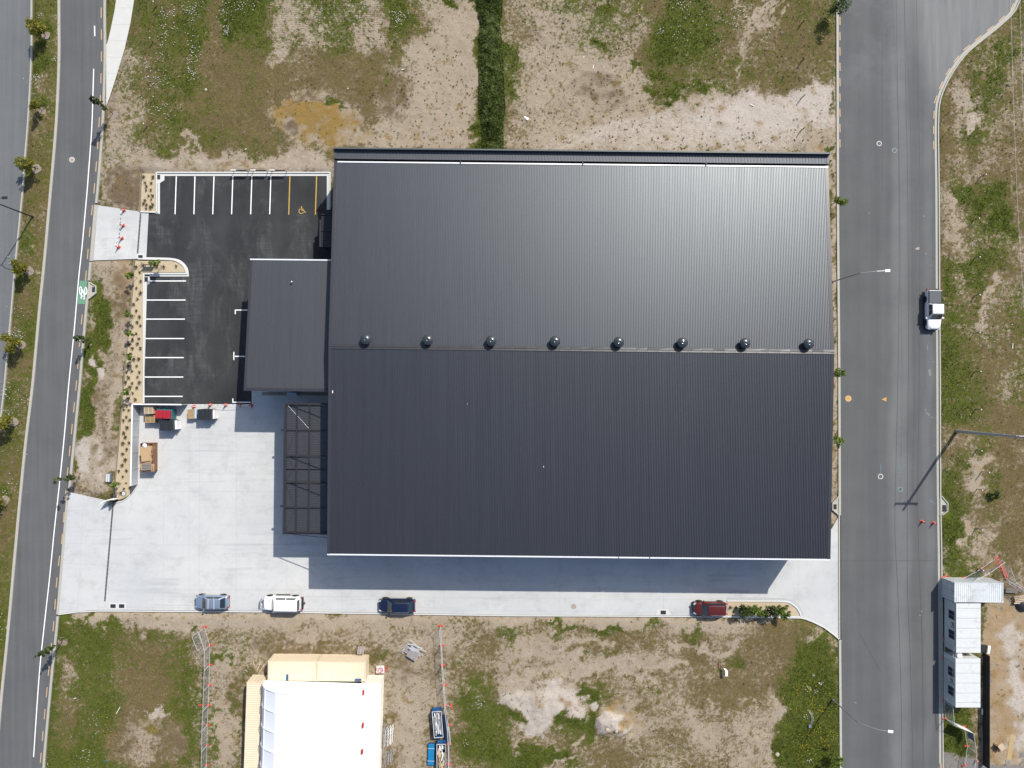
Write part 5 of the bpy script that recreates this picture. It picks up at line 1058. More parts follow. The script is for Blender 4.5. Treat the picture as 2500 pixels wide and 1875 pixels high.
        for f, xw in (('f', L / 2 - wheels[0]), ('r', -L / 2 + wheels[1])):
            w2 = MB(); w2.lathe([(wr * .62, -.11), (wr * .97, -.11), (wr, -.07), (wr, .07), (wr * .97, .11), (wr * .62, .11)], 22); o = obj('wheel', w2, M['rubber'], t, (xw, s_ * (hw - .10), wr), smooth=False); o.rotation_euler = (PI / 2, 0, 0)
            w3 = MB(); w3.lathe([(wr * .66, .0), (wr * .66, .10), (wr * .58, .105), (wr * .12, .085), (.02, .09)], 18); r3 = obj('rim', w3, M['rim'], o); r3.rotation_euler = (0 if s_ < 0 else PI, 0, 0)
            b = MB(); o2 = wr + .055; pts = [(xw + o2 * math.cos(a_), s_ * (hw * .992), wr + o2 * math.sin(a_)) for a_ in np.linspace(-.25, PI + .25, 15)]; b.tube(pts, .035, 6); obj('wheel_arch', b, M['black_plastic'], t)
    b = MB(); b.box(L / 2 - .07, L / 2 - .0, -hw * .55, hw * .55, .38, .62); obj('grille', b, M['black_plastic'], t, bevel=.02)
    b = MB(); b.box(-L / 2 + .02, L / 2 - .02, -hw * .8, hw * .8, .16, .28); obj('underbody', b, M['black_plastic'], t)
    if extras: extras(t, X, hw, rz, rw, zb, quad)
    return t
HATCH = [(0, .62, .70, .62), (.015, .80, .88, .80), (.05, .93, .93, .86), (.16, 1.0, .93, .88), (.40, 1.0, .93, .88), (.64, 1.0, .94, .88), (.74, .99, .92, .84), (.88, .95, .82, .76), (.955, .84, .74, .66), (.99, .64, .64, .56)]
def rails(m):
    def f(t, X, hw, rz, rw, zb, quad):
        for s_ in (-1, 1): b = MB(); b.tube([(X(.16), s_ * rw * .97, rz + .02), (X(.2), s_ * rw * .97, rz + .07), (X(.50), s_ * rw * .97, rz + .07), (X(.54), s_ * rw * .97, rz + .02)], .022, 6); obj('roof_rail', b, m, t)
    return f
def bars(m, xs_):
    def f(t, X, hw, rz, rw, zb, quad):
        for x in xs_: b = MB(); b.box(X(x) - .03, X(x) + .03, -rw - .05, rw + .05, rz + .05, rz + .09); obj('roof_bar', b, m, t)
        b = MB(); b.box(X(.02), X(.045), -.03, .03, .5, .56); obj('badge', b, M['rim'], t)
    return f
p = W(516, 1470.5, .8); car('hatchback', 'silver blue hatchback with two roof bars, parked nearest the yard gate', 'car', (p.x, p.y, .02), PI - .012, 4.30, 1.80, HATCH, (.06, .22, .60, .76, 1.46, .60), paint('silver_blue_paint', (.27, .34, .43, 1), .5), bars(M['galv_light'], (.36, .53)))
SUV = [(0, .90, .92, .82), (.012, .96, 1.04, .9), (.05, 1.0, 1.06, .96), (.3, 1.0, 1.06, .97), (.55, 1.0, 1.06, .97), (.70, 1.0, 1.06, .96), (.76, .99, 1.05, .95), (.90, .96, 1.0, .88), (.975, .90, .92, .8), (.995, .80, .82, .7)]
def suvx(t, X, hw, rz, rw, zb, quad):
    for s_ in (-1, 1):
        b = MB(); b.box(X(.30), X(.68), min(s_ * hw, s_ * (hw + .14)), max(s_ * hw, s_ * (hw + .14)), .38, .45); obj('side_step', b, M['black_plastic'], t)
        b = MB(); b.tube([(X(.06), s_ * rw * .95, rz + .03), (X(.45), s_ * rw * .95, rz + .03)], .015, 5); obj('drip_rail', b, M['galv'], t)
    b = MB(); b.box(-5.05 / 2 - .32, -5.05 / 2 + .05, -.05, .05, .42, .5).box(-5.05 / 2 - .30, -5.05 / 2 - .2, -.16, .16, .44, .5); obj('tow_bar', b, M['black_steel'], t)
    b = MB(); b.box(-5.05 / 2 - .14, -5.05 / 2 + .04, -hw * .85, hw * .85, .42, .62); obj('rear_bumper', b, M['black_plastic'], t, bevel=.04)
    b = MB(); b.tube([(5.05 / 2 + .05, -hw * .7, .5), (5.05 / 2 + .26, -hw * .45, .62), (5.05 / 2 + .26, hw * .45, .62), (5.05 / 2 + .05, hw * .7, .5)], .06, 8); b.tube([(5.05 / 2 + .24, -.4, .6), (5.05 / 2 + .2, -.38, .95), (5.05 / 2 + .2, .38, .95), (5.05 / 2 + .24, .4, .6)], .04, 8); obj('bull_bar', b, M['galv'], t)
p = W(688, 1474, .9); car('off_road_wagon', 'white boxy off road wagon with a tow bar, second car from the yard gate', 'car', (p.x, p.y, .02), PI - .012, 4.75, 1.86, SUV, (.015, .06, .66, .76, 1.84, .70), paint('white_car_paint', (.78, .78, .78, 1), 0), suvx, wr=.39)
p = W(969, 1479.5, .8); car('hatchback', 'dark navy hatchback with bright headlamp corners, third car along the yard edge', 'car', (p.x, p.y, .02), PI - .01, 4.62, 1.86, HATCH, (.05, .20, .60, .76, 1.50, .62), paint('navy_car_paint', (.008, .014, .045, 1), .2, .16), rails(M['rim']))
p = W(1733.5, 1486, .8); car('compact_suv', 'dark red compact wagon parked beside the kerbed planting island', 'car', (p.x, p.y, .02), PI - .014, 4.20, 1.78, [(0, .72, .80, .7), (.015, .86, .96, .86), (.05, .96, .98, .9), (.2, 1.0, .98, .9), (.45, 1.0, .98, .9), (.66, 1.0, .99, .9), (.75, .99, .97, .88), (.88, .96, .92, .82), (.955, .86, .84, .72), (.99, .68, .72, .6)], (.02, .10, .60, .76, 1.64, .62), paint('dark_red_paint', (.11, .014, .008, 1), .3), rails(M['rim']))
UTE = [(0, .90, .98, .88), (.01, .95, 1.06, .94), (.05, .98, 1.06, .96), (.3, .98, 1.06, .96), (.40, 1.0, 1.04, .96), (.62, 1.0, 1.04, .96), (.72, .99, 1.05, .94), (.88, .97, .99, .86), (.95, .88, .92, .76), (.99, .66, .82, .62)]
def utex(t, X, hw, rz, rw, zb, quad):
    b = MB(); b.box(X(.025), X(.325), -hw * .80, hw * .80, 1.04, 1.13); obj('tray_cover', b, M['canopy_roof'], t, bevel=.03)
    b = MB(); b.box(X(.005), X(.025), -hw * .86, hw * .86, 1.0, 1.17); obj('tailgate', b, M['galv'], t, bevel=.02)
    for s_ in (-1, 1): b = MB(); b.box(X(.02), X(.33), min(s_ * hw * .82, s_ * hw * .90), max(s_ * hw * .82, s_ * hw * .90), 1.05, 1.12); obj('tray_rail', b, M['black_plastic'], t, bevel=.02)
    b = MB(); b.box(-5.1 / 2 - .22, -5.1 / 2 + .05, -hw * .8, hw * .8, .42, .56); obj('rear_bumper', b, M['black_steel'], t, bevel=.03)
    b = MB(); b.tube([(X(.60), -.25, rz), (X(.60) - .1, -.25, rz + .3)], .01, 5); obj('aerial', b, M['black_steel'], t)
p = W(2281.5, 757, .95); car('pickup_truck', 'white double cab pickup with a dark tray cover, parked on the east kerb', 'pickup truck', (p.x, p.y, .02), -PI / 2, 5.0, 1.90, UTE, (.325, .37, .60, .745, 1.76, .70), paint('white_pickup_paint', (.78, .78, .79, 1), 0), utex, wr=.39, wheels=(.95, 1.1))

# ---------------------------------------------------------------- trees, shrubs, hedge
M['leaf_dark'] = leafmat('dark_street_tree_leaves', [D(62, 80, 40), D(94, 114, 58), D(130, 148, 84)], .35)
M['leaf_olive'] = leafmat('olive_tree_leaves', [D(104, 108, 36), D(156, 154, 58), D(196, 188, 92)], .4)
M['leaf_bright'] = leafmat('bright_shrub_leaves', [D(96, 122, 44), D(140, 166, 70), D(180, 198, 112)], .4)
M['leaf_hedge'] = leafmat('hedge_leaves', [D(78, 94, 46), D(118, 138, 68), D(160, 172, 104)], .45)
M['tussock'] = leafmat('tussock_blades', [D(84, 76, 42), D(116, 104, 62), D(146, 130, 86)], .2)
def leaves(P, size, rg, aspect=.6, tone=None):
    n = len(P); a = rg.normal(size=(n, 3)); a /= np.linalg.norm(a, axis=1)[:, None]; bb = np.cross(a, rg.normal(size=(n, 3))); bb /= np.linalg.norm(bb, axis=1)[:, None]
    s_ = size * rg.uniform(.6, 1.3, (n, 1)); v = np.stack([P - a * s_, P + bb * s_ * aspect, P + a * s_, P - bb * s_ * aspect], 1).reshape(-1, 3)
    me = fast_mesh('crown', v, np.arange(4 * n).reshape(-1, 4), 4); t = rg.random(n) if tone is None else tone; t = np.repeat(np.clip(t, 0, 1), 4)
    at = me.color_attributes.new('tone', 'FLOAT_COLOR', 'POINT'); at.data.foreach_set('color', np.stack([t, t, t, t], -1).astype(np.float32).ravel()); return me
def tree(name, label, base, h, cr, z0, nleaf, lsize, lm, seed, group=None, cat='tree', clumps=14, lean=(0, 0), trunk_r=.05, squash=1.0, loc_z=.03):
    rg = np.random.default_rng(seed); rr = random.Random(seed); g = G(*base); t = thing(name, label, cat, (g.x, g.y, loc_z), 0, group)
    top = Vector((lean[0], lean[1], h * .93)); b = MB(); pts = [Vector((0, 0, -.05)), Vector((lean[0] * .2 + rr.uniform(-.03, .03), lean[1] * .2, h * .35)), Vector((lean[0] * .6, lean[1] * .6 + rr.uniform(-.04, .04), h * .65)), top]
    b.tube(pts, [trunk_r, trunk_r * .8, trunk_r * .5, trunk_r * .15], 7); cs = []
    for i in range(clumps):
        zf = rr.uniform(z0, 1.0); a = rr.uniform(0, 2 * PI); prof = math.sin(PI * min(1, max(.08, (zf - z0) / (1.06 - z0)))) ** .55; r_ = cr * prof * rr.uniform(.25, 1.0)
        c0 = Vector((lean[0] * zf, lean[1] * zf, h * zf)); e = c0 + Vector((r_ * math.cos(a), r_ * math.sin(a), rr.uniform(0, .12) * h)); st = Vector((lean[0] * (zf - .18), lean[1] * (zf - .18), h * max(.12, zf - .18)))
        b.tube([st, st.lerp(e, .55) + Vector((0, 0, -.03)), e], [trunk_r * .4, trunk_r * .28, trunk_r * .1], 5); cs.append((e, cr * rr.uniform(.22, .5)))
    obj('trunk', b, M['trunk'], t); w_ = np.array([c_[1] ** 2 for c_ in cs]); w_ /= w_.sum(); k_ = rg.choice(len(cs), nleaf, p=w_)
    ce = np.array([c_[0][:] for c_ in cs]); ra = np.array([c_[1] for c_ in cs]); d = rg.normal(size=(nleaf, 3)); d /= np.linalg.norm(d, axis=1)[:, None]; rad = rg.random((nleaf, 1)) ** .45
    P = ce[k_] + d * rad * ra[k_][:, None] * np.array([1, 1, squash]); tn = .5 + .3 * np.sin(k_ * 2.4) + rg.uniform(-.3, .3, nleaf); me = leaves(P, lsize, rg, tone=tn); me.materials.append(lm)
    o = bpy.data.objects.new('crown', me); C.objects.link(o); o.parent = t; return t
GM = 'young trees along the median'
for i, (bx, by, h, cr, n, sp) in enumerate(((113, 87.6, 2.9, .95, 900, 'broad olive tree, topmost of the median trees'), (104.6, 271, 2.6, .6, 380, 'thin sparse olive tree, second down the median'), (90, 413, 2.7, 1.0, 900, 'full yellow green tree on the median above the black street lamp'), (72, 661, 2.8, .9, 850, 'olive tree on the median level with the upper driveway'), (52, 842, 2.8, 1.0, 850, 'olive tree with white flowers around it, fifth down the median'), (34, 1030, 2.8, 1.0, 800, 'olive tree at the left picture edge, level with the yard wall'), (13, 1222, 2.6, .9, 500, 'olive tree whose mulch ring is cut by the left picture edge'))):
    tree('olive_tree', sp, (bx, by), h, cr * 1.15, .35, int(n * 1.4), .12, M['leaf_olive'], 100 + i, GM, clumps=18)
GV = 'tall narrow street trees on the verge'
for i, (bx, by, h, cr, n, sp, ln) in enumerate(((277, 278, 5.0, .40, 1100, 'dark tall narrow tree at the end of the tapering footpath', (0, .0)), (225, 832, 3.7, .40, 700, 'dark narrow tree on the verge below the cycle symbol', (0, .1)), (196, 1163, 5.2, .42, 1000, 'dark narrow tree just above the yard driveway', (0, .2)), (154, 1566, 5.4, .42, 1100, 'dark narrow tree leaning over the road below the yard', (0, .1)))):
    tree('street_tree', sp, (bx, by), h, cr, .25, n, .10, M['leaf_dark'], 140 + i, GV, clumps=26, lean=ln, trunk_r=.045)
GE = 'small street trees beside the warehouse'
for i, (ix, iy, h, cr, n, sp) in enumerate(((2046, 14, 3.2, 1.25, 900, 'small tree at the top end of the east road kerb'), (2049, 489, 2.8, .85, 600, 'small tree in the strip by the glaring end of the roof'), (2046, 910, 2.4, .72, 450, 'small bright tree in the strip below the roof ridge'), (2046, 1075, 2.6, .80, 500, 'small tree in the strip nearest the pale road patch'), (2046, 1858, 2.6, .85, 500, 'small tree at the bottom end of the east road kerb'))):
    q = W(ix, iy, h * .75); tree('street_tree', sp, (q.x * S + 1250, 937.5 - q.y * S), h, cr, .45, n, .11, M['leaf_bright'] if i else M['leaf_dark'], 160 + i, GE, clumps=16)
GS = 'young shrubs in the sandy bed'
for i, (ix, iy, sc_, sp) in enumerate(((317, 672, 1.0, 'young shrub by the timber edging, just below the island'), (312, 767, 1.0, 'young shrub at the foot of the muddy hollow'), (311, 815, .8, 'small young shrub between two larger ones halfway down the bed'), (311, 869, .95, 'young shrub in the bed opposite the lower bays'), (305, 957, .9, 'young shrub in the bed just above the yard wall corner'), (278, 1184, 1.0, 'young shrub in the bed beside the curved white sign'), (379, 643, 1.05, 'spiky young shrub with stakes on the car park island'))):
    q = W(ix, iy, 1.9); tree('young_shrub', sp, (q.x * S + 1250, 937.5 - q.y * S), 2.3 * sc_, .52 * sc_, .5, 260, .12, M['leaf_bright'], 180 + i, GS, 'shrub', clumps=11, trunk_r=.03)
GK = 'leafy shrubs in the kerbed island'
for i, (ix, iy, cr, sp) in enumerate(((1819, 1492, .85, 'bushy shrub nearest the red car in the kerbed island'), (1850, 1492, .95, 'tall bushy shrub, second from the red car'), (1882, 1497, 1.0, 'largest bushy shrub, third from the red car'), (1911, 1496, .72, 'rounded shrub at the far end of the row in the island'))):
    q = W(ix, iy, 1.3); tree('island_shrub', sp, (q.x * S + 1250, 937.5 - q.y * S), 2.1, cr, .2, 850, .115, M['leaf_bright'] if i % 2 else M['leaf_dark'], 200 + i, GK, 'shrub', clumps=18, trunk_r=.04)
tree('green_shrub', 'lone dark green shrub in the rough grass east of the road', (2418, 1205), 1.0, .6, .2, 420, .10, M['leaf_dark'], 230, None, 'shrub', clumps=10)
# swale planting
rg = np.random.default_rng(5); n = 30000; yy = rg.uniform(-70, 372, n); cx = 1195 + (yy / 362) * 9; hwid = 24 + 5 * (vnoise(yy, yy * 0, 40, 81) - .5) * 2
u = np.clip(rg.normal(size=n) * .55, -1.15, 1.15); xx = cx + u * hwid
hh = .25 + .75 * (1 - np.abs(u) ** 2.2 * .7) * (.5 + .7 * vnoise(xx, yy, 12, 82)) * rg.uniform(.45, 1, n)
Pp = np.stack([(xx - 1250) / S, (937.5 - yy) / S, np.clip(hh, .05, 1.4)], -1); tn = .15 + .9 * vnoise(xx, yy, 9, 83) * vnoise(xx, yy, 45, 84) * 1.5 + rg.uniform(-.2, .2, n)
me = leaves(Pp, .11, rg, tone=tn); me.materials.append(M['leaf_hedge']); hd = thing('hedge', 'dense dark green strip of planting running up from the warehouse wall', 'hedge', (0, 0, 0)); o = bpy.data.objects.new('foliage', me); C.objects.link(o); o.parent = hd
b = MB()
for i in range(60):
    y = -60 + i * 7.2; q = G(1195 + y / 362 * 9 + random.uniform(-14, 14), y); b.tube([(q.x, q.y, 0), (q.x + random.uniform(-.2, .2), q.y + random.uniform(-.2, .2), .8)], [.03, .01], 5)
obj('stems', b, M['trunk'], hd)
# tussocks planted in the beds
proto = None
def inside(poly, x, y):
    c_ = False; n = len(poly)
    for i in range(n):
        x0, y0 = poly[i]; x1, y1 = poly[(i + 1) % n]
        if (y0 > y) != (y1 > y) and x < (x1 - x0) * (y - y0) / (y1 - y0) + x0: c_ = not c_
    return c_
def edge_d(poly, x, y): return float(sdf(poly, np.array([[float(x)]]), np.array([[float(y)]]))[0, 0])
def tus_mesh(seed, n=26, s_=1.0):
    rr = np.random.default_rng(seed); a = rr.uniform(0, 2 * PI, n); L = rr.uniform(.12, .27, n) * s_; h = rr.uniform(.12, .30, n) * s_
    v = np.stack([np.stack([-np.sin(a) * .03, np.cos(a) * .03, a * 0], -1), np.stack([np.sin(a) * .03, -np.cos(a) * .03, a * 0], -1), np.stack([np.cos(a) * L, np.sin(a) * L, h], -1)], 1).reshape(-1, 3)
    me = fast_mesh('tussock', v, np.arange(3 * n).reshape(-1, 3), 3); at = me.color_attributes.new('tone', 'FLOAT_COLOR', 'POINT'); t = np.repeat(rr.random(n), 3); at.data.foreach_set('color', np.stack([t, t, t, t], -1).astype(np.float32).ravel()); me.materials.append(M['tussock']); return me
TM = [tus_mesh(300 + i, 34, 1.0 + .12 * i) for i in range(5)]; rr = random.Random(9)
for poly, sp, where in ((BED_N, 13, 'small dry tussock planted in the sandy bed at the car park corner'), (BED_W, 16.5, 'small dry tussock planted in the long sandy bed and island west of the car park'), (BED_SE, 15, 'small dry tussock planted in the kerbed island beside the red car')):
    xs_ = [q[0] for q in poly]; ys2 = [q[1] for q in poly]; y = min(ys2); row = 0
    while y < max(ys2):
        x = min(xs_) + (row % 2) * sp / 2
        while x < max(xs_):
            qx, qy = x + rr.uniform(-3, 3), y + rr.uniform(-3, 3)
            if inside(poly, qx, qy) and edge_d(poly, qx, qy) < -4 and rr.random() < .9:
                q = G(qx, qy); o = bpy.data.objects.new('tussock', rr.choice(TM)); C.objects.link(o); o.location = (q.x, q.y, .04); o.rotation_euler.z = rr.uniform(0, 6); o.scale = (rr.uniform(.8, 1.25),) * 3; tag(o, where, 'tussock', where.replace('small dry tussock', 'tussocks'))
            x += sp
        y += sp * .82; row += 1
# ---------------------------------------------------------------- street furniture
def lamp(label, base_px, hp, arms, m, headm, r0=.09):
    """arms: list of (dx, dy, rise) reach vectors"""
    g = G(*base_px); t = thing('street_lamp', label, 'street lamp', (g.x, g.y, 0)); b = MB(); b.tube([(0, 0, 0), (0, 0, hp * .5), (0, 0, hp)], [r0, r0 * .8, r0 * .6], 10); obj('pole', b, m, t)
    b = MB(); b.box(-.2, .2, -.2, .2, 0, .05); b.tube([(0, 0, .05), (0, 0, .5)], [.14, .11], 10); obj('base_plate', b, m, t)
    for (dx, dy, rise) in arms:
        pts = [(dx * f_, dy * f_, hp - .02 + rise * (math.sin(min(1, f_ * 1.25) * PI / 2))) for f_ in (0, .06, .14, .26, .42, .62, .82, 1.0)]; b = MB(); b.tube(pts, [r0 * .6, r0 * .55, r0 * .5, r0 * .45, r0 * .42, r0 * .4, r0 * .38, r0 * .36], 8); a_ = obj('arm', b, m, t)
        L = math.hypot(dx, dy); ux_, uy_ = dx / L, dy / L; b = MB(); ang = math.atan2(dy, dx); T = Matrix.Translation((dx, dy, hp - .02 + rise)) @ Matrix.Rotation(ang, 4, 'Z'); b.box(-.05, .58, -.16, .16, -.05, .06, 0, T); hd_ = obj('luminaire', b, headm, t, bevel=.03)
        b = MB(); b.box(.05, .5, -.12, .12, -.075, -.05, 0, T); obj('lens', b, M['glass_cabin'], hd_)
    return t
lamp('grey street lamp with a long arm over the road, beside the middle of the warehouse', (2032, 688), 7.0, [(2.35, .10, .95)], M['galv'], M['lamp_lens'])
lamp('grey street lamp reaching over the road near the yellow flowers', (2031, 1706.5), 6.6, [(2.75, -.35, 1.35)], M['pole_grey'], M['lamp_lens'])
lamp('black double armed street lamp standing on the grass median', (81.5, 530), 8.0, [(2.0, .1, .9), (-2.0, -.1, .9)], M['black_steel'], M['black_steel'], .10)
g = G(2333, 1052.5); pp = thing('power_pole', 'tall grey power pole with a crossarm, leaning out of the right edge of the picture', 'power pole', (g.x, g.y, 0))
b = MB(); b.tube([(0, 0, 0), (0, 0, 6), (0, 0, 13.2)], [.22, .18, .13], 12); obj('pole', b, M['galv'], pp); b = MB(); b.box(-1.45, 1.45, .10, .24, 12.3, 12.5); obj('crossarm', b, M['timber_grey'], pp); b = MB(); b.bar((-.6, .16, 12.3), (0, .12, 11.7), .04, .04).bar((.6, .16, 12.3), (0, .12, 11.7), .04, .04); obj('brace', b, M['galv'], pp)
for x in (-1.35, 0.0, 1.35):
    b = MB(); b.lathe([(.03, 12.5), (.03, 12.6), (.07, 12.62), (.06, 12.78), (.03, 12.85)], 10, (x, .17, 0) if x else (0, 0, .55)); obj('insulator', b, M['timber_grey'], pp)
def wire(label, pts, r_=.011):
    b = MB(); b.tube(pts, r_, 5); tag(obj('power_line', b, M['galv_light']), label, 'power line', 'overhead power lines')
wpts = [W(2519, 1069, 13.3), W(2500, 752, 12.4), W(2490, 600, 12.1), W(2482.6, 469, 11.9), W(2474, 230, 11.7), W(2467, 0, 11.6), W(2452, -500, 12.0)]
wire('left overhead power line crossing the top right corner', wpts); wire('right overhead power line crossing the top right corner', [p_ + Vector((1.35, .1, -.4)) for p_ in wpts])
# marker posts
def post_proto(h, m, topm):
    b = MB(); b.tube([(0, 0, -.05), (0, 0, h)], .045, 7); return b
GP = {'e': 'timber marker posts east of the road', 'n': 'marker stakes north of the warehouse', 'w': 'marker stakes in the north west field'}
t0 = None
def marker(base, h, label, grp, m):
    global t0
    g = G(*base); t = thing('marker_post', label, 'marker post', (g.x, g.y, .02), 0, grp); b = MB(); b.box(-.045, .045, -.045, .045, -.1, h); obj('shaft', b, m, t); b = MB(); b.box(-.05, .05, -.05, .05, h, h + .06); obj('cap', b, M['white_paint'] if grp != GP['n'] else M['timber'], t); return t
EP = [(2375.5, 538), (2377, 631), (2377, 722.5), (2377, 813.5), (2379, 907), (2380, 999), (2381.5, 1098.5), (2383, 1193.5), (2383, 1289), (2385, 1387)]
for i, q in enumerate(EP):
    marker(q, 1.15, 'timber marker post in the grass east of the road, ' + ['topmost of the row', 'second of the row', 'level with the white pickup tray', 'level with the pickup bonnet', 'fifth of the row', 'just above the tall power pole', 'just below the tall power pole', 'beside the bare sandy patch', 'level with the road cones', 'lowest, by the orange fence feet'][i], GP['e'], M['timber'])
for i, q in enumerate(((1955, 60), (1955, 152), (1955, 241), (1955, 319))): marker(q, 1.15, 'dark stake in the field north of the warehouse, ' + ['topmost', 'second', 'third', 'nearest the roof'][i], GP['n'], M['black_steel'])
for i, q in enumerate(((384, 15), (376, 103), (372, 196), (361, 309))): marker(q, 1.1, 'white topped stake in the north west field, ' + ['topmost', 'second', 'third', 'nearest the car park'][i], GP['w'], M['timber'])
marker((2392, 432), 1.1, 'white topped post beside the green patch at the upper right', GP['e'], M['timber'])
marker((2394, 1150), 1.6, 'taller pale stake beside the sandy patch', GP['e'], M['timber_pale'])
q = G(2419, 1205); b = MB(); b.tube([(0, 0, 0), (.1, -.05, 1.4)], .03, 6); tag(obj('stake', b, M['teal_plastic'], None, (q.x, q.y, 0)), 'blue green plastic stake standing in the dark shrub', 'stake')
# traffic cones and the bars between them
def cone(label, base, grp):
    g = G(*base); t = thing('traffic_cone', label, 'traffic cone', (g.x, g.y, .03), random.uniform(0, 1), grp)
    b = MB(); b.box(-.2, .2, -.2, .2, 0, .05); obj('base', b, M['orange_plastic'], t, bevel=.02); b = MB(); b.lathe([(.15, .05), (.11, .32), (.07, .6), (.045, .9), (.03, .92)], 14); obj('body', b, M['orange_plastic'], t, smooth=True); b = MB(); b.lathe([(.097, .42), (.078, .56), (.075, .56)], 14); obj('collar', b, M['white_paint'], t)
    return g
def bar_between(a, b_, label, grp, m2=None):
    d = b_ - a; L = d.length; n = max(4, int(L / .25)); t = thing('barrier_bar', label, 'barrier bar', (a.x, a.y, .92), math.atan2(d.y, d.x), grp)
    w1, w2 = MB(), MB()
    for i in range(n): (w1 if i % 2 else w2).tube([(L * i / n, 0, -.05 * math.sin(PI * i / n)), (L * (i + 1) / n, 0, -.05 * math.sin(PI * (i + 1) / n))], .022, 6)
    obj('white_segments', w1, M['white_paint'], t); obj('dark_segments', w2, m2 or M['black_plastic'], t)
GC1, GC2, GC3 = 'cones across the upper driveway', 'cones along the edge of the car park', 'cones on the east road'
c1 = [cone(l_ + ' orange cone across the upper driveway', q, GC1) for l_, q in zip(('top', 'second', 'third', 'bottom'), ((303.5, 514), (301.5, 551), (298.5, 582), (290.5, 603.5)))]
for i in range(3): bar_between(c1[i], c1[i + 1], ['top', 'middle', 'bottom'][i] + ' striped bar between the driveway cones', 'striped bars between cones')
c2 = [cone(l_, q, GC2) for l_, q in zip(('pale worn orange cone above the weathered crate', 'orange cone above the black bundled stack', 'orange cone midway along the car park edge', 'red orange cone in the shade by the bay corner', 'red orange cone at the shaded kerb corner'), ((474, 992.5), (514, 988.5), (552, 988.5), (587, 988.5), (614, 990)))]
for i in range(4): bar_between(c2[i], c2[i + 1], ['first', 'second', 'third', 'fourth'][i] + ' bar from the left between the cones at the car park edge', 'striped bars between cones', M['galv'])
cone('left of the two orange cones on the east road', (2250, 1273), GC3); cone('right orange cone, close to the east kerb', (2277.5, 1276.5), GC3)
# parking signs on the north kerb
for i, x in enumerate((572, 619, 665)):
    a = G(x, 421.5); t = thing('low_sign_board', ['left', 'middle', 'right'][i] + ' low black sign frame with a white end on the car park kerb', 'sign', (a.x, a.y, 0), -.01, 'low sign frames on the kerb'); L = 1.86
    for u in (0, L): b = MB(); b.box(u - .025, u + .025, -.02, .02, 0, 1.05); obj('post', b, M['black_steel'], t)
    b = MB(); b.box(0, L, -.015, .015, .72, 1.06); b.box(-.02, L + .02, -.03, .03, 1.06, 1.10); obj('board', b, M['black_steel'], t)
    b = MB(); b.box(-.06, .62, -.05, .05, 1.09, 1.14); obj('cap', b, M['white_paint'], t)
# yard wall (ribbed fence)
t = thing('yard_wall', 'pale ribbed fence wall closing the north west corner of the yard', 'fence', (0, 0, 0)); HWl = 1.85
def wall_run(p0, p1, name='wall_sheet'):
    d = (p1 - p0); n = max(1, round(d.length / 2.2)); u = d.normalized(); nr = Vector((-u.y, u.x, 0))
    for i in range(n):
        q0 = p0 + d * (i / n) + u * .03; q1 = p0 + d * ((i + 1) / n) - u * .03; b = MB(); b.corr((q0.x, q0.y, .0), (q1 - q0), (0, 0, HWl), nr, .14, .02); b.corr((q1.x, q1.y, .0), (q0 - q1), (0, 0, HWl), -nr, .14, .02); obj(name, b, M['fence_wall'], t)
    for i in range(n + 1):
        q = p0 + d * (i / n); b = MB(); b.box(q.x - .05, q.x + .05, q.y - .05, q.y + .05, 0, HWl + .01); obj('post', b, M['fence_wall'], t)
    b = MB(); b.bar((p0.x, p0.y, HWl + .02), (p1.x, p1.y, HWl + .02), .16, .05); obj('capping', b, M['rail_white'], t)
cA = G(340.5, 986); wall_run(cA, G(336.5, 1181)); wall_run(cA, G(458, 987))
# curved entry sign
t = thing('entry_sign', 'low curved white wall sign beside the sliding gate track', 'sign', (0, 0, 0)); A_ = [G(259 + 33 * f_, 1225.5 - 10 * f_ - 3.2 * math.sin(PI * f_)) for f_ in np.linspace(0, 1, 9)]
b = MB(); ribbon(b, [(q.x, q.y) for q in A_], -.05, .05, .35, 1.35); obj('board', b, M['white_paint'], t); b = MB()
for i in (1, 7): b.box(A_[i].x - .04, A_[i].x + .04, A_[i].y - .04, A_[i].y + .04, 0, .4)
obj('post', b, M['black_steel'], t)
q = G(278, 1226); b = MB(); b.box(-.1, .1, -.25, .25, 0, 1.15); tag(obj('gate_post', b, M['black_steel'], None, (q.x, q.y, 0)), 'dark gate post at the top end of the sliding gate track', 'gate post')
# service cabinet
p = W(262.5, 1167, .6); t = thing('utility_cabinet', 'grey utility box lying in the bare verge left of the bed', 'utility box', (p.x, p.y, .03), -.05)
b = MB(); b.box(-.34, .34, -.62, .62, 0, .12); obj('plinth', b, M['manhole_dark'], t); b = MB(); b.box(-.3, .3, -.55, .55, .12, .5); obj('housing', b, M['pole_grey'], t, bevel=.03); b = MB(); b.box(-.22, -.02, -.48, .48, .5, .53).box(.04, .22, -.48, .48, .5, .53); obj('lid', b, M['galv_light'], t)
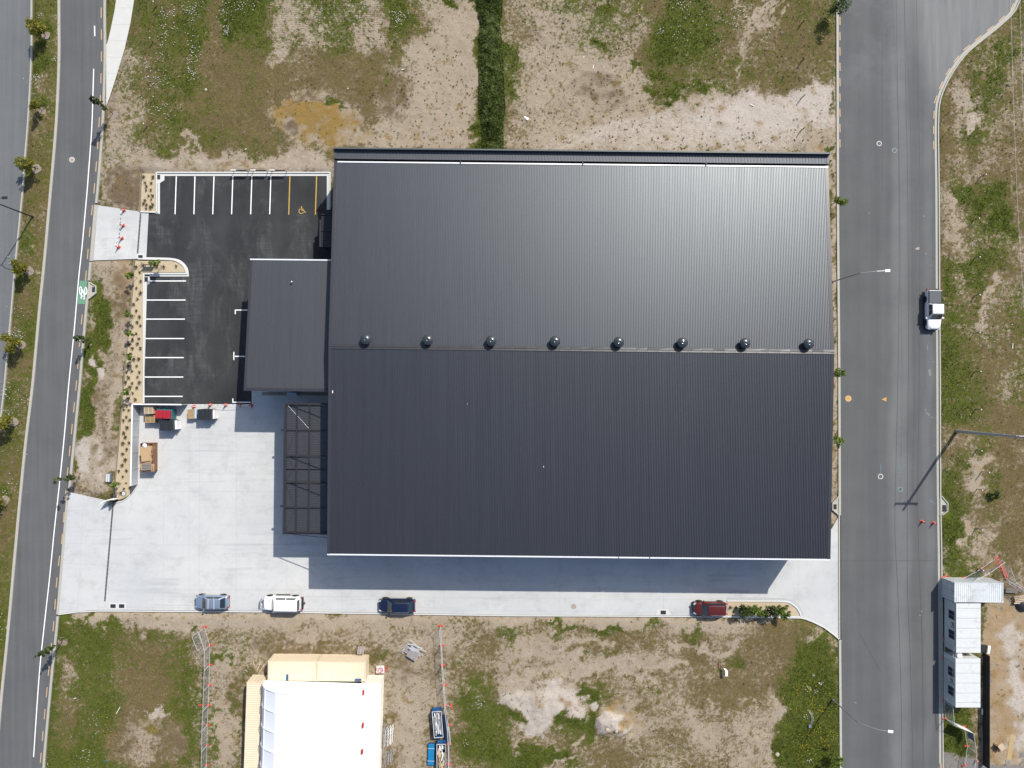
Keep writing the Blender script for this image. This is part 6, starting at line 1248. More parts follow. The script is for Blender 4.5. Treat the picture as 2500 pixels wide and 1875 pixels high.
# ---------------------------------------------------------------- goods in the yard
def pallet(label, loc, rotz, m, L=1.2, Wd=1.0, n=7, layers=1, group=None, name='pallet_stack', lh=.145, cat='pallet stack'):
    t = thing(name, label, cat, loc, rotz, group)
    for k_ in range(layers):
        z = k_ * lh; jx, jy, jr = random.uniform(-.02, .02), random.uniform(-.02, .02), random.uniform(-.02, .02); T = Matrix.Translation((jx, jy, 0)) @ Matrix.Rotation(jr, 4, 'Z')
        if k_ == layers - 1:
            w_ = Wd / n
            for i in range(n): b = MB(); b.box(-L / 2, L / 2, -Wd / 2 + i * w_ + w_ * .2, -Wd / 2 + (i + 1) * w_ - w_ * .2, z + .12, z + .142, 0, T); obj('deck_board', b, m, t)
        else:
            b = MB(); b.box(-L / 2, L / 2, -Wd / 2, Wd / 2, z + .12, z + .142, 0, T); obj('deck', b, m, t)
        b = MB()
        for x in (-L / 2 + .06, 0, L / 2 - .06): b.box(x - .05, x + .05, -Wd / 2, Wd / 2, z, z + .12, 0, T)
        obj('bearer', b, m, t)
    return t
p = W(362, 1001, 1.5); pallet('stack of pale new wooden pallets in the yard corner', (p.x, p.y, .02), .04, M['timber_pale'], 1.15, 1.0, 7, 10)
p = W(366, 1023.5, 1.1); pallet('stack of tan wooden pallets below the pale stack', (p.x, p.y, .02), .02, M['timber_tan'], 1.25, .95, 6, 7)
def bundle(name, label, cat, loc, rotz, L, Wd, h, m, ridges, axis='x', low=None, strap=None):
    t = thing(name, label, cat, loc, rotz)
    for i in range(ridges):
        if axis == 'x': a0, a1 = -L / 2 + L * i / ridges, -L / 2 + L * (i + 1) / ridges - .02; bx_ = (a0, a1, -Wd / 2, Wd / 2)
        else: a0, a1 = -Wd / 2 + Wd * i / ridges, -Wd / 2 + Wd * (i + 1) / ridges - .02; bx_ = (-L / 2, L / 2, a0, a1)
        b = MB(); j = random.uniform(-.03, .03); b.box(bx_[0], bx_[1], bx_[2] + j, bx_[3] + j, .14, h + random.uniform(-.03, .03)); obj('folded_crate', b, m, t, bevel=.03)
    b = MB()
    for x in (-L / 2 + .1, 0, L / 2 - .1): b.box(x - .06, x + .06, -Wd / 2, Wd / 2, 0, .14)
    obj('bearer', b, M['timber'], t); return t
p = W(398, 1011, 1.2); bundle('crate_stack', 'teal plastic crate stack partly hidden behind the red one', 'crate stack', (p.x + .25, p.y + .0, .02), -.03, 2.0, 1.3, 1.35, M['teal_plastic'], 5)
p = W(399.5, 1011.5, 1.9)
t = thing('crate_stack', 'red plastic bin stack between the teal and black stacks', 'crate stack', (p.x - .15, p.y - .02, .02), -.04)
for i in range(4):
    b = MB(); b.box(-.92 + i * .46, -.92 + i * .46 + .43, -.52, .52, 1.4, 1.86 + .02 * (i % 2)); obj('folded_crate', b, M['red_plastic'], t, bevel=.04)
b = MB(); b.box(-.92, .9, -.5, .5, 0, 1.4); obj('crate_body', b, M['red_plastic'], t, bevel=.03)
p = W(407, 1038, 1.5); bundle('crate_stack', 'black ribbed crate stack below the red one', 'crate stack', (p.x, p.y, .02), .05, 1.75, 1.32, 1.55, M['black_plastic'], 5)
p = W(428.5, 1037, 1.1); b = MB(); t = thing('wire_cage', 'pale grey wire cage beside the black crate stack', 'cage', (p.x, p.y, .02), .05)
def cage(t, L, Wd, h):
    b = MB()
    for x in (-L / 2, L / 2):
        for y in (-Wd / 2, Wd / 2): b.tube([(x, y, 0), (x, y, h)], .025, 5)
    for z in (.1, h):
        for x in (-L / 2, L / 2): b.tube([(x, -Wd / 2, z), (x, Wd / 2, z)], .022, 5)
        for y in (-Wd / 2, Wd / 2): b.tube([(-L / 2, y, z), (L / 2, y, z)], .022, 5)
    obj('frame', b, M['galv_light'], t); b = MB(); b.box(-L / 2 + .03, L / 2 - .03, -Wd / 2 + .03, Wd / 2 - .03, .05, h - .1); obj('liner', b, M['banner'], t)
cage(t, .48, 1.15, 1.15)
p = W(465, 1011, .9); t = pallet('weathered yellowish slatted crate at the left of the lower group', (p.x, p.y, .02), PI / 2, M['timber_tan'], 1.15, .82, 9, 6)
p = W(477, 1011, .7); local_box('crate', M['unit_grey'], 477, 1011, .26, 1.1, .02, .75, 0, label='narrow blue grey crate between the slatted crate and the black bundles', cat='crate')
p = W(499.5, 1012, 1.5); bundle('crate_stack', 'wide row of black folded crates in the lower group', 'crate stack', (p.x, p.y, .02), .0, 1.8, 1.35, 1.55, M['black_plastic'], 8)
p = W(521.5, 1011, 1.1); t = thing('wire_cage', 'grey wire cage at the right end of the lower group', 'cage', (p.x, p.y, .02), 0); cage(t, .36, 1.15, 1.15)
# skip filled with cardboard
p = W(357.5, 1117, 1.3); t = thing('waste_skip', 'rust brown open skip heaped with cardboard against the yard wall', 'skip', (p.x + .02, p.y, .02), .0)
b = MB(); L, Wd, h = 3.6, 1.6, 1.3
def trough(b, L, Wd, h, th=.05, fl=.1):
    b.box(-Wd / 2, -Wd / 2 + th, -L / 2, L / 2, 0, h).box(Wd / 2 - th, Wd / 2, -L / 2, L / 2, 0, h).box(-Wd / 2, Wd / 2, -L / 2 + .001, -L / 2 + th, 0, h - .002).box(-Wd / 2, Wd / 2, L / 2 - th, L / 2 - .001, 0, h - .002).box(-Wd / 2 + .01, Wd / 2 - .01, -L / 2 + .01, L / 2 - .01, .01, fl)
trough(b, L, Wd, h); obj('bin', b, M['cardboard_dark'], t)
rr = random.Random(4)
for i in range(16):
    b = MB(); a_ = rr.uniform(.8, 1.5); c_ = rr.uniform(.6, 1.2); T = Matrix.Translation((rr.uniform(-.25, .25), rr.uniform(-1.3, 1.35), .95 + i * .03)) @ Matrix.Rotation(rr.uniform(-.3, .3), 4, 'Z') @ Matrix.Rotation(rr.uniform(-.18, .18), 4, 'X') @ Matrix.Rotation(rr.uniform(-.15, .15), 4, 'Y'); b.box(-a_ / 2, a_ / 2, -c_ / 2, c_ / 2, 0, .02, 0, T); obj('cardboard_sheet', b, M['cardboard'] if i % 5 else M['cardboard_dark'], t)
for i, (a_, c_, x, y, z, r_) in enumerate(((1.35, 1.1, -.05, .85, 1.5, .05), (1.15, 1.0, .05, .05, 1.56, .1))): b = MB(); b.box(-a_ / 2, a_ / 2, -c_ / 2, c_ / 2, 0, .03, 0, Matrix.Translation((x, y, z)) @ Matrix.Rotation(r_, 4, 'Z') @ Matrix.Rotation(.1, 4, 'Y')); obj('cardboard_sheet', b, M['cardboard'], t)
b = MB(); b.lathe([(.3, 1.5), (.22, 1.62), (.05, 1.68)], 12, (-.15, 1.5, 0)); obj('white_bag', b, M['plastic_white'], t, smooth=True)
b = MB(); T = Matrix.Translation((.1, -1.15, 1.45)) @ Matrix.Rotation(.06, 4, 'Z')
for i in range(3):
    b.box(-.55, .55, -.42 + i * .3, -.22 + i * .3, 0, .09, 0, T)
    for j in range(6): b.box(-.52 + j * .19, -.42 + j * .19, -.22 + i * .3, -.12 + i * .3, 0, .07, 0, T)
obj('bottle_crate', b, M['timber'], t)
# ---------------------------------------------------------------- temporary fencing
FOOT = MB(); FOOT.box(-.32, .32, -.11, .11, 0, .14).box(-.10, .10, -.07, .07, .14, .2)
foot_me = None
def foot(px_, rotz, label, grp, world=None):
    global foot_me
    g = world or G(*px_)
    if foot_me is None:
        o = obj('barrier_block', FOOT, M['orange_plastic'], None, bevel=.03); foot_me = o
    else: o = foot_me.copy(); C.objects.link(o)
    o.location = (g.x, g.y, .06); o.rotation_euler.z = rotz; tag(o, label, 'barrier block', grp); return g
def panel_meshes(L, h=1.95):
    f_ = MB()
    for x in (.04, L - .04): f_.tube([(x, 0, .12), (x, 0, h)], .022, 6)
    for z in (.2, h): f_.tube([(.04, 0, z), (L - .04, 0, z)], .022, 6)
    w_ = MB(); n = int(L / .085)
    for i in range(1, n): x = L * i / n; w_.box(x - .003, x + .003, -.003, .003, .2, h)
    for i in range(1, 7): z = .2 + (h - .2) * i / 7; w_.box(.04, L - .04, -.004, .004, z - .004, z + .004)
    return f_, w_
PC = {}
def panel(a, b_, label, grp, name='mesh_barrier'):
    d = b_ - a; L = round(d.length, 1); t = thing(name, label, 'mesh barrier', (a.x, a.y, .06), math.atan2(d.y, d.x), grp)
    if L not in PC:
        f_, w_ = panel_meshes(L); PC[L] = (obj('frame', f_, M['galv_light'], t), obj('mesh_infill', w_, M['galv'], t))
    else:
        for s_ in PC[L]: c_ = s_.copy(); C.objects.link(c_); c_.parent = t
def fence_run(pts, side, footnames, grp_f, grp_p, off=(0, 0)):
    W_ = [G(*q) for q in pts]
    for i, q in enumerate(W_):
        d = W_[min(i + 1, len(W_) - 1)] - W_[max(i - 1, 0)]; foot(None, math.atan2(d.y, d.x) + PI / 2, footnames + ', ' + ORD[i], grp_f, q)
    for i in range(len(W_) - 1): panel(W_[i], W_[i + 1], 'mesh ' + footnames.split(' foot ')[-1].replace('of', 'panel of', 1) + ', ' + ORD[i], grp_p)
ORD = ['at its top end', 'second from its top end', 'third from its top end', 'fourth from its top end', 'fifth from its top end', 'sixth from its top end', 'seventh from its top end', 'eighth from its top end', 'ninth from its top end']
fence_run([(500.5, 1530), (514, 1574.5), (513.5, 1622), (512, 1671), (510, 1720), (508, 1768), (507, 1817), (506, 1866), (505, 1915)], 1, 'orange foot of the temporary fence across the south west lot', 'orange feet of the south west fence', 'mesh panels of the south west fence')
foot((491.5, 1720), 0, 'extra orange foot set left of the south west temporary fence', 'orange feet of the south west fence')
panel(G(484, 1541), G(498, 1577), 'short angled second mesh panel at the top of the south west fence', 'mesh panels of the south west fence')
fence_run([(1075.5, 1527), (1079, 1575), (1081, 1623), (1085, 1671.5), (1088, 1720.5), (1094, 1768), (1096.5, 1815), (1096.5, 1865), (1097, 1912)], 1, 'orange foot of the temporary fence right of the white tent', 'orange feet of the middle fence', 'mesh panels of the middle fence')
foot((1102, 1722), 1.9, 'orange foot lying askew on the right of the middle fence', 'orange feet of the middle fence')
a = G(1090, 1719); c_ = G(1101, 1723); b = MB(); b.tube([(a.x, a.y, .3), (c_.x, c_.y, .3)], .02, 6); tag(obj('brace_pole', b, M['galv_light']), 'short pale brace pole joining two orange feet of the middle fence', 'pole')
NG = 'orange feet around the site cabins'; NP = 'mesh panels around the site cabins'
e = [(2303, 1560), (2301, 1605), (2302, 1709), (2305, 1753), (2351, 1772.5), (2358.5, 1820), (2353, 1867)]
for i, q in enumerate(e): foot(q, [1.5, 1.5, 1.5, .1, .0, .0, .3][i] + .05, ['dark red foot on the kerb in cabin shadow, upper', 'dark red foot on the kerb in cabin shadow, middle', 'dark red foot on the kerb in cabin shadow, lower', 'orange foot on the kerb below the cabins', 'orange foot under the white banner bend', 'orange foot on the grass below the banner', 'orange foot at the bottom edge by the gravel'][i], NG)
E_W = [G(*q) for q in e]
for i in (0, 2): panel(E_W[i], E_W[i + 1] if i else G(2302, 1606), 'mesh panel standing on the kerb beside the cabins, ' + ('upper' if i == 0 else 'lower'), NP)
panel(G(2301.5, 1656), E_W[2], 'mesh panel on the kerb beside the southern cabin', NP); panel(E_W[1], G(2301.5, 1656), 'mesh panel on the kerb between the two cabins', NP)
panel(E_W[3], E_W[4], 'mesh panel carrying the white banner', NP); panel(E_W[4], E_W[5], 'mesh panel with the blue grey board below the banner', NP); panel(E_W[5], E_W[6], 'mesh panel at the bottom edge of the picture', NP)
cone('orange cone by the gravel at the bottom right', (2381, 1855), None)
# banner boards on those panels
def board_on(a, b_, f0, f1, z0, z1, m, label, side=-1):
    d = b_ - a; L = d.length; n = Vector((-d.y, d.x)).normalized() * .03 * side; bb = MB(); p0 = a + d * f0; p1 = a + d * f1
    N = 8; vs = []
    for i in range(N + 1):
        q = p0.lerp(p1, i / N); o_ = .05 * math.sin(PI * i / N); vs += [(q.x + n.x * (1 + o_ * 8), q.y + n.y * (1 + o_ * 8), z0), (q.x + n.x * (1 + o_ * 3), q.y + n.y * (1 + o_ * 3), z1)]
    bb.add(vs, [(2 * i, 2 * i + 2, 2 * i + 3, 2 * i + 1) for i in range(N)]); vs2 = [(v[0] - n.x * .5, v[1] - n.y * .5, v[2]) for v in vs]; bb.add(vs2, [(2 * i, 2 * i + 1, 2 * i + 3, 2 * i + 2) for i in range(N)]); tag(obj('banner', bb, m), label, 'banner')
board_on(E_W[3], E_W[4], .28, .98, .75, 2.0, M['banner'], 'long white banner tied to the fence below the southern cabin', 1); board_on(E_W[4], E_W[5], .02, .45, .7, 1.9, M['banner_blue'], 'blue grey board tied to the fence beside the white banner', 1)
# north side of the grey container
f2 = [(2304, 1407), (2351, 1410), (2391.5, 1388), (2428, 1362)]
for i, q in enumerate(f2): foot(q, [.3, .3, .6, .6][i], ['orange foot at the kerb by the grey container corner', 'orange foot against the north side of the grey container', 'orange foot beside the dark hose loop', 'topmost orange foot of the row above the container'][i], NG)
F2 = [G(*q) for q in f2]; panel(F2[1], F2[2], 'mesh panel leading up from the grey container', NP); panel(F2[2], F2[3], 'mesh panel with yellow marks on it above the container', NP)
for i in range(7):
    q = (2432 + i * 4.0, 1367 + i * 6.8); foot(q, .7 + i * .13, 'orange foot in the heap of feet above the grey container, ' + ['first', 'second', 'third', 'fourth', 'fifth', 'sixth', 'last'][i] + ' from the top', 'heap of orange fence feet')
panel(G(2439, 1376), G(2453, 1413), 'mesh panel standing behind the heap of orange feet', NP); panel(G(2452, 1412), G(2489, 1436), 'mesh panel running down to the right edge', NP); panel(G(2456, 1420), G(2488, 1444), 'second mesh panel beside the one at the right edge', NP)
foot((2487, 1436), .5, 'red foot at the right edge by the plank stack', NG)
for i in range(6):
    p0 = F2[2].lerp(F2[3], .12 + i * .13); b = MB(); b.box(-.12, .12, -.02, .02, .5, 1.1 - .1 * (i % 2)); tag(obj('yellow_tag', b, M['yellow_paint'], None, (p0.x, p0.y - .03, 0), .6), ['first', 'second', 'third', 'fourth', 'fifth', 'sixth'][i] + ' small yellow tag from the left on the mesh above the container', 'tag', 'yellow tags on the mesh panel')
q = G(2387, 1385); b = MB(); b.tube([(.5 * math.cos(t_) * 1.1, .55 * math.sin(t_), .12 + .05 * math.sin(3 * t_)) for t_ in np.linspace(.2, 3.6, 14)], .05, 6); tag(obj('hose', b, M['black_plastic'], None, (q.x, q.y, 0)), 'black hose curled on the ground above the grey container', 'hose')
# planks and timber on the building site
def planks(label, cx, cy, rot, L, n, m, dz=.05, wd=.14, spread=.16, h0=.1, grp=None, name='plank_stack', cat='planks'):
    g = G(cx, cy); t = thing(name, label, cat, (g.x, g.y, .05), rot, grp)
    for i in range(n): b = MB(); r_ = random.uniform(-.03, .03); b.box(-L / 2 + random.uniform(-.1, .1), L / 2 + random.uniform(-.1, .1), -wd / 2, wd / 2, 0, dz, 0, Matrix.Translation((0, (i - n / 2) * spread, h0 + (i % 2) * dz * .6)) @ Matrix.Rotation(r_, 4, 'Z')); obj('plank', b, m, t)
planks('bundle of weathered planks right of the grey container', 2464, 1438, -.05, 1.5, 4, M['timber'], h0=.35)
planks('pale planks on trestles at the right edge', 2494, 1458, .08, 2.6, 5, M['timber_pale'], h0=.45, spread=.22)
b = MB(); g = G(2495, 1474); b.lathe([(.9, 0), (1.0, .2), (.8, .5), (.3, .62), (.05, .65)], 16, (0, 0, 0)); tag(obj('tarpaulin', b, M['black_plastic'], None, (g.x, g.y, .02), smooth=True), 'black tarpaulin heap below the planks at the right edge', 'tarpaulin')
planks('long pale board lying on the clay at the bottom right', 2465, 1822, 1.42, 3.3, 1, M['timber_tan'], wd=.55, h0=0)
p = W(2446, 1829, .9); t = thing('timber_offcut_pile', 'pile of timber offcuts with a pale sheet on the clay', 'timber pile', (p.x, p.y, .05), .4)
for i in range(9): b = MB(); b.box(-.4, .4, -.06, .06, 0, .08, 0, Matrix.Translation((random.uniform(-.3, .2), random.uniform(-.4, .3), .05 + i * .07)) @ Matrix.Rotation(random.uniform(0, 3), 4, 'Z') @ Matrix.Rotation(random.uniform(-.2, .2), 4, 'X')); obj('offcut', b, M['timber_tan'] if i % 2 else M['cardboard_dark'], t)
b = MB(); b.box(-.35, .35, -.5, .5, 0, .03, 0, Matrix.Translation((.1, .2, .78)) @ Matrix.Rotation(.3, 4, 'Z') @ Matrix.Rotation(.2, 4, 'X')); obj('sheet', b, M['timber_pale'], t)
# cabin steps
p = W(2408, 1585, .5); t = thing('cabin_steps', 'white landing and steps on the east side of the northern cabin', 'steps', (p.x, p.y, 0), -.15)
b = MB(); b.box(.2, .5, -.5, .5, .45, .52); obj('landing', b, M['white_paint'], t); b = MB(); b.box(-.45, .2, -.45, .45, .2, .26); obj('tread', b, M['black_steel'], t); b = MB(); b.box(-.4, -.34, -.4, -.34, 0, .2).box(.4, .46, .3, .36, 0, .45).box(.4, .46, -.36, -.3, 0, .45); obj('leg', b, M['galv'], t)
p = W(2399, 1738, .9); local_box('white_pipe', M['plastic_white'], 2399, 1738, .12, .75, .3, .12, 0, label='short white pipe on the east side below the cabins', cat='pipe')
# privacy screen: dark fence east of the cabins throws the long dark strip
t = thing('hoarding', 'dark hoarding fence running south from the cabins beside the clay', 'fence', (0, 0, 0))
for i in range(9):
    y0 = 1592 + i * 30.5; a = G(2398.5, y0); c_ = G(2398.5, y0 + 30.4); b = MB(); b.box(a.x - .02, a.x + .02, c_.y, a.y, .0, 1.35); obj('hoarding_panel', b, M['black_plastic'], t)
# air conditioner and cables between cabins
local_box('air_conditioner', M['plastic_white'], 2343.5, 1601, .62, .5, 1.9, .5, 0, label='white air conditioner box in the gap between the two cabins', cat='air conditioner')
local_box('timber_block', M['timber_tan'], 2363, 1597, .4, .25, 1.2, .3, .5, label='yellowish timber block wedged between the two cabins', cat='timber')
# ---------------------------------------------------------------- things round the tent
p = W(880.5, 1586, .6); t = thing('pallet', 'grey pallet leaning on the north side of the cream containers', 'pallet', (p.x, p.y - .1, .55), 0); t.rotation_euler = (-.95, 0, 0)
for i in range(6): b = MB(); b.box(-.4, .4, -.5 + i * .19, -.5 + i * .19 + .11, 0, .02); obj('deck_board', b, M['timber_grey'], t)
for x in (-.36, 0, .36): b = MB(); b.box(x - .04, x + .04, -.5, .56, -.09, 0); obj('bearer', b, M['timber_grey'], t)
for i, (x0, y0, x1, y1) in enumerate(((603, 1622, 617.5, 1640), (619, 1613, 625.5, 1636), (636.5, 1616.5, 628, 1639), (647.5, 1620, 634, 1639.5), (600.5, 1634, 606, 1640))):
    a, c_ = G(x0, y0), G(x1, y1); b = MB(); d = c_ - a; b.box(0, d.length, -.045, .045, 0, .05); o = obj('timber_length', b, M['timber_grey'] if i == 4 else M['timber_pale'], None, (a.x, a.y, .12), math.atan2(d.y, d.x)); tag(o, ['leftmost long timber fanned out by the container doors', 'second timber from the left in the fan', 'third timber from the left in the fan', 'rightmost long timber in the fan', 'short grey timber left of the fan'][i], 'timber', 'timbers fanned beside the container')
# white frame box tangled with red hose
p = W(929, 1635.5, .5); t = thing('frame_crate', 'white framed crate holding red hose loops beside the ivory container', 'crate', (p.x, p.y, .05), .03)
b = MB(); b.box(-.55, .45, -.40, .40, .0, .5); obj('crate_box', b, M['plastic_white'], t)
for i, x in enumerate((-.45, -.28, -.05, .1, .3)):
    b = MB(); b.tube([(x + .05 * math.sin(j), -.36 + .72 * j / 6, .53) for j in range(7)], .03, 6); obj('red_bar', b, M['red_plastic'], t)
for (x, y, r_) in ((0, 0, .27), (.58, 0, .25), (.60, .05, .16)): b = MB(); b.tube([(x + r_ * math.cos(a_), y + r_ * 1.2 * math.sin(a_), .56 if x < .5 else .15) for a_ in np.linspace(0, 2 * PI, 15)], .03, 6, cap=False); obj('hose_loop', b, M['orange_plastic'], t)
# pallets and scrap aluminium
p = W(1006, 1590, .4); pallet('large weathered slatted pallet, lower of the two beside the scrap', (p.x - .15, p.y + .05, .04), -.55, M['timber_grey'], 1.9, 1.25, 5, 2)
p = W(1008, 1599, .7); pallet('smaller weathered slatted pallet lying on the larger one', (p.x + .02, p.y - .05, .34), -.55, M['timber_grey'], 1.35, 1.15, 9, 2)
p = W(1015, 1584, .5); t = thing('scrap_metal', 'bent aluminium sheets lying against the grey pallets', 'scrap', (p.x, p.y, .25), -.5)
rr = random.Random(12)
for i in range(8):
    b = MB(); L = rr.uniform(.9, 1.9); pts = [(-L / 2 + L * j / 6, .07 * math.sin(j * 1.3 + i), .05 * math.cos(j + i)) for j in range(7)]; w_ = rr.uniform(.05, .12)
    vs = []
    for q in pts: vs += [(q[0], q[1] - w_, q[2]), (q[0], q[1] + w_, q[2] + .05)]
    b.add(vs, [(2 * j, 2 * j + 2, 2 * j + 3, 2 * j + 1) for j in range(6)]); o = obj('bent_sheet', b, M['galv_light'], t, (rr.uniform(-.3, .5), rr.uniform(-.35, .35), .1 + i * .05), rr.uniform(-.25, .2), smooth=True)
t = thing('metal_frame', 'pale tubular frame sticking out above the grey pallets', 'frame', (0, 0, 0)); b = MB()
P4 = [W(1001, 1562, .6), W(1022, 1580, .6), W(990, 1577, .4), W(982, 1592, .3)]
b.tube([P4[0], P4[1]], .025, 6).tube([P4[0], W(991, 1578, .4)], .02, 6).tube([W(981, 1592, .3), W(992, 1576, .4)], .02, 6).tube([W(981, 1592, .3), W(987, 1596, .3)], .02, 6).tube([W(992, 1576, .4), W(997, 1582, .4)], .02, 6).tube([P4[1], W(1040, 1591, .6)], .025, 6); obj('tubing', b, M['galv_light'], t)
# scrap skips in blue frames
def blue_skip(label, nw_, L, Wd, rot, fill, seed, h=1.1):
    a = W(*nw_, h); t = thing('scrap_skip', label, 'skip', (a.x + Wd / 2, a.y - L / 2, .04), rot); b = MB(); trough(b, L, Wd, h); obj('bin', b, M['blue_paint'], t); b = MB()
    for x in (-Wd / 2 - .02, Wd / 2 - .05): b.box(x, x + .07, -L / 2, L / 2, h, h + .05)
    for y in (-L / 2, L / 2 - .07): b.box(-Wd / 2, Wd / 2, y + .001, y + .07, h + .001, h + .052)
    obj('rim', b, M['galv_light'], t); rr = random.Random(seed)
    for i in range(34):
        b = MB(); l_ = rr.uniform(.5, 2.4) if fill == 'metal' else rr.uniform(.4, 1.4); w_ = rr.uniform(.03, .09); x = rr.uniform(-Wd / 2 + .18, Wd / 2 - .18); y = rr.uniform(-L / 2 + .2 + l_ * .45, L / 2 - .2 - l_ * .45) if l_ * .9 < L - .4 else 0
        T = Matrix.Translation((x, y, h - .35 + i * .012)) @ Matrix.Rotation(PI / 2 + rr.uniform(-.16, .16) * (1 if fill == 'metal' else 2.2), 4, 'Z') @ Matrix.Rotation(rr.uniform(-.05, .05), 4, 'Y'); b.box(-l_ / 2, l_ / 2, -w_, w_, 0, .05, 0, T)
        obj('offcut', b, (M['scrap'], M['galv_light'], M['plastic_white'], M['timber_grey'])[i % 4] if fill == 'metal' else (M['timber_pale'], M['timber_tan'], M['plastic_white'], M['timber'])[i % 4], t)
    b = MB(); b.box(-Wd / 2 + .05, Wd / 2 - .05, L / 2, L / 2 + .30, h - .5, h - .42); b.bar((-Wd / 2 + .1, L / 2 + .15, h - .45), (-Wd / 2 + .1, L / 2 + .15, 0), .06, .06).bar((Wd / 2 - .1, L / 2 + .15, h - .45), (Wd / 2 - .1, L / 2 + .15, 0), .06, .06); obj('end_shelf', b, M['blue_paint'], t)
    return t
blue_skip('blue framed skip full of long metal scrap, right of the white tent', (1057.5, 1736), 3.35, 1.15, .08, 'metal', 31)
blue_skip('blue framed skip full of timber offcuts at the bottom edge', (1066.5, 1816), 3.6, 1.15, .01, 'wood', 32)
p = W(1052.5, 1842, .5); t = thing('covered_bin', 'low bright blue covered bin beside the timber skip', 'bin', (p.x, p.y, .04), -.04)
b = MB(); b.box(-.42, .42, -1.35, 1.35, 0, .5); obj('body', b, M['blue_paint'], t, bevel=.03)
for y0, y1 in ((-1.33, -.82), (-.78, .78), (.82, 1.33)): b = MB(); b.box(-.38, .38, y0, y1, .5, .54); obj('lid', b, M['blue_cover'], t, bevel=.03)
b = MB(); b.box(-.44, .44, -.82, -.78, .5, .56).box(-.44, .44, .78, .82, .5, .56); obj('strap', b, M['galv_light'], t)
a = W(1084, 1745, .5); c_ = W(1092, 1815, .5); t = thing('navy_trailer', 'narrow navy tarp covered load beside the metal skip', 'trailer', ((a.x + c_.x) / 2, (a.y + c_.y) / 2, .04), .09)
b = MB(); b.box(-.3, .3, -1.75, 1.75, .1, .55); obj('cover', b, M['navy'], t, bevel=.1); b = MB(); b.tube([(.36, -1.8, .5), (.38, 0, .6), (.32, 1.2, .55)], .03, 6).tube([(.44, -2.2, .3), (.46, .2, .4)], .03, 6); obj('side_rail', b, M['galv_light'], t)
# scaffold frames leaning on the ivory container
t = thing('scaffold_frames', 'stack of pale metal scaffold frames leaning on the ivory container', 'scaffold frames', (0, 0, 0)); rr = random.Random(77)
for i, (x, y0, y1, n, mt) in enumerate(((934, 1772, 1826, 1, 'galv'), (937.5, 1775, 1850, 1, 'timber_grey'), (941.5, 1781, 1822, 4, 'galv_light'), (949, 1778, 1821, 4, 'rail_white'), (955, 1776, 1818, 4, 'rail_white'), (939, 1842, 1880, 1, 'timber_grey'), (944, 1840, 1872, 1, 'galv'), (950, 1838, 1866, 1, 'timber_grey'), (956, 1836, 1862, 1, 'galv'))):
    a = W(x, y0, .8); c_ = W(x - 2.5, y1, .8); b = MB(); wdx = .34
    b.tube([(a.x, a.y, .9), (c_.x, c_.y, .9)], .035, 6).tube([(a.x + wdx * .5, a.y + .08, .15), (c_.x + wdx * .5, c_.y + .08, .15)], .035, 6)
    for j in range(n + 2): f_ = j / (n + 1); q = a.lerp(c_, f_); b.tube([(q.x, q.y, .9), (q.x + wdx * .5, q.y + .08, .15)], .025, 6)
    obj('frame', b, M[mt], t)
# odd bits on the south-east lot
p = W(1773, 1642, .8); t = thing('folding_chair', 'white bent board propped on a dark folded stand in the grass', 'chair', (p.x, p.y, .03), 0)
b = MB(); b.box(-.15, .17, -.42, .25, .85, .9); b.add([(-.30, .50, .6), (.02, .42, .6), (.17, .25, .9), (-.15, .25, .9)], [(0, 1, 2, 3)]); obj('seat', b, M['white_paint'], t)
b = MB(); b.tube([(-.1, .2, .85), (-.6, .7, .05)], .03, 6).tube([(.1, -.3, .85), (.1, -.3, 0)], .02, 6).tube([(-.12, -.35, .85), (-.14, -.4, 0)], .02, 6).tube([(.14, .3, .8), (.6, .35, .3)], .012, 5); obj('leg', b, M['black_steel'], t); b = MB(); b.box(-.75, -.45, .3, .95, .1, .16); obj('panel', b, M['cardboard_dark'], t)
p = G(1975, 1752); t = thing('bent_pipe_stand', 'curved grey hose ends rising from the flowered grass', 'hose', (p.x, p.y, .02)); b = MB()
for k_ in (0, .16): b.tube([(.05 + k_, -.9, .05), (.22 + k_, -.5, .2), (.28 + k_, 0, .25), (.12 + k_, .55, .18), (-.18 + k_, 1.0, .06)], .035, 6)
obj('hose_pair', b, M['galv'], t); b = MB(); b.box(-.15, .15, -1.15, -.85, 0, .3); obj('junction_box', b, M['pole_grey'], t)
p = G(1284.5, 289.5); b = MB(); b.box(-.32, .32, -.12, .12, .02, .14, 0, Matrix.Rotation(-.7, 4, 'Z')).lathe([(.24, .0), (.2, .16), (.05, .2)], 9, (.12, -.1, 0)); tag(obj('plastic_bag', b, M['plastic_white'], None, (p.x, p.y, .05), bevel=.04), 'crumpled white plastic rubbish on the sand right of the hedge', 'rubbish')
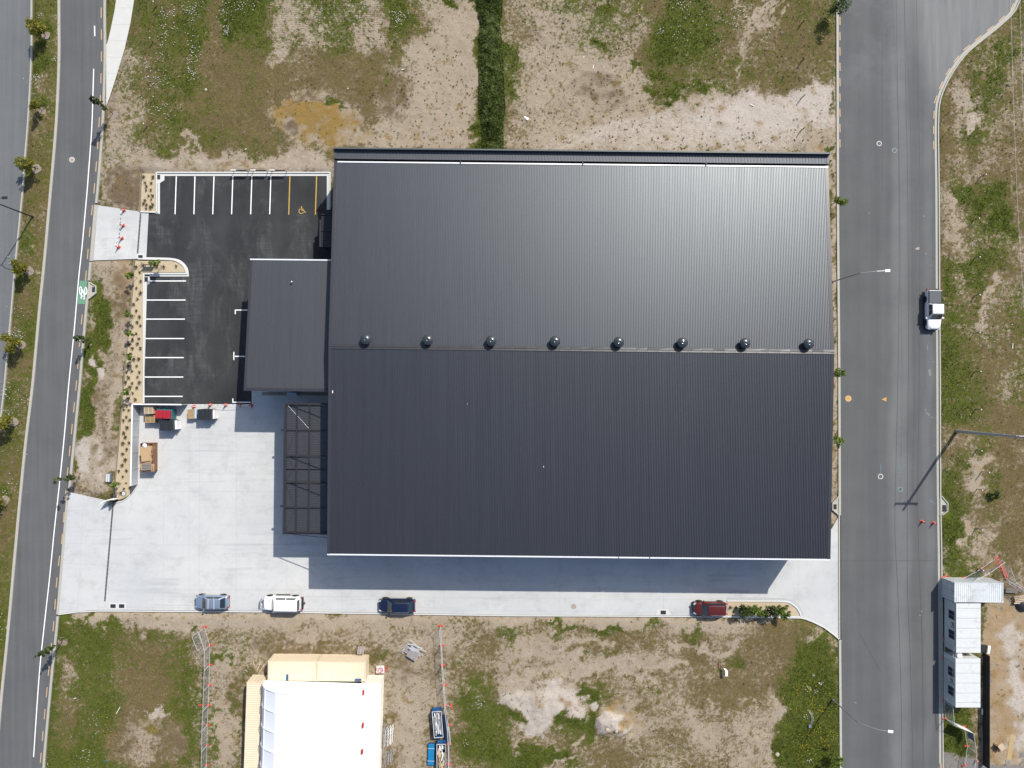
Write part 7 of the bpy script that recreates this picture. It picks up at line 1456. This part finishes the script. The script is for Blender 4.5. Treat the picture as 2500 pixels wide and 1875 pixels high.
for i, (x, y, L, r_, lb) in enumerate(((1448, 164, .5, 1.3, 'thin white stick lying on the weedy sand'), (1425, 140, .25, 1.2, 'tiny white scrap on the weedy sand'), (1835, 258, .55, -.5, 'thin white stick on the pale sand near the stakes'), (1375, 57, .35, -.1, 'dark stick on the weedy sand north of the roof'), (290, 1733, .95, 1.05, 'white stick in the grass of the south west lot'), (984, 171, .35, .2, 'white scrap on the edge of the brown mud'), (601, 365, .25, .6, 'white rag near the back of the car park'), (850, 217, .2, .1, 'small white scrap in the reddish grass'), (2470, 845, .7, 1.5, 'thin pale stick in the grass at the right edge'), (260, 1856, .35, .1, 'bright blue scrap at the bottom of the south west lot'), (185, 1703, .3, .3, 'pale scrap in the south west grass'))):
    g = G(x, y); b = MB(); b.box(-L / 2, L / 2, -.035, .035, 0, .05); o = obj('litter_stick', b, M['black_steel'] if 'dark' in lb else (M['blue_cover'] if 'blue' in lb else M['plastic_white']), None, (g.x, g.y, .14), r_); tag(o, lb, 'litter')
# pale rocks
for i, (x, y, s_) in enumerate(((1493, 1760, .28), (1503, 1778, .2), (1480, 1774, .24), (503, 219, .16), (1898, 1841, .3), (2311, 329, .12), (1830, 232, .1))):
    g = G(x, y); rg = np.random.default_rng(400 + i); b = MB(); b.lathe([(s_ * .7, -.1), (s_, s_ * .15), (s_ * .7, s_ * .32), (s_ * .3, s_ * .42), (.02, s_ * .42)], 9, (0, 0, 0)); b.v = [(v[0] * rg.uniform(.75, 1.2), v[1] * rg.uniform(.75, 1.2), v[2]) for v in b.v]
    gz = .80 if i < 3 else .05; tag(obj('rock', b, M['stone_white'], None, (g.x, g.y, gz)), ['pale lump on top of the whitish spoil heap', 'pale lump on the right of the whitish spoil heap', 'pale lump on the left of the whitish spoil heap', 'pale stone in the grass of the north west field', 'pale lump near the lower edge of the flowered grass', 'white stone on the verge beside the turning area', 'small pale stone near the mud patch on the sand'][i], 'rock')
# stakes around the island shrub
t = thing('tree_stakes', 'thin timber stakes framing the spiky shrub on the car park island', 'stakes', (0, 0, 0)); b = MB()
for (x, y) in ((391, 655), (347, 640), (398, 652), (345, 650)): q = G(x, y); b.tube([(q.x, q.y, 0), (q.x, q.y, .9)], .025, 5)
obj('stake', b, M['timber_pale'], t)
p = G(367, 648); t = thing('information_board', 'low slatted board standing in the island bed, seen edge on', 'board', (p.x, p.y, .03), .0); b = MB(); b.box(-.72, .72, -.02, .02, .25, 1.05); obj('panel', b, M['timber_pale'], t); b = MB(); b.box(-.6, -.54, -.03, .03, 0, .3).box(.54, .6, -.03, .03, 0, .3); obj('leg', b, M['timber'], t)
